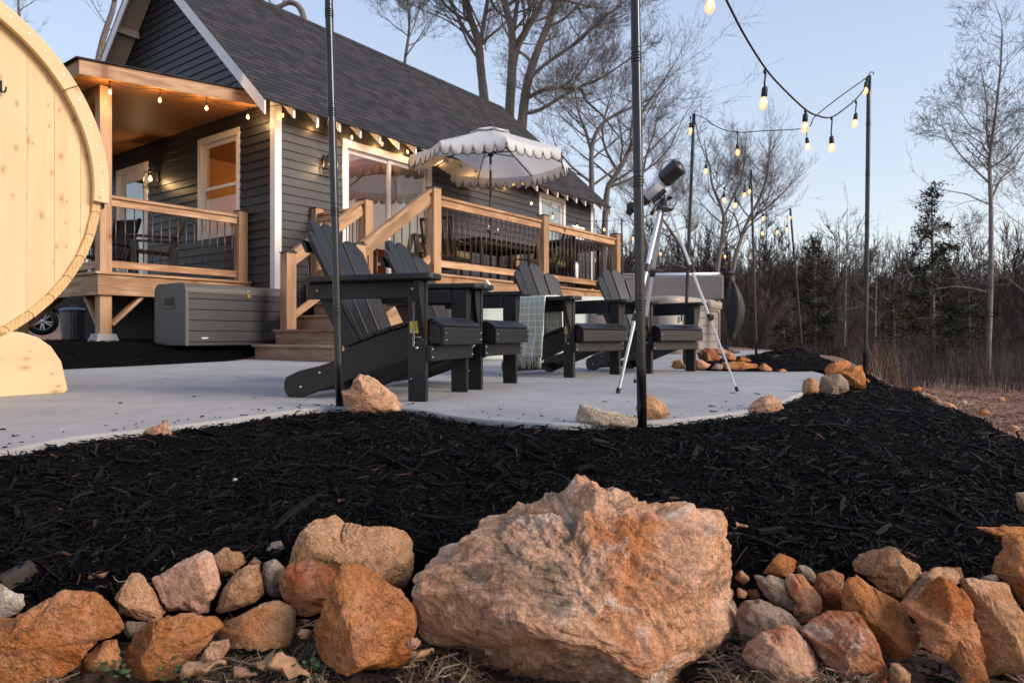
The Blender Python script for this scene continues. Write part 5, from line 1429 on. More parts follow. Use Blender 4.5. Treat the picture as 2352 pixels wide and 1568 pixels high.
# lettering wrapped along the side of the tube
view = (Vector((0, 0, HZ)) - (MT @ Vector((0, 0, -.17)) + o)); vn = (view - ax * view.dot(ax)).normalized()
upv = vn.cross(ax) * -1
if upv.z < 0: upv = -upv
def on_tube(n_, s_, off, rr=.0374):
    pass
tx = text_mesh("Gskyer", .021, M['ink'], "tube_lettering")
n_ = (vn * .86 + upv * .5).normalized(); ydir = ax.cross(n_); ydir = ydir if ydir.z > 0 else -ydir
xdir = ydir.cross(n_)
if xdir.dot(ax) < 0: pass
for v in tx.data.vertices:
    lx, ly = v.co.x, v.co.y
    an = ly / .0373
    pos = MT @ Vector((0, 0, -.178 + lx)) + n_ * (.0374 * math.cos(an)) + ydir * (.0374 * math.sin(an))
    v.co = pos + n_ * v.co.z
tx.parent = tube_

# ================================================================== storage box
sb = empty("deck_box", WL(-1.72, -.8, .2), HA, "charcoal resin storage box with grey lid and brass padlock beside the porch", "storage box")
LB, WB, HB = 1.45, .72, .70; th_ = .0
def rprof(inset=0, r=.09):
    q = [(inset, 0)] + [(inset + r - (r) * math.cos(a), HB - inset - r + r * math.sin(a)) for a in np.linspace(0, math.pi / 2, 8)]
    return q
mb = MB(); mb.box(.018, LB - .018, .03, .045, -.03, HB - .09)
for i in range(5): mb.box(.02, LB - .02, .012, .0301, .015 + i * .125, .135 + i * .125)
mb.build("front_panel", M['dark_resin'], sb, bevel=.006)
for x0, x1, hd in ((0, .045, 1), (LB - .045, LB, 0)):
    mb = MB(); r = .10
    q = [(0, -.03)] + [(r - r * math.cos(a), HB - r + r * math.sin(a)) for a in np.linspace(0, math.pi / 2, 9)] + [(WB - r + r * math.sin(a), HB - r + r * math.cos(a)) for a in np.linspace(0, math.pi / 2, 9)] + [(WB, -.03)]
    mb.prism([Vector((x0, y, z)) for y, z in q], (x1 - x0, 0, 0)); mb.build("end_panel", M['grey_plastic'], sb, bevel=.006)
mb = MB(); r = .10
q = [(.005, HB - r - .02), (.005, HB - r)] + [(r - (r - .005) * math.cos(a), HB - r + (r - .005) * math.sin(a)) for a in np.linspace(0, math.pi / 2, 9)] + [(WB - r + (r - .005) * math.sin(a), HB - r + (r - .005) * math.cos(a)) for a in np.linspace(0, math.pi / 2, 9)] + [(WB - .005, HB - r - .02)]
mb.prism([Vector((.0455, y, z)) for y, z in q], (LB - .091, 0, 0)); mb.build("lid", M['grey_plastic'], sb, bevel=.004)
mb = MB(); mb.box(.05, LB - .05, WB - .03, WB - .012, -.03, HB - .1); mb.build("back_panel", M['dark_resin'], sb)
mb = MB(); mb.box(-.004, .003, WB / 2 - .11, WB / 2 + .11, HB - .26, HB - .17); mb.build("hand_hole", M['rubber'], sb, bevel=.003)
mb = MB(); mb.box(-.008, .002, WB / 2 - .12, WB / 2 + .12, HB - .30, HB - .265); mb.build("handle", M['grey_plastic'], sb, bevel=.004)
pk = MB(); pk.box(.78, .83, -.004, .018, HB - .155, HB - .10); pad = pk.build("padlock", plain("brass", (.45, .30, .13), .3, .9, bstr=0), sb, bevel=.004)
pk = MB(); pk.tube([(.79, .007, HB - .1), (.79, .007, HB - .075), (.797, .007, HB - .062), (.813, .007, HB - .062), (.82, .007, HB - .075), (.82, .007, HB - .1)], .0045, 8); pk.build("shackle", M['steel'], pad)
pk = MB(); pk.box(.20, .28, .008, .0118, .05, .068); pk.build("badge", M['alu'], sb)

# ================================================================== tubs
def rrect(hx, hy, r, n=8):
    q = []
    for cx, cy, a0 in ((hx - r, hy - r, 0), (-hx + r, hy - r, 90), (-hx + r, -hy + r, 180), (hx - r, -hy + r, 270)):
        for k in range(n + 1): a = R(a0 + 90 * k / n); q.append((cx + r * math.cos(a), cy + r * math.sin(a)))
    return q
def stack(mb, rings, closed_top=True):
    vs = []; fs = []; n = len(rings[0][0])
    for q, z in rings: vs += [Vector((x, y, z)) for x, y in q]
    for i in range(len(rings) - 1):
        for k in range(n): fs.append((i * n + k, i * n + (k + 1) % n, (i + 1) * n + (k + 1) % n, (i + 1) * n + k))
    fs.append(tuple(reversed(range(n))))
    if closed_top: fs.append(tuple((len(rings) - 1) * n + k for k in range(n)))
    mb.add(vs, fs, smooth=True)
ct = empty("plunge_tub", (.27, 8.72, 0), R(20), "pale green tub with brown corner panel between chairs and deck", "tub")
mb = MB(); stack(mb, [(rrect(1.07, .70, .3), 0), (rrect(1.08, .71, .3), .05), (rrect(1.05, .68, .28), .06), (rrect(1.05, .68, .28), .66)]); mb.build("shell", M['tub_pale'], ct)
mb = MB(); stack(mb, [(rrect(1.055, .685, .28), .661), (rrect(1.09, .72, .3), .675), (rrect(1.09, .72, .3), .73), (rrect(1.06, .69, .28), .76), (rrect(.95, .58, .2), .765)]); mb.build("lid", M['tub_pale'], ct, bevel=.01)
mb = MB(); q = rrect(1.075, .705, .28); qq = [p for p in q if p[0] > .40 and p[1] < .45]
c = [(Vector((x, y, .07)), Vector((x * 1.005, y * 1.005, .645))) for x, y in q]
sel = [i for i, (x, y) in enumerate(q) if x > .45 and y < .5]
sel.sort(key=lambda i: math.atan2(q[i][1], q[i][0] - .5))
pts = [(.45, -.705)] + [q[i] for i in sel] + [(1.075, .5)]
fs = []; vs = []
for x, y in pts: vs += [Vector((x, y, .07)), Vector((x, y, .64))]
fs = [(2 * i, 2 * i + 2, 2 * i + 3, 2 * i + 1) for i in range(len(pts) - 1)]; mb.add(vs, fs, smooth=True); pn = mb.build("corner_panel", M['tub_brown'], ct); pn.modifiers.new("thick", 'SOLIDIFY').thickness = .03; pn.modifiers["thick"].offset = 0
ht = empty("hot_tub", (2.51, 10.4, 0), HA, "large tan hot tub with folded grey cover standing upright on it", "hot tub")
mb = MB(); Lh = 2.15; cx = Lh / 2
def sh(q): return [(x + cx, y + cx) for x, y in q]
stack(mb, [(sh(rrect(cx - .02, cx - .02, .22)), 0), (sh(rrect(cx - .02, cx - .02, .22)), .74)]); mb.build("cabinet", M['tub_tan'], ht)
mb = MB(); stack(mb, [(sh(rrect(cx - .015, cx - .015, .22)), .741), (sh(rrect(cx + .01, cx + .01, .24)), .76), (sh(rrect(cx + .01, cx + .01, .24)), .86), (sh(rrect(cx - .03, cx - .03, .22)), .90), (sh(rrect(cx - .2, cx - .2, .15)), .90)]); mb.build("rim_shell", M['tub_tan'], ht)
for (a, b, c_, d_) in ((.30, Lh - .3, 0, 0), (0, 0, .3, Lh - .3)):
    mb = MB()
    for i in range(5):
        z0_, z1_ = .06 + i * .13, .18 + i * .13
        if d_ == 0: mb.box(a, b, .002, .0215, z0_, z1_)
        else: mb.box(.002, .0215, c_, d_, z0_, z1_)
    mb.build("side_panel", M['tub_grey'] if d_ else plain("light_taupe_panel", (.26, .225, .20), .5, bstr=.05), ht, bevel=.004)
for (p, q) in (((.33, 0), (Lh - .33, 0)),):
    mb = MB(); r = .05
    mb.tube([(p[0], -.004, .05), (p[0], -.004, .66), (p[0] + .05, -.004, .71), (q[0] - .05, -.004, .71), (q[0], -.004, .66), (q[0], -.004, .05)], .014, 8); mb.build("panel_frame", M['tub_brown'], ht)
mb = MB(); mb.box(.15, .19, -.012, .0, .50, .60); mb.build("latch", M['black_metal'], ht)
mb = MB(); mb.lathe([(.0, .03), (.03, .03), (.04, .01), (.04, 0)], Matrix.Translation((-.0, .8, .58)) @ Matrix.Rotation(R(-90), 4, 'Y'), 14); mb.build("tap", M['steel'], ht)
a = LW(Vector((1.95, 12.1, 0))) - LW(Vector((2.51, 10.4, 0))); b = LW(Vector((3.66, 11.85, 0))) - LW(Vector((2.51, 10.4, 0)))
mb = MB(); mb.beam(Vector((a.x, a.y, 1.115)), Vector((b.x, b.y, 1.115)), .20, .425); mb.build("folded_cover", M['tub_grey'], ht, bevel=.03, seg=3)
mb = MB(); mb.tube([Vector((a.x, a.y, 1.352)), Vector((b.x, b.y, 1.352))], .034, 12); mb.build("cover_bar", M['alu'], ht)
mb = MB(); d = (b - a).normalized(); mb.tube([Vector((b.x, b.y, 1.37)) - d * .02, Vector((b.x, b.y, 1.37)) + d * .20], .045, 14); mb.build("bar_cap", M['rubber'], ht)
fu = at(1677, 800, 11.3); fu.z = 0
fo = empty("folded_umbrella", fu, 0, "closed black umbrella drooping on a pole next to the hot tub", "umbrella")
mb = MB(); mb.tube([(-.07, 0, 0), (-.0, 0, 1.2)], .014, 10); mb.build("pole", M['pole'], fo)
mb = MB(); mb.lathe([(.0, 0), (.22, 0), (.22, .03), (.05, .06), (.03, .12), (0, .12)], Matrix.Translation((-.07, 0, 0)), 20); mb.build("base", M['black_metal'], fo)
mb = MB(); n = 22; rows = 16; vs = []; fs = []
for j in range(rows + 1):
    f = j / rows; z = 1.20 - .98 * f; rr = (.03 + .10 * math.sin(math.pi * min(1, f * 1.15)) ** .8 + .02 * f) * (1 if f < .9 else .75)
    for k in range(n):
        a_ = 2 * math.pi * k / n; r2 = rr * (1 + .28 * math.sin(4 * a_ + f * 2.2)); vs.append(Vector((.02 + .06 * math.sin(f * 3) + r2 * math.cos(a_), r2 * .7 * math.sin(a_), z - .04 * math.sin(3 * a_ + 1) * f)))
for j in range(rows):
    for k in range(n): fs.append((j * n + k, (j + 1) * n + k, (j + 1) * n + (k + 1) % n, j * n + (k + 1) % n))
fs.append(tuple(range(n))); mb.add(vs, fs, smooth=True); mb.build("cloth", M['rubber'], fo)
# flood light on the deck fascia
p = at_y(1103, 660, -2.50)
fl = empty("flood_light", p, HA, "small grey twin flood light fixed to the deck fascia", "flood light")
mb = MB(); mb.box(-.06, .02, -.05, 0, -.06, .06); mb.build("box", M['galv'], fl, bevel=.008)
mb = MB(); mb.beam((.01, -.06, .075), (.07, -.13, -.05), .14, .03, (1, -.3, .2)); mb.build("lamp_head", M['whitepaint'], fl, bevel=.008)
mb = MB(); mb.lathe([(.0, -.04), (.028, -.03), (.034, 0), (.02, .03), (0, .035)], Matrix.Translation((.03, -.07, -.075)), 14); mb.build("sensor", M['rubber'], fl)

# ================================================================== rocking chairs on the porch
def rocker():
    t = empty("rocking_chair", (0, 0, 0), 0, None, "rocking chair", "black rocking chairs on the porch")
    B = M['black_hdpe']
    def bd(name, fn, bev=.004): mb = MB(); fn(mb); return mb.build(name, B, t, bevel=bev)
    for s in (-1, 1):
        def rk(m):
            pts = [(-.48 + .96 * i / 14, .03 + .55 * ((-.48 + .96 * i / 14) * .55) ** 2) for i in range(15)]
            m.prism([Vector((x, s * .27 - .018, z)) for x, z in pts] + [Vector((x, s * .27 - .018, z + .055)) for x, z in pts[::-1]], (0, .036, 0))
        bd("rocker_rail", rk)
        bd("front_leg", lambda m: m.box(.20, .27, s * .27 - .0175, s * .27 + .0175, .085, .62))
        bd("rear_leg", lambda m: m.beam((-.25, s * .27, .09), (-.28, s * .27, .50), .035, .07, (1, 0, 0)))
        bd("armrest", lambda m: m.box(-.36, .33, s * .29 - .06, s * .29 + .06, .6205, .645))
        bd("back_stile", lambda m: m.beam((-.22, s * .24, .40), (-.48, s * .24, 1.12), .035, .06, (1, 0, .4)))
    for i in range(6): bd("seat_slat", lambda m: m.box(-.24 + i * .085, -.165 + i * .085, -.252, .252, .405 + i * .006, .425 + i * .006))
    for i in range(6): y = -.19 + i * .076; bd("back_slat", lambda m: m.beam((-.235, y, .43), (-.475, y, 1.06), .062, .016, (1, 0, .4)))
    for z, x in ((1.08, -.475), (.95, -.43), (.5, -.26)): bd("back_rail", lambda m: m.beam((x - .02, -.222, z), (x - .02, .222, z), .02, .075, (-.35, 0, 1)))
    return t
r1 = rocker(); r1["label"] = "black rocking chair in the middle of the porch, turned side-on"
r1.location = WL(-.85, 1.75, FZ); r1.rotation_euler.z = HA + R(152)
r2 = copy_tree(r1); r2["label"] = "black rocking chair by the entry door near the porch corner post"; r2["category"] = "rocking chair"
r2.location = WL(-.95, 3.15, FZ); r2.rotation_euler.z = HA + R(200)

# ================================================================== things beyond the porch
def car():
    c = at(97, 738, 16.7); t = empty("parked_car", (c.x, c.y, c.z - .34), R(35), "dark parked car beyond the porch, mostly hidden by sauna", "car")
    body = plain("grey_car_paint", (.05, .055, .062), .25, .3, bstr=0)
    prof = [(-.8, .25), (-.42, .25), (-.36, .55), (0, .72), (.36, .55), (.42, .25), (2.2, .25), (2.26, .55), (2.6, .72), (2.95, .55), (3.0, .25), (3.5, .3), (3.55, .6), (3.5, .95), (3.2, 1.05), (2.9, 1.1), (2.3, 1.62), (.6, 1.68), (-.5, 1.55), (-.8, 1.1), (-.85, .6)]
    mb = MB(); mb.prism([Vector((x, -.1, z)) for x, z in prof], (0, 1.8, 0)); mb.build("body", body, t, bevel=.05, seg=3)
    mb = MB(); mb.prism([Vector((x, -.112, z)) for x, z in ((-.45, 1.12), (-.3, 1.45), (.7, 1.58), (.75, 1.12))], (0, .01, 0)); mb.prism([Vector((x, -.112, z)) for x, z in ((.85, 1.12), (.8, 1.58), (2.15, 1.52), (2.65, 1.12))], (0, .01, 0)); mb.build("side_window", M['tglass'], t)
    for x in (0, 2.6):
        for y in (-.04, 1.5):
            mb = MB(); Mx = Matrix.Translation((x, y, .34)) @ Matrix.Rotation(R(90), 4, 'X'); mb.lathe([(.22, .11), (.32, .10), (.34, .06), (.34, -.08), (.32, -.1), (.22, -.1), (.22, .11)], Mx, 32, cap=False); wh = mb.build("wheel", M['rubber'], t)
            rm = MB(); rm.lathe([(.225, .1), (.21, .085), (.2, .04)], Mx, 32, cap=False)
            for k in range(10):
                a = 2 * math.pi * k / 10 + (.12 if k % 2 else -.12); rm.beam(Mx @ Vector((.03 * math.cos(a), .03 * math.sin(a), .08)), Mx @ Vector((.21 * math.cos(a), .21 * math.sin(a), .09)), .028, .02, (0, 1, 0))
            rm.lathe([(0, .1), (.045, .095), (.05, .07)], Mx, 16); rm.build("rim", M['alu'], wh)
            rm = MB(); rm.lathe([(0, .02), (.2, .02)], Mx, 20); rm.build("brake_disc", M['black_metal'], wh)
    mb = MB(); mb.box(-.87, -.8, .1, .45, .75, .92); mb.build("headlight", M['lampglass'], t); mb = MB(); mb.box(-.87, -.8, 1.15, 1.5, .75, .92); mb.build("headlight", M['lampglass'], t)
    return t
car()
c = at(170, 769, 14.5); z_ = float(gz(c.x, c.y))
tc = empty("trash_can", (c.x, c.y, z_), 0, "ribbed galvanised trash can in the shade under the porch", "trash can")
mb = MB(); n = 48; vs = []; fs = []
for z, r in ((0, .2), (.03, .215), (.6, .26), (.62, .268), (.64, .26)):
    for k in range(n): a = 2 * math.pi * k / n; rr = r * (1 + (.025 if k % 2 == 0 and 0 < z < .61 else 0)); vs.append((rr * math.cos(a), rr * math.sin(a), z))
for j in range(4):
    for k in range(n): fs.append((j * n + k, j * n + (k + 1) % n, (j + 1) * n + (k + 1) % n, (j + 1) * n + k))
mb.add(vs, fs); mb.build("can", M['galv'], tc)
mb = MB(); mb.lathe([(.28, .63), (.28, .65), (.2, .69), (0, .71)], None, 32); mb.tube([(-.08, 0, .7), (-.06, 0, .75), (.06, 0, .75), (.08, 0, .7)], .008, 8); mb.build("lid", M['galv'], tc)
# ================================================================== rocks
ICO = {}
def ico(n):
    if n not in ICO:
        bm = bmesh.new(); bmesh.ops.create_icosphere(bm, subdivisions=n, radius=1)
        ICO[n] = (np.array([v.co[:] for v in bm.verts]), np.array([[v.index for v in f.verts] for f in bm.faces])); bm.free()
    return ICO[n]
RM = {
 'orange': rockmat("orange_limestone", (.68, .275, .095), (.76, .49, .31), (.19, .11, .07), (.50, .14, .035), .66, .33, .56),
 'tan': rockmat("tan_limestone", (.68, .37, .185), (.76, .54, .37), (.20, .14, .10), (.58, .225, .075), .64, .35, .60),
 'boulder': rockmat("boulder_limestone", (.86, .475, .265), (.90, .70, .55), (.25, .19, .135), (.72, .27, .10), .565, .435, .575, .62),
 'pink': rockmat("pink_limestone", (.74, .415, .265), (.80, .585, .44), (.27, .17, .12), (.64, .25, .10), .62, .31, .59),
 'grey': rockmat("grey_limestone", (.47, .345, .255), (.57, .465, .37), (.18, .14, .11), (.48, .24, .12), .66, .36, .65),
 'rust': rockmat("rust_limestone", (.46, .18, .075), (.74, .55, .42), (.13, .07, .045), (.40, .095, .032), .60, .36, .52),
 'pale': rockmat("pale_limestone", (.68, .56, .43), (.80, .71, .61), (.34, .26, .19), (.62, .30, .14), .56, .28, .66),
}
def rock(poly, d, label, mat, off=(0, 0), zs=1.0, th=.62, lv=5, seed=0, cuts=7, rough=1.0, group=None, conv=None):
    """poly: outline seen from the camera (picture units), built as a solid boulder at distance d"""
    pts = np.array([conv(x, y) if conv else (x, y) for x, y in poly], float)
    x0, x1 = pts[:, 0].min(), pts[:, 0].max(); y0, y1 = pts[:, 1].min(), pts[:, 1].max()
    a = 0; cx = cy = 0
    for i in range(len(pts)):
        p, q = pts[i], pts[(i + 1) % len(pts)]; cr = p[0] * q[1] - q[0] * p[1]; a += cr; cx += (p[0] + q[0]) * cr; cy += (p[1] + q[1]) * cr
    c = np.array([cx / (3 * a), cy / (3 * a)])
    # radius of the outline in every direction
    NA = 360; rad = np.zeros(NA)
    for k in range(NA):
        t = 2 * math.pi * k / NA; dx, dy = math.cos(t), -math.sin(t); best = 0
        for i in range(len(pts)):
            p, q = pts[i] - c, pts[(i + 1) % len(pts)] - c; e = q - p; den = dx * e[1] - dy * e[0]
            if abs(den) < 1e-9: continue
            s = (p[0] * e[1] - p[1] * e[0]) / den; u = (p[0] * dy - p[1] * dx) / den
            if s > 0 and -1e-6 <= u <= 1 + 1e-6: best = max(best, s)
        rad[k] = best
    if rad.min() <= 0: rad[rad <= 0] = np.median(rad[rad > 0])
    ker = np.array([.25, .5, .25]); rad = np.convolve(np.concatenate([rad[-1:], rad, rad[:1]]), ker, 'valid')
    sc = d / FP; rad = rad * sc; mr = rad.mean()
    D_, Fc = ico(lv); r_ = np.random.default_rng(seed * 7 + 3)
    X, Y, Z = D_[:, 0], D_[:, 1], D_[:, 2]
    lat = np.sqrt(X * X + Z * Z) + 1e-9; th_ = np.arctan2(Z, X) % (2 * math.pi); kf = th_ / (2 * math.pi) * NA; k0 = kf.astype(int) % NA; k1 = (k0 + 1) % NA; fr = kf - np.floor(kf)
    RR = rad[k0] * (1 - fr) + rad[k1] * fr
    L_ = lat ** .62; T_ = th * min(mr, .8 * mr + .0) * 1.25
    V = np.column_stack([X / lat * RR * L_, np.sign(Y) * np.abs(Y) ** .85 * T_, Z / lat * RR * L_])
    # lumps and hollows first, then flat broken faces, then grain
    so = Vector((seed * 3.17, seed * 1.31, seed * 2.73)); f1 = 1.0 / max(mr, .01)
    def push(fn, V):
        nr = V / (np.linalg.norm(V, axis=1)[:, None] + 1e-9); dis = np.array([fn(Vector(v) * f1 + so) for v in V]); return V + nr * (dis * mr)[:, None]
    def lumps(p):
        vd = noise.voronoi(p * 1.7)[0]; return (noise.hetero_terrain(p * 1.5, 1.0, 2.1, 3, .6) - .5) * .085 * rough + (min((vd[1] - vd[0]) * 2.0, 1.0) - .5) * .10 * rough
    V = push(lumps, V)
    cuts = cuts * 2 + 4
    for k in range(cuts):
        n = r_.normal(0, 1, 3); n[1] = -abs(n[1]) - .25 if k < cuts * .8 else abs(n[1]); n /= np.linalg.norm(n)
        dd = V @ n; h = np.quantile(dd, r_.uniform(.84, .965)); m = dd > h
        V[m] -= n * ((dd[m] - h) * r_.uniform(.8, 1.0))[:, None]
    def grain(p):
        g = noise.fractal(p * 3.6, 1.0, 2.2, 5 if lv > 4 else 3) * .030 + abs(noise.fractal(p * 7.5 + Vector((9, 4, 1)), .9, 2.1, 4)) * -.022
        if lv >= 6:
            vd2 = noise.voronoi(p * 6.0)[0]; g += -.045 * max(0, .40 - vd2[0]) * (1.6 if noise.noise(p * 2.1) > .08 else .15) + .012 * noise.fractal(p * 15, .8, 2.0, 4)
        return g * rough
    V = push(grain, V)
    cen = at(c[0], c[1], d)
    # stretch so that the broken faces still reach the rock's full outline
    per = d / np.maximum(d + V[:, 1], .05)
    for it in range(3):
        px_, pz_ = V[:, 0] * per, V[:, 2] * per; an = np.arctan2(pz_, px_) % (2 * math.pi); NB = 72 if lv > 4 else 36
        bi = (an / (2 * math.pi) * NB).astype(int) % NB; mx = np.zeros(NB); np.maximum.at(mx, bi, np.hypot(px_, pz_))
        cr_ = (np.arange(NB) + .5) / NB * NA; want = rad[cr_.astype(int) % NA]
        mx[mx <= 0] = want[mx <= 0]; fac = want / mx; fac = np.clip(fac, .6, 1.7)
        k_ = an / (2 * math.pi) * NB - .5; i0 = np.floor(k_).astype(int) % NB; fq = k_ - np.floor(k_); f_ = fac[i0] * (1 - fq) + fac[(i0 + 1) % NB] * fq
        V[:, 0] *= f_; V[:, 2] *= f_
    o = np_mesh("rock", V, Fc, RM[mat], smooth=lv < 5)
    me = o.data
    md = o.modifiers.new("e", 'EDGE_SPLIT'); md.split_angle = R(38) if lv >= 5 else R(32); md.use_edge_sharp = False
    o.modifiers.remove(md)
    o.location = cen
    tag(o, label, "rock", group); return o
def R4(x, y): return (x / 3.2, y / 3.2 + 1078)
def R5(x, y): return (x / 3.2 + 612.5, y / 3.2 + 1078)
def R7(x, y): return (x / 3.2 + 1617, y / 3.2 + 1078)
def RP(x, y): return (x / 3.2 + 612.5, y / 3.2 + 459.4)
def RI(x, y): return (x / 3.2 + 1102.5, y / 3.2 + 551.2)
def RG(x, y): return (x / 3.2 + 1617, y / 3.2 + 428.7)
def RS(x, y): return ((x / 2.0625 + 3200) / 1.6327, (y / 2.0625 + 1300) / 1.6327)
W_ = "stones bordering the mulch bed"
rock([(940, 1295), (962, 1270), (1000, 1255), (1020, 1250), (1060, 1195), (1085, 1187), (1130, 1190), (1200, 1165), (1290, 1135), (1310, 1115), (1357, 1093), (1390, 1108), (1440, 1115), (1465, 1140), (1530, 1150), (1590, 1163), (1640, 1182), (1665, 1190), (1680, 1215), (1685, 1290), (1697, 1400), (1712, 1460), (1700, 1500), (1670, 1535), (1620, 1560), (1480, 1575), (1300, 1600), (1150, 1575), (1060, 1500), (975, 1485), (950, 1420), (938, 1350)],
     1.26, "huge peach-orange pitted boulder dominating the stone border", 'boulder', lv=7, seed=4, cuts=3, th=.66, rough=1.35, group=W_)
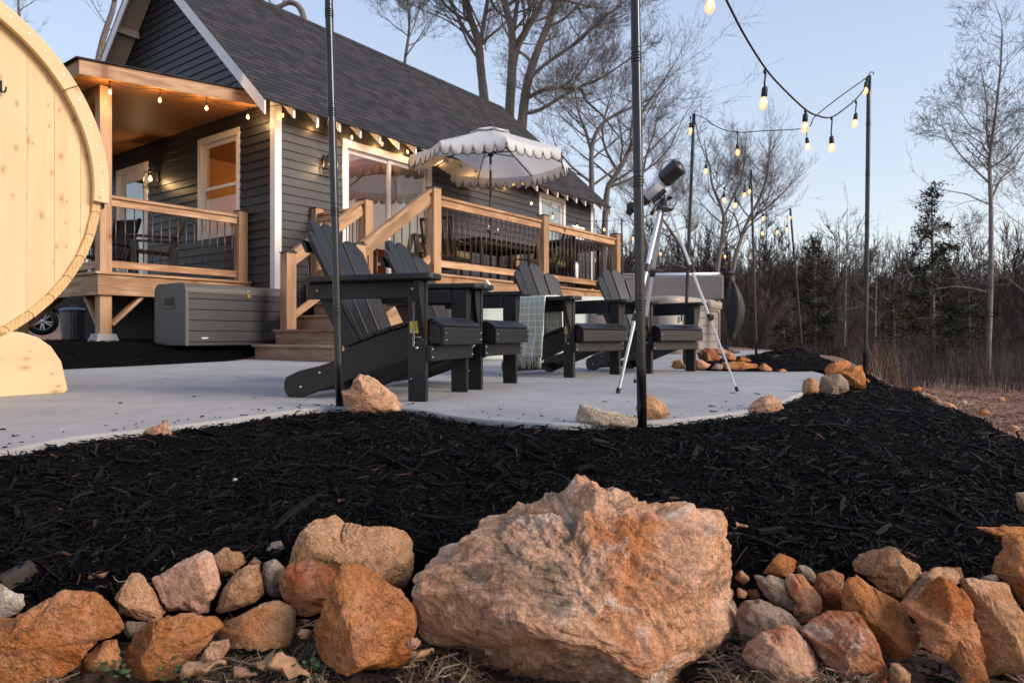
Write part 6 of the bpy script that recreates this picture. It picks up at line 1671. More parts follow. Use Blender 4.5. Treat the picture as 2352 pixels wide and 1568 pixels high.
FR = [
 (R4, [(-100, 1130), (0, 1140), (150, 1060), (330, 960), (440, 885), (560, 910), (660, 930), (740, 990), (800, 1060), (860, 1110), (905, 1190), (860, 1240), (730, 1260), (620, 1370), (540, 1470), (440, 1530), (200, 1570), (0, 1570), (-120, 1500)], 1.14, "large orange rock cut by the picture's lower-left corner", 'orange', 6),
 (R4, [(-60, 860), (0, 855), (100, 910), (165, 915), (185, 1005), (120, 1060), (0, 1110), (-60, 1100)], 1.21, "whitish chalky rock sitting above the large orange corner rock", 'pale', 5),
 (R4, [(845, 1080), (870, 900), (920, 790), (985, 785), (1060, 830), (1110, 890), (1150, 990), (1190, 1070), (1180, 1105), (1050, 1118), (900, 1100)], 1.25, "yellowish cone-shaped rock beside the pink blocky rock", 'tan', 5),
 (R4, [(1108, 790), (1200, 755), (1300, 690), (1480, 610), (1550, 640), (1580, 740), (1605, 860), (1570, 950), (1510, 1000), (1500, 1080), (1340, 1055), (1200, 1085), (1150, 960), (1110, 860)], 1.27, "pink blocky rock with a flat sloping top", 'pink', 5),
 (R4, [(1560, 640), (1640, 575), (1700, 600), (1760, 610), (1800, 690), (1740, 740), (1680, 820), (1600, 850), (1585, 740)], 1.36, "small orange-tan rock tucked behind the pink blocky rock", 'tan', 4),
 (R4, [(1545, 1060), (1600, 960), (1640, 870), (1720, 760), (1800, 710), (1900, 700), (1915, 800), (1930, 930), (1870, 980), (1750, 1020), (1580, 1095)], 1.28, "tan leaning rock between the pink blocky rock and grey slab stone", 'tan', 5),
 (R4, [(1910, 780), (1930, 690), (2020, 655), (2095, 710), (2080, 770), (2070, 850), (2080, 940), (2000, 940), (1910, 860)], 1.31, "grey upright stone beside the white-streaked rust rock", 'grey', 4),
 (R4, [(1930, 610), (1990, 540), (2060, 525), (2110, 580), (2120, 640), (2100, 690), (1990, 670)], 1.40, "little brown-grey stone half buried in mulch behind the grey upright stone", 'grey', 4),
 (R4, [(1820, 690), (1870, 645), (1920, 680), (1910, 715), (1830, 715)], 1.36, "tiny pinkish stone above the tan leaning rock", 'pink', 3),
 (R4, [(2040, 800), (2110, 710), (2230, 675), (2350, 690), (2440, 730), (2500, 780), (2480, 850), (2440, 930), (2400, 990), (2360, 1070), (2200, 1065), (2120, 990), (2060, 900)], 1.27, "rust-brown rock streaked with white chalk", 'rust', 5),
 (R4, [(1585, 1180), (1650, 1120), (1780, 1060), (1900, 1000), (2010, 978), (2090, 1010), (2150, 1080), (2150, 1230), (2110, 1330), (1950, 1310), (1800, 1300), (1680, 1310), (1600, 1250)], 1.22, "smooth brown rounded rock below the white-streaked rust rock", 'tan', 5),
 (R4, [(900, 1350), (960, 1230), (1080, 1120), (1230, 1085), (1400, 1080), (1560, 1100), (1620, 1180), (1540, 1260), (1450, 1370), (1380, 1460), (1300, 1530), (1100, 1565), (980, 1520), (910, 1440)], 1.19, "big rounded vivid orange rock under the pink blocky rock", 'orange', 6),
 (R4, [(555, 1480), (620, 1380), (740, 1270), (830, 1255), (885, 1330), (870, 1460), (760, 1500), (570, 1540)], 1.17, "small pale-orange wedge rock leaning on the orange corner rock", 'orange', 4),
 (R4, [(1400, 1470), (1470, 1390), (1550, 1265), (1665, 1255), (1675, 1310), (1610, 1420), (1550, 1475)], 1.16, "small pinkish wedge rock next to the rounded vivid orange rock", 'pink', 4),
 (R4, [(905, 1120), (1080, 1120), (1060, 1200), (960, 1250), (910, 1200)], 1.24, "grey stone wedged beneath the yellowish cone rock", 'grey', 4),
 (R5, [(325, 1170), (380, 1100), (400, 1030), (450, 920), (480, 800), (540, 720), (640, 725), (740, 790), (860, 850), (960, 920), (1040, 1000), (1090, 1060), (1095, 1180), (1060, 1310), (1040, 1440), (980, 1500), (900, 1520), (740, 1490), (520, 1490), (400, 1400), (350, 1290)], 1.17, "tall orange pyramid-shaped rock leaning against the huge boulder", 'orange', 6),
 (R5, [(165, 690), (200, 570), (250, 450), (330, 370), (470, 355), (540, 420), (700, 420), (900, 430), (990, 480), (1040, 560), (1060, 650), (1050, 800), (1010, 880), (960, 940), (850, 880), (740, 810), (620, 740), (500, 780), (400, 720), (250, 685)], 1.34, "long pink and brown two-toned rock behind the pyramid-shaped rock", 'tan', 6),
 (R7, [(430, 770), (500, 660), (560, 618), (640, 640), (682, 670), (675, 750), (580, 800), (480, 790)], 1.36, "small orange five-sided rock at the mulch edge beside huge boulder", 'orange', 4),
 (R7, [(680, 705), (740, 700), (800, 735), (835, 790), (825, 860), (760, 830), (690, 780)], 1.38, "smooth grey oval stone behind the cream and orange rock", 'grey', 4),
 (R7, [(385, 800), (400, 785), (510, 785), (600, 820), (620, 880), (650, 950), (705, 980), (690, 1050), (610, 1040), (520, 1000), (440, 920)], 1.31, "flat grey-tan slab stone tilted beside the cream and orange rock", 'grey', 5),
 (R7, [(620, 850), (650, 785), (750, 790), (800, 860), (870, 940), (860, 1000), (800, 1090), (710, 1140), (650, 1060), (690, 990), (640, 930)], 1.29, "cream and orange speckled rock beside the flat slab stone", 'pink', 5),
 (R7, [(830, 900), (850, 780), (960, 740), (1050, 790), (1040, 880), (1040, 990), (1030, 1090), (900, 1090), (840, 1050), (870, 950)], 1.31, "dark red-brown rock with a white tip", 'rust', 5),
 (R7, [(1020, 870), (1060, 800), (1150, 775), (1250, 860), (1330, 910), (1420, 960), (1500, 1030), (1540, 1130), (1595, 1220), (1560, 1300), (1480, 1390), (1380, 1415), (1300, 1350), (1270, 1250), (1200, 1180), (1100, 1110), (1040, 1090), (1030, 980)], 1.25, "long deep-orange rock lying diagonally between red-brown and star-shaped rocks", 'orange', 6),
 (R7, [(1140, 710), (1180, 650), (1270, 600), (1390, 557), (1440, 610), (1510, 660), (1590, 700), (1620, 780), (1560, 860), (1480, 930), (1450, 980), (1370, 950), (1300, 890), (1200, 800), (1150, 780)], 1.36, "broad tan angular rock standing highest against the mulch", 'tan', 6),
 (R7, [(1460, 970), (1540, 880), (1620, 780), (1700, 730), (1890, 715), (1910, 790), (1870, 840), (1760, 830), (1700, 900), (1620, 1010), (1510, 1020)], 1.33, "flat tan rock sloping behind the star-shaped rock", 'tan', 5),
 (R7, [(1500, 1030), (1560, 990), (1640, 980), (1720, 850), (1780, 800), (1860, 830), (1960, 920), (2000, 1000), (1995, 1100), (2020, 1220), (2050, 1400), (2090, 1590), (1900, 1560), (1800, 1440), (1720, 1350), (1610, 1310), (1600, 1160), (1530, 1080)], 1.19, "jagged star-shaped tan-orange rock", 'orange', 6),
 (R7, [(1890, 810), (1980, 790), (2100, 810), (2250, 840), (2270, 900), (2300, 980), (2340, 1040), (2380, 1100), (2400, 1500), (2100, 1560), (2060, 1400), (2020, 1200), (1990, 1000), (1940, 900)], 1.22, "clay-caked brown rock beside the star-shaped rock", 'tan', 6),
 (R7, [(260, 1060), (330, 990), (430, 970), (520, 1010), (620, 1040), (700, 1120), (715, 1170), (690, 1210), (600, 1220), (480, 1260), (380, 1330), (290, 1340), (260, 1200)], 1.25, "grey-brown domed rock touching the huge boulder's side", 'grey', 5),
 (R7, [(310, 1420), (360, 1310), (450, 1230), (600, 1185), (700, 1195), (740, 1250), (800, 1320), (850, 1400), (900, 1520), (910, 1620), (420, 1620), (370, 1500)], 1.17, "pinkish rock with a red corner at the picture's bottom edge", 'pink', 6),
 (R7, [(730, 1220), (850, 1120), (950, 1095), (1180, 1095), (1230, 1150), (1290, 1260), (1300, 1340), (1350, 1430), (1370, 1530), (1350, 1620), (940, 1620), (930, 1500), (860, 1400), (820, 1330)], 1.18, "rust and cream layered rock below the long deep-orange rock", 'rust', 6),
 (R7, [(1370, 1420), (1430, 1420), (1530, 1510), (1500, 1590), (1380, 1600)], 1.15, "small tan stone at the bottom edge below the long deep-orange rock", 'tan', 4),
 (R7, [(2030, 430), (2120, 425), (2220, 415), (2352, 425), (2420, 440), (2420, 500), (2230, 500), (2180, 530), (2080, 470)], 1.50, "flat reddish rock lying on the mulch at the picture's edge", 'orange', 5),
 (R7, [(2180, 780), (2190, 660), (2250, 600), (2240, 540), (2300, 490), (2400, 490), (2450, 700), (2420, 1050), (2340, 1010), (2270, 860), (2200, 800)], 1.36, "tall brown rock at the picture's edge below the flat reddish rock", 'orange', 5),
 (R7, [(2130, 660), (2140, 600), (2180, 590), (2215, 625), (2190, 690)], 1.46, "small pale pink stone beside the tall brown edge rock", 'pink', 4),
 (R7, [(225, 800), (270, 730), (340, 800), (300, 850)], 1.34, "little reddish stone against the huge boulder's shoulder", 'rust', 3),
 (R7, [(240, 860), (320, 900), (310, 950), (250, 940)], 1.31, "small cream pebble-like stone under the little reddish stone", 'pink', 3),
 (R7, [(320, 880), (400, 880), (415, 950), (350, 970)], 1.32, "tiny brown stone between the slab stone and huge boulder", 'rust', 3),
 (R7, [(2300, 170), (2400, 165), (2420, 320), (2330, 320)], 1.68, "tan rock cut by the picture's edge above the flat reddish rock", 'tan', 4),
 (R7, [(2030, 800), (2140, 765), (2175, 810), (2100, 840)], 1.36, "bluish grey stone peeping over the clay-caked rock", 'grey', 3),
]
for i, (cv_, pl_, d, lb, mt, lv) in enumerate(FR):
    rock(pl_, d, lb, mt, conv=cv_, lv=lv, seed=10 + i, cuts=8, group=W_)
PR = "stones along the patio edge"
EDGE = [
 (RP, [(525, 1400), (610, 1385), (620, 1330), (690, 1270), (790, 1310), (880, 1390), (950, 1460), (990, 1510), (985, 1570), (700, 1590), (640, 1580), (560, 1500)], 2.72, "pale orange pointed rock at the base of the dark pole by the nearest chair", 'boulder', 5),
 (None, [(325, 995), (330, 985), (365, 975), (382, 960), (395, 995), (387, 1007), (340, 1009)], 2.12, "small pinkish-orange pointed rock alone on the concrete's curved edge", 'pink', 4),
 (RI, [(705, 1320), (740, 1205), (800, 1205), (900, 1250), (1010, 1265), (1160, 1300), (1150, 1380), (1000, 1370), (850, 1365), (720, 1350)], 2.26, "long cream-topped rock at the foot of the thick pole", 'pale', 5),
 (RI, [(1140, 1230), (1170, 1170), (1230, 1130), (1300, 1160), (1370, 1210), (1400, 1280), (1370, 1330), (1280, 1355), (1180, 1350)], 2.38, "rounded tan rock right behind the foot of the thick pole", 'tan', 5),
 (RI, [(1965, 1270), (1990, 1210), (2080, 1150), (2170, 1138), (2225, 1190), (2250, 1240), (2150, 1275), (2000, 1290)], 2.68, "lone pale pink rock on the mulch edge beyond the tripod", 'pink', 5),
 (RG, [(720, 1530), (740, 1430), (780, 1400), (830, 1420), (855, 1490), (850, 1530)], 3.52, "upright tan rock at the end of the heap near the tall black pole", 'tan', 4),
 (RG, [(850, 1515), (870, 1400), (900, 1380), (1000, 1375), (1060, 1420), (1070, 1495), (1040, 1515), (950, 1530)], 3.62, "squarish grey-brown rock in the heap near the tall black pole", 'grey', 5),
 (RG, [(895, 1350), (920, 1310), (990, 1280), (1060, 1272), (1090, 1310), (1060, 1350), (1000, 1370), (900, 1390)], 4.3, "orange crumbly rock behind the squarish rock of the pole heap", 'orange', 4),
 (RG, [(1000, 1370), (1060, 1330), (1180, 1310), (1180, 1470), (1150, 1490), (1085, 1480), (1070, 1420)], 4.1, "vivid orange layered rock at the top of the pole heap", 'orange', 5),
 (RG, [(1175, 1395), (1235, 1435), (1180, 1445)], 4.3, "small orange shard beside the vivid layered rock", 'orange', 3),
 (RI, [(1400, 930), (1420, 890), (1490, 870), (1510, 945), (1430, 950)], 5.6, "tan rock half hidden behind the fourth chair's leg", 'tan', 4),
 (RI, [(1560, 890), (1620, 875), (1700, 915), (1660, 953), (1570, 950)], 5.55, "flat pinkish slab in the low rock border behind the tripod", 'pink', 4),
 (RI, [(1600, 830), (1660, 790), (1720, 800), (1760, 860), (1775, 900), (1720, 915), (1620, 885)], 5.85, "rusty orange rock topping the low border by the hot tub", 'rust', 5),
 (RI, [(1700, 795), (1780, 790), (1830, 820), (1800, 860), (1740, 840)], 6.1, "tan rock at the back of the low rock border", 'tan', 4),
 (RI, [(1780, 850), (1840, 810), (1885, 860), (1880, 900), (1790, 895)], 5.9, "cream-orange rock seen beside the tripod leg in the low border", 'boulder', 4),
 (RI, [(1885, 895), (1930, 850), (1990, 880), (2000, 915), (1900, 920)], 5.75, "bright orange knobbly rock on top of the border's brown slab", 'orange', 4),
 (RI, [(1790, 900), (1870, 890), (2040, 910), (2042, 962), (1860, 962), (1790, 950)], 5.5, "wide brown-orange slab at the front of the low border", 'orange', 5),
 (RI, [(2045, 945), (2090, 900), (2150, 945), (2155, 968), (2050, 968)], 5.45, "triangular orange rock near the end of the low border", 'orange', 4),
 (RI, [(2165, 968), (2230, 945), (2275, 970)], 5.4, "flattest orange stone ending the low border", 'orange', 3),
 (RI, [(1690, 950), (1740, 905), (1790, 915), (1785, 955)], 5.5, "dull brown rock between the pinkish slab and brown-orange slab", 'grey', 4),
 (RI, [(2215, 835), (2245, 822), (2275, 832), (2270, 845)], 10.2, "small distant tan stone at the far patio edge, nearer the leaning pole", 'tan', 3),
 (RI, [(2285, 845), (2310, 822), (2345, 828), (2360, 850)], 10.0, "distant pale stone at the foot of the leaning pole", 'pink', 3),
 (RI, [(2105, 858), (2135, 852), (2145, 862)], 9.6, "tiny distant orange stone at the mulch mound's far end", 'orange', 3),
]
for i, (cv_, pl_, d, lb, mt, lv) in enumerate(EDGE):
    rock(pl_, d, lb, mt, conv=cv_, lv=lv, seed=70 + i, cuts=7, th=.7, group=PR)
SLO = [
 ([(505, 372), (560, 345), (640, 390), (700, 430), (680, 475), (600, 430)], 4.6, "long pale peach rock on the outer slope of the mulch bed", 'pink', 4),
 ([(650, 440), (700, 420), (770, 445), (810, 500), (830, 560), (760, 540)], 4.2, "peach rock halfway down the line beyond the mulch crest", 'boulder', 4),
 ([(450, 325), (500, 305), (545, 320), (525, 350), (460, 350)], 5.6, "small orange rock highest on the outer slope", 'orange', 4),
 ([(880, 565), (920, 525), (945, 560), (925, 600)], 3.7, "whitish upright stone on the outer slope line", 'pale', 4),
 ([(950, 585), (1060, 615), (1170, 680), (1150, 710), (1030, 660)], 3.3, "long low orange rock near the end of the outer slope line", 'orange', 4),
 ([(1160, 690), (1230, 690), (1320, 760), (1300, 790), (1220, 750)], 2.95, "orange rock at the picture's edge on the outer slope line", 'orange', 4),
]
for i, (pl_, d, lb, mt, lv) in enumerate(SLO): rock(pl_, d, lb, mt, conv=RS, lv=lv, seed=120 + i, cuts=6, th=.8, group="stones on the outer slope")
for i, (px, py, dd_, s_, mt, lb) in enumerate(((2260, 948, 6.2, .05, 'orange', "scattered reddish stone on the bare bank beyond the peach rocks"), (2330, 985, 5.2, .045, 'pink', "pinkish stone at the picture's edge on the bare bank"), (2300, 918, 8.0, .06, 'tan', "tan stone farthest back on the bare bank"), (2215, 925, 7.0, .04, 'pale', "pale little stone on the bare bank behind the orange slope rock"))):
    k_ = FP / dd_ * s_; rock([(px - k_, py), (px - k_ * .5, py - k_ * .6), (px + k_ * .5, py - k_ * .55), (px + k_, py), (px + k_ * .4, py + k_ * .4), (px - k_ * .6, py + k_ * .4)], dd_, lb, mt, lv=3, seed=160 + i)
# little stones on the mulch
for i, (px, py, d, s_, mt, lb) in enumerate(((2058, 1138, 1.78, .012, 'pale', "small white stone lying on the black mulch"), (1491, 1080, 1.9, .006, 'tan', "tiny tan crumb on the mulch above the huge boulder"), (540, 1102, 1.75, .007, 'pale', "tiny white pebble on the mulch, far from the boulder"), (948, 1478, 1.14, .014, 'pink', "pink pebble on the dry grass between pyramid rock and boulder"), (698, 1456, 1.18, .013, 'pink', "greyish pink pebble below the white-streaked rust rock"))):
    rock([(px - s_ * FP / d, py), (px - s_ * FP / d * .5, py - s_ * .7 * FP / d), (px + s_ * .6 * FP / d, py - s_ * .6 * FP / d), (px + s_ * FP / d, py), (px + s_ * .4 * FP / d, py + s_ * .6 * FP / d), (px - s_ * .6 * FP / d, py + s_ * .55 * FP / d)], d, lb, mt, lv=3, seed=140 + i)

# ================================================================== foreground litter
def blades(name, P, hmin, hmax, wd, mat, seed, lean=.5, n_=4, flat=False):
    r = np.random.default_rng(seed); n = len(P); H = r.uniform(hmin, hmax, n); a = r.uniform(0, 2 * np.pi, n); ln = r.uniform(.1, 1, n) * lean
    dirv = np.column_stack([np.cos(a), np.sin(a)]); sv = np.column_stack([-np.sin(a), np.cos(a), np.zeros(n)])
    V = []; 
    for j in range(n_ + 1):
        t = j / n_; ang = ln * t * 1.3
        q = np.column_stack([P[:, 0] + dirv[:, 0] * H * t * np.sin(ang), P[:, 1] + dirv[:, 1] * H * t * np.sin(ang), P[:, 2] + H * t * np.cos(ang)])
        w_ = wd * (1 - .8 * t) * r.uniform(.7, 1.3, n)
        V += [q - sv * w_[:, None] / 2, q + sv * w_[:, None] / 2]
    V = np.stack(V, 1); k = 2 * (n_ + 1)
    base = np.array([[2 * j, 2 * j + 1, 2 * j + 3, 2 * j + 2] for j in range(n_)])
    F = (base[None] + (np.arange(n) * k)[:, None, None]).reshape(-1, 4)
    o = np_mesh(name, V.reshape(-1, 3), F, mat, rnd=np.repeat(r.random(n), k)); o["kind"] = "stuff"; return o
def straw_mat(name, a, b, c):
    m, nt, bs = mk(name); nt.links.new(ramp(nt, rnd_attr(nt), [(0, a), (.5, b), (1, c)]), bs.inputs["Base Color"]); bs.inputs["Roughness"].default_value = .9; bs.inputs["Specular IOR Level"].default_value = .15; return m
M['straw'] = straw_mat("dead_grass", (.05, .035, .025), (.15, .105, .07), (.30, .22, .15))
r = np.random.default_rng(5)
def tufts(n, y0, y1):
    zz = [(470, 740), (930, 1090), (1630, 1780), (1880, 2000), (80, 130), (1840, 1870)]; L = np.array([b - a for a, b in zz], float); k = r.choice(len(zz), n, p=L / L.sum())
    px = np.array([zz[i][0] + (zz[i][1] - zz[i][0]) * u for i, u in zip(k, r.random(n))]); yv = r.uniform(y0, y1, n); return (px - 1176) / FP * yv, yv
X, yv = tufts(1500, 1.06, 1.22)
blades("dead_grass", np.column_stack([X, yv, gz(X, yv) + .015]), .02, .075, .0028, M['straw'], 6, lean=1.7)
X, yv = tufts(4200, 1.04, 1.30); n = 4200
P = np.column_stack([X, yv, gz(X, yv) + .024 + r.random(n) * .014]); chips("grass_thatch", P, np.tile([0, 0, 1.0], (n, 1)), 8, .02, .085, wr=(.02, .06), thick=.0014, mat=M['straw'], tilt=.5, spread=.03)
n = 3500; px = r.uniform(-80, 2430, n); yv = r.uniform(1.04, 1.36, n); X = (px - 1176) / FP * yv
P = np.column_stack([X, yv, gz(X, yv) + .004]); chips("bark_crumbs", P, np.tile([0, 0, 1.0], (n, 1)), 9, .01, .05, wr=(.05, .3), thick=.002, mat=straw_mat("dark_litter", (.01, .008, .007), (.03, .022, .016), (.10, .07, .045)), tilt=.5, spread=.02)
def leaf(p, s, rz, label, col=0):
    mb = MB(); vs = []; fs = []; n = 9
    for i in range(n + 1):
        t = i / n; wv = .34 * math.sin(math.pi * t ** .8) * (1 + .35 * math.sin(t * 14)) + .008
        z = .10 * math.sin(t * 3.2) + .06 * math.sin(t * 9 + rz)
        for k in (-1, -.5, 0, .5, 1): vs.append(Vector((t - .5, k * wv, z + .16 * k * k * (1 + .5 * math.sin(t * 6)) + .03 * math.sin(k * 7 + t * 5))) * s)
    for i in range(n):
        for k in range(4): fs.append((i * 5 + k, i * 5 + k + 1, (i + 1) * 5 + k + 1, (i + 1) * 5 + k))
    mb.add(vs, fs, smooth=True); mb.tube([Vector((-.5, 0, .0)) * s, Vector((-.72, .03, .05)) * s], .012 * s, 5)
    o = mb.build("dry_leaf", LEAF[col]); o.modifiers.new("thick", 'SOLIDIFY').thickness = .0006
    o.location = p; o.rotation_euler = (random.uniform(-.5, .3), random.uniform(-.4, .4), rz); tag(o, label, "leaf", "dry leaves in the litter"); return o
LEAF = [plain("tan_dry_leaf", (.34, .19, .10), .8, var=.25, scale=60, bstr=.2), plain("brown_dry_leaf", (.22, .12, .07), .8, var=.25, scale=60, bstr=.2)]
for i, (px, py, d, s_, rz, lb, c) in enumerate(((240, 1330, 1.34, .055, .3, "curled brown leaf on the mulch above the yellowish cone rock", 1), (470, 1548, 1.13, .07, .5, "large tan curled leaf at the bottom edge under the small pinkish wedge rock", 0),
    (610, 1530, 1.15, .055, 2.2, "tan leaf standing on edge below the smooth brown rounded rock", 0), (660, 1550, 1.13, .07, .2, "broad tan leaf below the smooth brown rounded rock, at bottom edge", 0), (560, 1556, 1.12, .05, 1.2, "folded brown leaf at the bottom edge between two tan leaves", 1),
    (975, 1508, 1.13, .045, .9, "narrow pale leaf between the pyramid rock and huge boulder", 0), (1705, 1212, 1.42, .03, .4, "pale sliver of leaf at the huge boulder's upper shoulder", 0))):
    p = at(px, py, d); leaf(p, s_, rz, lb, c)
# tangled pale roots above the cone rock
mb = MB()
for k in range(16):
    p = at(random.uniform(205, 330), random.uniform(1340, 1372), 1.33); pts = [p]; a = random.uniform(0, 6)
    for j in range(7): a += random.uniform(-.8, .8); p = p + Vector((math.cos(a) * .012, math.sin(a) * .004, math.sin(a * 1.7) * .008)); pts.append(p)
    mb.tube(pts, [.0018, .0017, .0016, .0014, .0012, .001, .0008, .0005], 5)
o = mb.build("root_tangle", plain("pale_root", (.26, .17, .11), .9, bstr=0)); o["kind"] = "stuff"
# a thick bark offcut and sticks
mb = MB(); a = at(2, 1342, 1.29); b = at(80, 1300, 1.33); mb.beam(a, b, .035, .03); o = mb.build("bark_chunk", plain("weathered_bark", (.035, .026, .02), .95, var=.4, scale=30, bstr=.8), bevel=.006); tag(o, "thick split bark chunk on the mulch above the whitish rock", "bark")
mb = MB(); a = at(620, 1222, 1.47); b = at(748, 1128, 1.66); mb.tube([a, a.lerp(b, .35) + Vector((0, 0, .006)), a.lerp(b, .7) + Vector((0, 0, .002)), b], [.006, .011, .012, .005], 8); o = mb.build("stick", M['chip']); tag(o, "thick black stick lying on the mulch above the long two-toned rock", "stick")
mb = MB(); a = at(1740, 1222, 1.45); b = at(1800, 1214, 1.47); mb.beam(a, b, .012, .012); o = mb.build("stick", M['chip'], bevel=.002); tag(o, "short straight black stick on the mulch beside the huge boulder", "stick")
# small green clover
M['clover'] = plain("clover_green", (.045, .085, .025), .7, var=.3, scale=50, bstr=0)
for (px, py, d, lb) in ((722, 1545, 1.15, "small green clover below the pyramid-shaped rock"), (405, 1548, 1.15, "small green sprig beneath the rounded vivid orange rock"), (258, 1545, 1.15, "tiny green weed at the foot of the orange corner rock")):
    p = at(px, py, d); mb = MB()
    for k in range(46):
        q = Vector((random.gauss(0, .018), random.gauss(0, .012), random.uniform(-.005, .022))); s_ = random.uniform(.003, .0065); a = random.uniform(0, 6); u = Vector((math.cos(a), math.sin(a), random.uniform(-.4, .4))) * s_; v_ = u.cross(Vector((random.uniform(-.5, .5), random.uniform(-.5, .5), 1))).normalized() * s_ * .8
        mb.add([q - u, q - v_, q + u, q + v_], [(0, 1, 2, 3)])
    o = mb.build("clover", M['clover']); o.location = p; tag(o, lb, "plant")

# ================================================================== trees
class TG:
    def __init__(s, seed, mr=.0045): s.mr = mr; s.r = random.Random(seed); s.T = MB(); s.W = MB(); s.nt = 0
    def limb(s, pts, rad, thick):
        mb = s.T if thick else s.W
        mb.tube(pts, rad, 7 if rad[0] > .06 else 5 if rad[0] > .02 else 3, cap=False)
    def grow(s, p, d, L, r0, depth, up=.12, spread=.75, maxd=5, nch=(3, 5), gn=.16):
        R_ = s.r; k = max(3, min(7, int(L / .35))); pts = [p]; q = p; dd = d.normalized(); 
        for i in range(k):
            dd = (dd + Vector((R_.gauss(0, gn), R_.gauss(0, gn), R_.gauss(0, gn) + up * .5))).normalized(); q = q + dd * (L / k); pts.append(q)
        rad = [r0 * (1 - .62 * i / k) for i in range(k + 1)]
        if depth == maxd: rad = [max(r0 * (1 - .7 * i / k), s.mr * .8) for i in range(k + 1)]
        s.limb(pts, rad, depth <= 1)
        if depth >= maxd: return
        n = R_.randint(*nch)
        for j in range(n):
            f = R_.uniform(.3, 1.0) if j < n - 1 else 1.0
            i = min(int(f * k), k); a = pts[i]; t = (pts[min(i + 1, k)] - pts[max(i - 1, 0)]).normalized()
            o = t.orthogonal().normalized(); o = Matrix.Rotation(R_.uniform(0, 6.28), 3, t) @ o
            sp = spread * R_.uniform(.6, 1.2) * (.6 if j == n - 1 else 1)
            s.grow(a, t + o * sp, L * R_.uniform(.5, .74), max(rad[i] * R_.uniform(.48, .68), s.mr), depth + 1, up, spread, maxd, nch, gn)
    def stem(s, pts, rad, br, L, depth=1, f0=.25, out=None, **k):
        """trunk along given points with br branches"""
        P = spline(pts, 5); n = len(P); rr = [.62 * (rad[0] + (rad[1] - rad[0]) * i / (n - 1)) for i in range(n)]
        rr = [x * (1 + .05 * s.r.uniform(-1, 1)) for x in rr]
        s.T.tube(P, rr, 9, cap=False)
        for j in range(br):
            f = f0 + (1 - f0) * (j + s.r.random()) / br; i = min(int(f * (n - 1)), n - 2); t = (P[i + 1] - P[i]).normalized()
            a_ = s.r.uniform(0, 6.28); o = Vector((math.cos(a_), math.sin(a_) * .8, s.r.uniform(.05, .5)))
            if out is not None: o = (o + out * .8)
            s.grow(P[i], t * .35 + o, L * (1.05 - .55 * f) * s.r.uniform(.75, 1.2), min(rr[i] * .5, .05 * L / 3), depth, **k)
        s.grow(P[-1], (P[-1] - P[-2]), L * .5, rr[-1] * .9, depth + 1, **k)
    def done(s, label, base, bark='bark', name="bare_tree", group=None):
        t = empty(name, base, 0, label, "tree", group); o = Vector(base)
        for mb, nm in ((s.T, "trunk"), (s.W, "crown")):
            if mb.v:
                mb.v = [tuple(Vector(v) - o) for v in mb.v]; mb.build(nm, M[bark] if nm == "trunk" else M['twig'], t)
        return t
def Dp(pts, d): return [at(x, y, d) for x, y in pts]
GT = "bare trees behind the cabin"
d = 26
g1 = TG(1); kw = dict(maxd=5, nch=(4, 5), spread=.75, gn=.13, up=.16)
g1.stem(Dp([(1125, 520), (1120, 330), (1112, 230), (1104, 156), (1098, 94), (1080, 40), (1060, -40), (1045, -120)], d), (.34, .16), 9, 3.6, f0=.42, **kw)
g1.stem(Dp([(1100, 125), (1110, 60), (1120, 0), (1135, -90)], d), (.17, .09), 5, 2.8, **kw)
g1.stem(Dp([(1097, 110), (1072, 75), (1045, 25), (1010, -40)], d), (.13, .07), 6, 2.8, **kw)
g1.done("forked bare tree behind the roof ridge, left fork of the tall group", at(1125, 700, d), group=GT)
g2 = TG(2); d = 25
g2.stem(Dp([(1168, 560), (1168, 330), (1170, 259), (1176, 156), (1176, 78), (1164, 25), (1150, -30), (1135, -110)], d), (.36, .14), 9, 3.4, f0=.45, **kw)
g2.stem(Dp([(1176, 90), (1187, 16), (1192, -40), (1200, -110)], d), (.16, .08), 5, 2.6, **kw)
g2.stem(Dp([(1181, 150), (1190, 110), (1204, 82), (1232, 32), (1252, -10), (1280, -70)], d), (.17, .09), 6, 2.8, **kw)
g2.done("straight grey bare trunk forking high, middle of the tall trio", at(1168, 700, d), group=GT)
g3 = TG(3); d = 24
g3.stem(Dp([(1190, 560), (1196, 380), (1199, 285), (1209, 203), (1221, 156), (1240, 103), (1265, 40), (1280, -10), (1300, -90)], d), (.33, .14), 7, 3.2, f0=.5, **kw)
g3.stem(Dp([(1209, 190), (1250, 150), (1321, 100), (1377, 50), (1420, 15)], d), (.13, .05), 8, 2.2, **kw)
g3.stem(Dp([(1207, 228), (1252, 206), (1300, 203), (1334, 206), (1346, 231), (1384, 266), (1410, 300)], d), (.13, .045), 9, 2.0, **kw)
g3.stem(Dp([(1203, 262), (1240, 252), (1277, 231), (1320, 205), (1380, 180), (1440, 140)], d), (.12, .045), 8, 2.0, **kw)
g3.done("leaning bare tree with long side limbs reaching over the umbrella", at(1190, 700, d), group=GT)
g4 = TG(4); d = 22; kw = dict(maxd=5, nch=(2, 4), spread=.8, gn=.12, up=.12)
g4.stem(Dp([(1358, 640), (1359, 500), (1359, 412), (1359, 344), (1374, 297), (1410, 265), (1452, 247)], d), (.19, .05), 8, 2.7, f0=.3, **kw)
g4.stem(Dp([(1359, 350), (1345, 300), (1330, 260), (1320, 200)], d), (.10, .04), 6, 2.0, **kw)
g4.stem(Dp([(1359, 420), (1310, 380), (1280, 340)], d), (.08, .03), 5, 1.6, **kw)
g4.done("bare tree rising past the far eave corner behind the umbrella", at(1358, 780, d), group=GT)
g5 = TG(5); d = 23
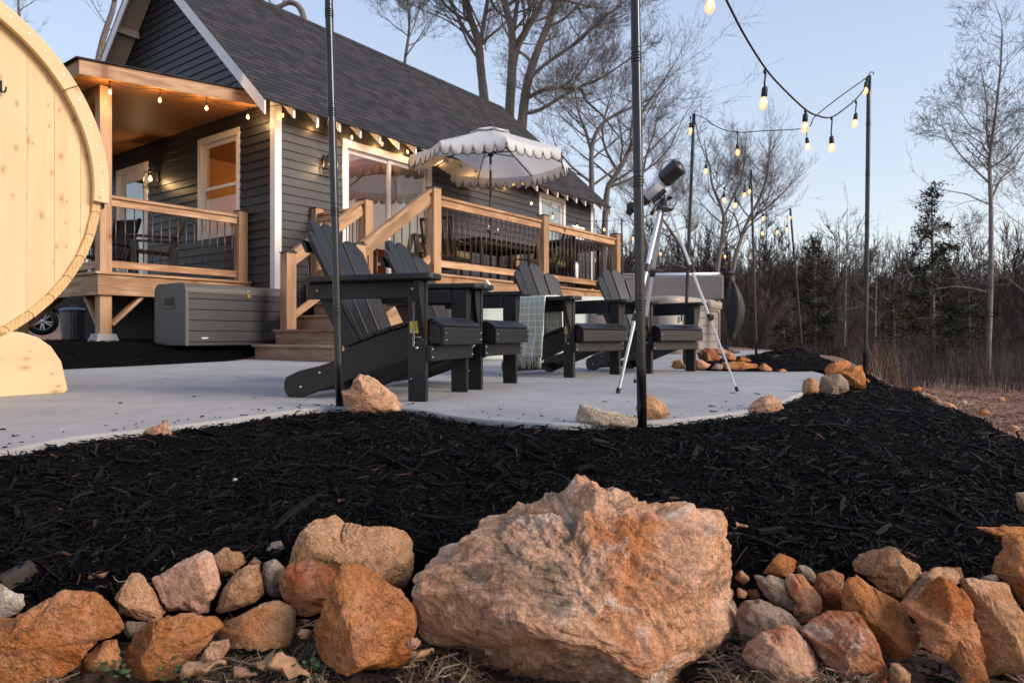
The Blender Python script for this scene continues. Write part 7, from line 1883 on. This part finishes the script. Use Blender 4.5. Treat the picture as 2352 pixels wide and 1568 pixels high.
g5.stem(Dp([(1385, 660), (1393, 453), (1410, 410), (1431, 375), (1455, 320), (1471, 266), (1500, 220), (1524, 187)], d), (.18, .045), 10, 2.7, f0=.2, **kw)
g5.stem(Dp([(1420, 395), (1390, 340), (1385, 290), (1400, 230)], d), (.09, .035), 7, 1.9, **kw)
g5.stem(Dp([(1400, 430), (1470, 400), (1530, 350), (1560, 290)], d), (.08, .03), 8, 1.7, **kw)
g5.done("bare tree with slanting trunk behind the thick pole", at(1385, 780, d), group=GT)
g6 = TG(6); d = 38; kw6 = dict(maxd=5, nch=(3, 5), spread=.65, gn=.12, up=.2)
g6.stem(Dp([(1640, 790), (1642, 700), (1648, 620), (1658, 550), (1662, 497), (1648, 455), (1636, 425), (1630, 380)], d), (.24, .08), 9, 3.0, f0=.4, **kw6)
g6.stem(Dp([(1660, 505), (1680, 460), (1700, 420), (1710, 370)], d), (.12, .06), 6, 2.6, **kw6)
g6.done("bare spreading tree in the distance framed by two thin poles", at(1640, 800, d), bark='bark_pale', group="bare trees at the wood's edge")
g7 = TG(7)
g7.stem(Dp([(1676, 790), (1680, 700), (1684, 620), (1702, 549), (1722, 500), (1745, 455), (1760, 410), (1765, 370)], d), (.25, .08), 9, 3.0, f0=.35, **kw6)
g7.stem(Dp([(1702, 549), (1690, 500), (1670, 480)], d), (.10, .05), 4, 2.4, **kw6)
g7.stem(Dp([(1718, 508), (1770, 470), (1810, 430)], d), (.12, .05), 6, 2.4, **kw6)
g7.done("bare tree with a mistletoe ball behind the mulch mound pole", at(1676, 800, d), bark='bark_pale', group="bare trees at the wood's edge")
g11 = TG(11); d = 30
g11.stem(Dp([(1630, 760), (1600, 640), (1560, 560), (1520, 500), (1490, 440)], d), (.16, .05), 9, 2.4, f0=.3, **kw6)
g11.done("low bare tree leaning behind the telescope tripod", at(1630, 800, d), group="bare trees at the wood's edge")
# the tall bare tree on the slope
g8 = TG(8); d = 19; kw8 = dict(maxd=5, nch=(2, 4), spread=.8, gn=.2)
g8.stem(Dp([(2268, 862), (2272, 760), (2276, 640), (2276, 490), (2274, 420), (2273, 369), (2277, 330), (2284, 281), (2292, 215), (2298, 156), (2301, 94), (2302, 70)], d), (.115, .028), 26, 1.45, f0=.28, **kw8)
g8.stem(Dp([(2270, 340), (2267, 306), (2266, 234), (2255, 165)], d), (.045, .02), 7, 1.1, **kw8)
g8.stem(Dp([(2272, 420), (2240, 390), (2205, 355), (2182, 320), (2165, 290)], d), (.05, .015), 7, 1.0, **kw8)
g8.stem(Dp([(2276, 460), (2300, 410), (2330, 385), (2352, 350), (2390, 320)], d), (.05, .018), 7, 1.0, **kw8)
g8.stem(Dp([(2274, 600), (2240, 590), (2215, 560), (2180, 535)], d), (.04, .012), 6, .9, **kw8)
g8.stem(Dp([(2266, 670), (2230, 662), (2190, 658), (2150, 664)], d), (.032, .012), 5, .8, **kw8)
g8.stem(Dp([(2263, 306), (2230, 290), (2200, 250), (2170, 240)], d), (.03, .01), 6, .9, **kw8)
g8.done("tall bare grey tree on the slope beyond the mulch bed", at(2268, 870, d), bark='bark_pale', group="bare trees at the wood's edge")
g9 = TG(9); d = 21
g9.stem(Dp([(2375, 880), (2370, 640), (2385, 480), (2380, 330)], d), (.10, .03), 16, 1.7, f0=.25, **kw8)
g9.done("bare tree at the picture's edge behind the tall grey tree", at(2375, 890, d), group="bare trees at the wood's edge")
g10 = TG(10); d = 24
for (x, y0, y1) in ((1943, 800, 480), (2012, 820, 560)):
    g10 = TG(int(x)); g10.stem(Dp([(x - 3, y0), (x, (y0 + y1) / 2), (x + 3, y1)], d), (.055, .012), 12, 1.2, f0=.25, maxd=4, nch=(2, 4), spread=.55)
    g10.done("slim pale sapling with fine upright twigs beside the cedar" if x < 1980 else "slender sapling just beyond the tall black pole", at(x - 3, y0 + 5, d), bark='bark_pale', group="bare trees at the wood's edge")
# tree behind the porch roof and one over the ridge
g12 = TG(12); d = 20
g12.stem(Dp([(150, 700), (180, 400), (230, 120), (262, 10), (280, -120)], d), (.2, .08), 3, 1.8, f0=.75, maxd=4, nch=(2, 4), spread=.7)
g12.stem(Dp([(300, 140), (268, 90), (240, 50), (215, 10), (196, -40)], d), (.035, .014), 5, 1.0, maxd=4, nch=(2, 3), spread=.6)
g12.done("bare tree behind the porch roof, twigs against the sky", at(150, 760, d), group=GT)
g14 = TG(14); d = 30
g14.stem(Dp([(30, 760), (50, 300), (45, 60), (38, -60)], d), (.16, .05), 8, 1.6, f0=.6, maxd=4, nch=(2, 4), spread=.7)
g14.done("faint bare tree behind the barrel sauna", at(30, 770, d), group=GT)
g13 = TG(13); d = 21
g13.stem(Dp([(712, 500), (708, 180), (700, 60), (688, 18), (665, 6), (640, 16), (612, 12), (585, -6)], d), (.2, .07), 6, 1.5, f0=.6, maxd=4, nch=(2, 4), spread=.7)
g13.done("thick bare limb arching above the roof ridge", at(820, 760, d), group=GT)
g15 = TG(15); d = 30
g15.stem(Dp([(930, 700), (925, 220), (940, 60), (925, -60)], d), (.16, .05), 16, 2.6, f0=.5, **kw6)
g15.done("slender bare tree standing behind mid-roof", at(930, 760, d), group=GT)
g16 = TG(16); d = 33
g16.stem(Dp([(1500, 780), (1490, 600), (1470, 480), (1480, 380), (1500, 310)], d), (.17, .05), 16, 2.4, f0=.35, **kw6)
g16.done("fine-twigged bare tree behind the telescope tube", at(1500, 800, d), group="bare trees at the wood's edge")
# mistletoe balls
mb = MB()
for (px, py, s_) in ((1772, 470, .30), (1725, 375, .2)):
    c = at(px, py, 37.9)
    for k in range(140): 
        v = Vector((random.gauss(0, 1), random.gauss(0, 1), random.gauss(0, 1))).normalized() * s_ * random.uniform(.2, 1); u = v.orthogonal().normalized() * .06; mb.add([c + v - u, c + v * 1.25 + u * .3, c + v + u], [(0, 1, 2)])
M['mistle'] = plain("mistletoe_green", (.07, .075, .03), .8, var=.3, bstr=0)
m_ = mb.build("mistletoe", M['mistle']); ct_ = [o for o in bpy.data.objects if o.get("label", "").startswith("bare tree with a mistletoe")][0]
m_.data.transform(Matrix.Translation(-ct_.location)); m_.parent = ct_

# cedars
M['cedar'] = None
def cedar_mat():
    m, nt, b = mk("cedar_foliage"); nt.links.new(ramp(nt, rnd_attr(nt), [(0, (.014, .020, .012)), (.5, (.028, .034, .018)), (.85, (.055, .050, .024)), (1, (.085, .060, .032))]), b.inputs["Base Color"]); b.inputs["Roughness"].default_value = .85; b.inputs["Specular IOR Level"].default_value = .15; return m
M['cedar'] = cedar_mat()
def cedar(prof, d, label, seed, dens=1.0, gap=.25):
    """prof: (picture y, half width in picture units), top to bottom"""
    r = np.random.default_rng(seed); rr = random.Random(seed); cx = prof[0][2]
    t = empty("cedar_tree", at(cx, prof[-1][0], d), 0, label, "tree", "evergreen trees on the slope"); o = Vector(t.location)
    top = at(cx, prof[0][0], d) - o; sc = d / FP
    ys = [p[0] for p in prof]; ws = [p[1] for p in prof]
    mb = MB(); mb.tube([Vector((0, 0, -.3)), top * .5 + Vector((.03, 0, 0)), top], [.11 * top.z / 6, .06 * top.z / 6, .008], 8); bm_ = MB()
    VV = []; RN = []
    H = top.z; nb = int(56 * dens * H / 5)
    for j in range(nb):
        f = ((j + rr.random()) / nb) ** 1.05
        py = ys[0] + (ys[-1] - ys[0]) * f; hw = np.interp(py, ys, ws) * sc
        if hw < .02: hw = .05
        a = rr.uniform(0, 6.28); L = hw * rr.uniform(.5, 1.12) * (1 if rr.random() > gap * .4 else .6); z = H * (1 - f)
        dv = Vector((math.cos(a), math.sin(a), 0)); lift = rr.uniform(-.1, .28)
        tip = Vector((0, 0, z)) + dv * L + Vector((0, 0, L * lift))
        mb.tube([Vector((0, 0, z)), Vector((0, 0, z)).lerp(tip, .5) - Vector((0, 0, .03 * L)), tip], [.018, .011, .004], 4, cap=False)
        ncl = max(3, int(L * 11 * dens))
        for q in range(ncl):
            g = rr.uniform(.22, 1.02); c = Vector((0, 0, z)).lerp(tip, g); sp = .07 + .05 * (1 - g)
            c = np.array(c) + r.normal(0, sp, 3) * (1, 1, .55); nl = 17; shade = rr.random()
            P = c + r.normal(0, .075, (nl, 3)) * (1, 1, .7); dd = r.normal(0, 1, (nl, 3)) + np.array(dv) * 1.1 + (0, 0, .35); dd /= np.linalg.norm(dd, axis=1)[:, None]
            s = np.cross(dd, r.normal(0, 1, (nl, 3))); s /= np.linalg.norm(s, axis=1)[:, None] + 1e-9
            ln = r.uniform(.05, .13, nl)[:, None]; wd = r.uniform(.012, .028, nl)[:, None]
            VV.append(np.stack([P - s * wd, P + s * wd, P + dd * ln], 1)); RN.append(np.repeat(np.clip(shade * .8 + r.random(nl) * .3, 0, 1), 3))
    V = np.concatenate(VV).reshape(-1, 3); F = np.arange(len(V)).reshape(-1, 3)
    mb.build("trunk", M['bark'], t); np_mesh("crown", V, F, M['cedar'], t, rnd=np.concatenate(RN))
    return t
cedar([(428, 4, 2140), (470, 18), (500, 30), (540, 50), (560, 64), (600, 58), (625, 45), (655, 60), (690, 90), (720, 112), (760, 95), (800, 75), (846, 40)], 20, "ragged dark cedar in front of the tall bare grey tree", 3, 1.25, .5)
cedar([(545, 3, 1870), (590, 20), (640, 36), (690, 52), (740, 62), (800, 66), (845, 50)], 22, "bushy cedar behind the leaning distant pole", 4, 1.35)
cedar([(690, 10, 2052), (740, 30), (790, 44), (850, 48)], 17, "low dark evergreen bush right of the tall black pole", 5, 1.2)
cedar([(735, 10, 1800), (770, 26), (815, 34)], 20, "small dark evergreen bush beneath the thin mound pole", 6, 1.3)
cedar([(640, 12, 2225), (690, 32), (760, 42), (840, 30)], 23, "dark evergreen behind the tall bare grey tree's trunk", 7, 1.0)

# ================================================================== far woods, brush
def variant(seed, H):
    g = TG(seed, .016); R_ = g.r
    g.stem([Vector((0, 0, -.4)), Vector((R_.uniform(-.2, .2), 0, H * .4)), Vector((R_.uniform(-.5, .5), 0, H * .82))], (H * .0085, H * .003), 13, H * .25, f0=.15, maxd=3, nch=(3, 5), spread=.55, up=.3)
    v = np.array(g.T.v + g.W.v); b = len(g.T.v); f = [x for x in g.T.f if len(x) == 4] + [tuple(i + b for i in x) for x in g.W.f if len(x) == 4]
    return v, np.array(f)
VAR = [variant(200 + i, 7.5) for i in range(7)]
r = np.random.default_rng(77); VV = []; FF = []; RN = []; off = 0
def put(x, y, s):
    global off
    v, f = VAR[r.integers(len(VAR))]; a = r.uniform(0, 6.28); c_, s_ = math.cos(a), math.sin(a); w = v * (s * r.uniform(.8, 1.1), s * r.uniform(.8, 1.1), s); q = np.column_stack([w[:, 0] * c_ - w[:, 1] * s_, w[:, 0] * s_ + w[:, 1] * c_, w[:, 2]]) + (x, y, float(gz(x, y)))
    VV.append(q); FF.append(f + off); RN.append(np.full(len(q), r.random())); off += len(q)
for k in range(2300):
    dd = 38 + 85 * (k / 2300) ** .85; px = r.uniform(1180, 2750); x = (px - 1176) / FP * dd
    put(x, dd, r.uniform(.7, 1.15))
for k in range(800):
    dd = r.uniform(75, 130); px = r.uniform(1250, 2300); x = (px - 1176) / FP * dd
    put(x, dd, r.uniform(.9, 1.3))
for k in range(420):
    dd = r.uniform(24, 42); px = r.uniform(1350, 2750); x = (px - 1176) / FP * dd
    put(x, dd, r.uniform(.2, .42))
for k in range(130):
    dd = r.uniform(45, 80); px = r.uniform(-400, 1200); put((px - 1176) / FP * dd, dd, r.uniform(.7, 1.0))
def wood_far():
    m, nt, b = mk("grey_brown_twigs"); nt.links.new(ramp(nt, rnd_attr(nt), [(0, (.045, .033, .028)), (.6, (.082, .063, .053)), (1, (.14, .112, .096))]), b.inputs["Base Color"]); b.inputs["Roughness"].default_value = .95; b.inputs["Specular IOR Level"].default_value = .1; return m
o = np_mesh("far_woods", np.concatenate(VV), np.concatenate(FF), wood_far(), rnd=np.concatenate(RN)); o["kind"] = "stuff"
M['brush'] = straw_mat("dry_brush", (.032, .026, .023), (.066, .054, .046), (.125, .105, .09))
n = 13000; dd = r.uniform(9.5, 26, n); px = r.uniform(1700, 2600, n); x = (px - 1176) / FP * dd
keep = poly_sd(x, dd, PLAT) > .8 + .0 * dd; keep &= ~((px > 2120) & (dd < 12.5)); x, dd = x[keep], dd[keep]
blades("dry_brush", np.column_stack([x, dd, gz(x, dd) - .05]), .25, 1.15, .009, M['brush'], 9, lean=.32)
n = 70; px = r.uniform(1985, 2075, n); dd = r.uniform(6.2, 8.4, n); x = (px - 1176) / FP * dd
keep = poly_sd(x, dd, PLAT) > .25; x, dd = x[keep], dd[keep]
blades("tall_dry_grass", np.column_stack([x, dd, gz(x, dd) - .03]), .35, .75, .008, straw_mat("tan_grass", (.10, .065, .042), (.17, .11, .07), (.26, .18, .12)), 19, lean=.45)
# fallen leaves on the lower slope
n = 7000; dd = r.uniform(4.2, 13, n); px = r.uniform(2060, 2700, n); x = (px - 1176) / FP * dd; keep = poly_sd(x, dd, PLAT) > .35; x, dd = x[keep], dd[keep]; n = len(x)
chips("leaf_litter", np.column_stack([x, dd, gz(x, dd) + .01]), np.tile([0, 0, 1.0], (n, 1)), 41, .03, .10, wr=(.4, .8), thick=.003, mat=straw_mat("leaf_litter", (.12, .06, .035), (.25, .13, .075), (.42, .30, .22)), tilt=.5, spread=.03)
bpy.context.view_layer.update()
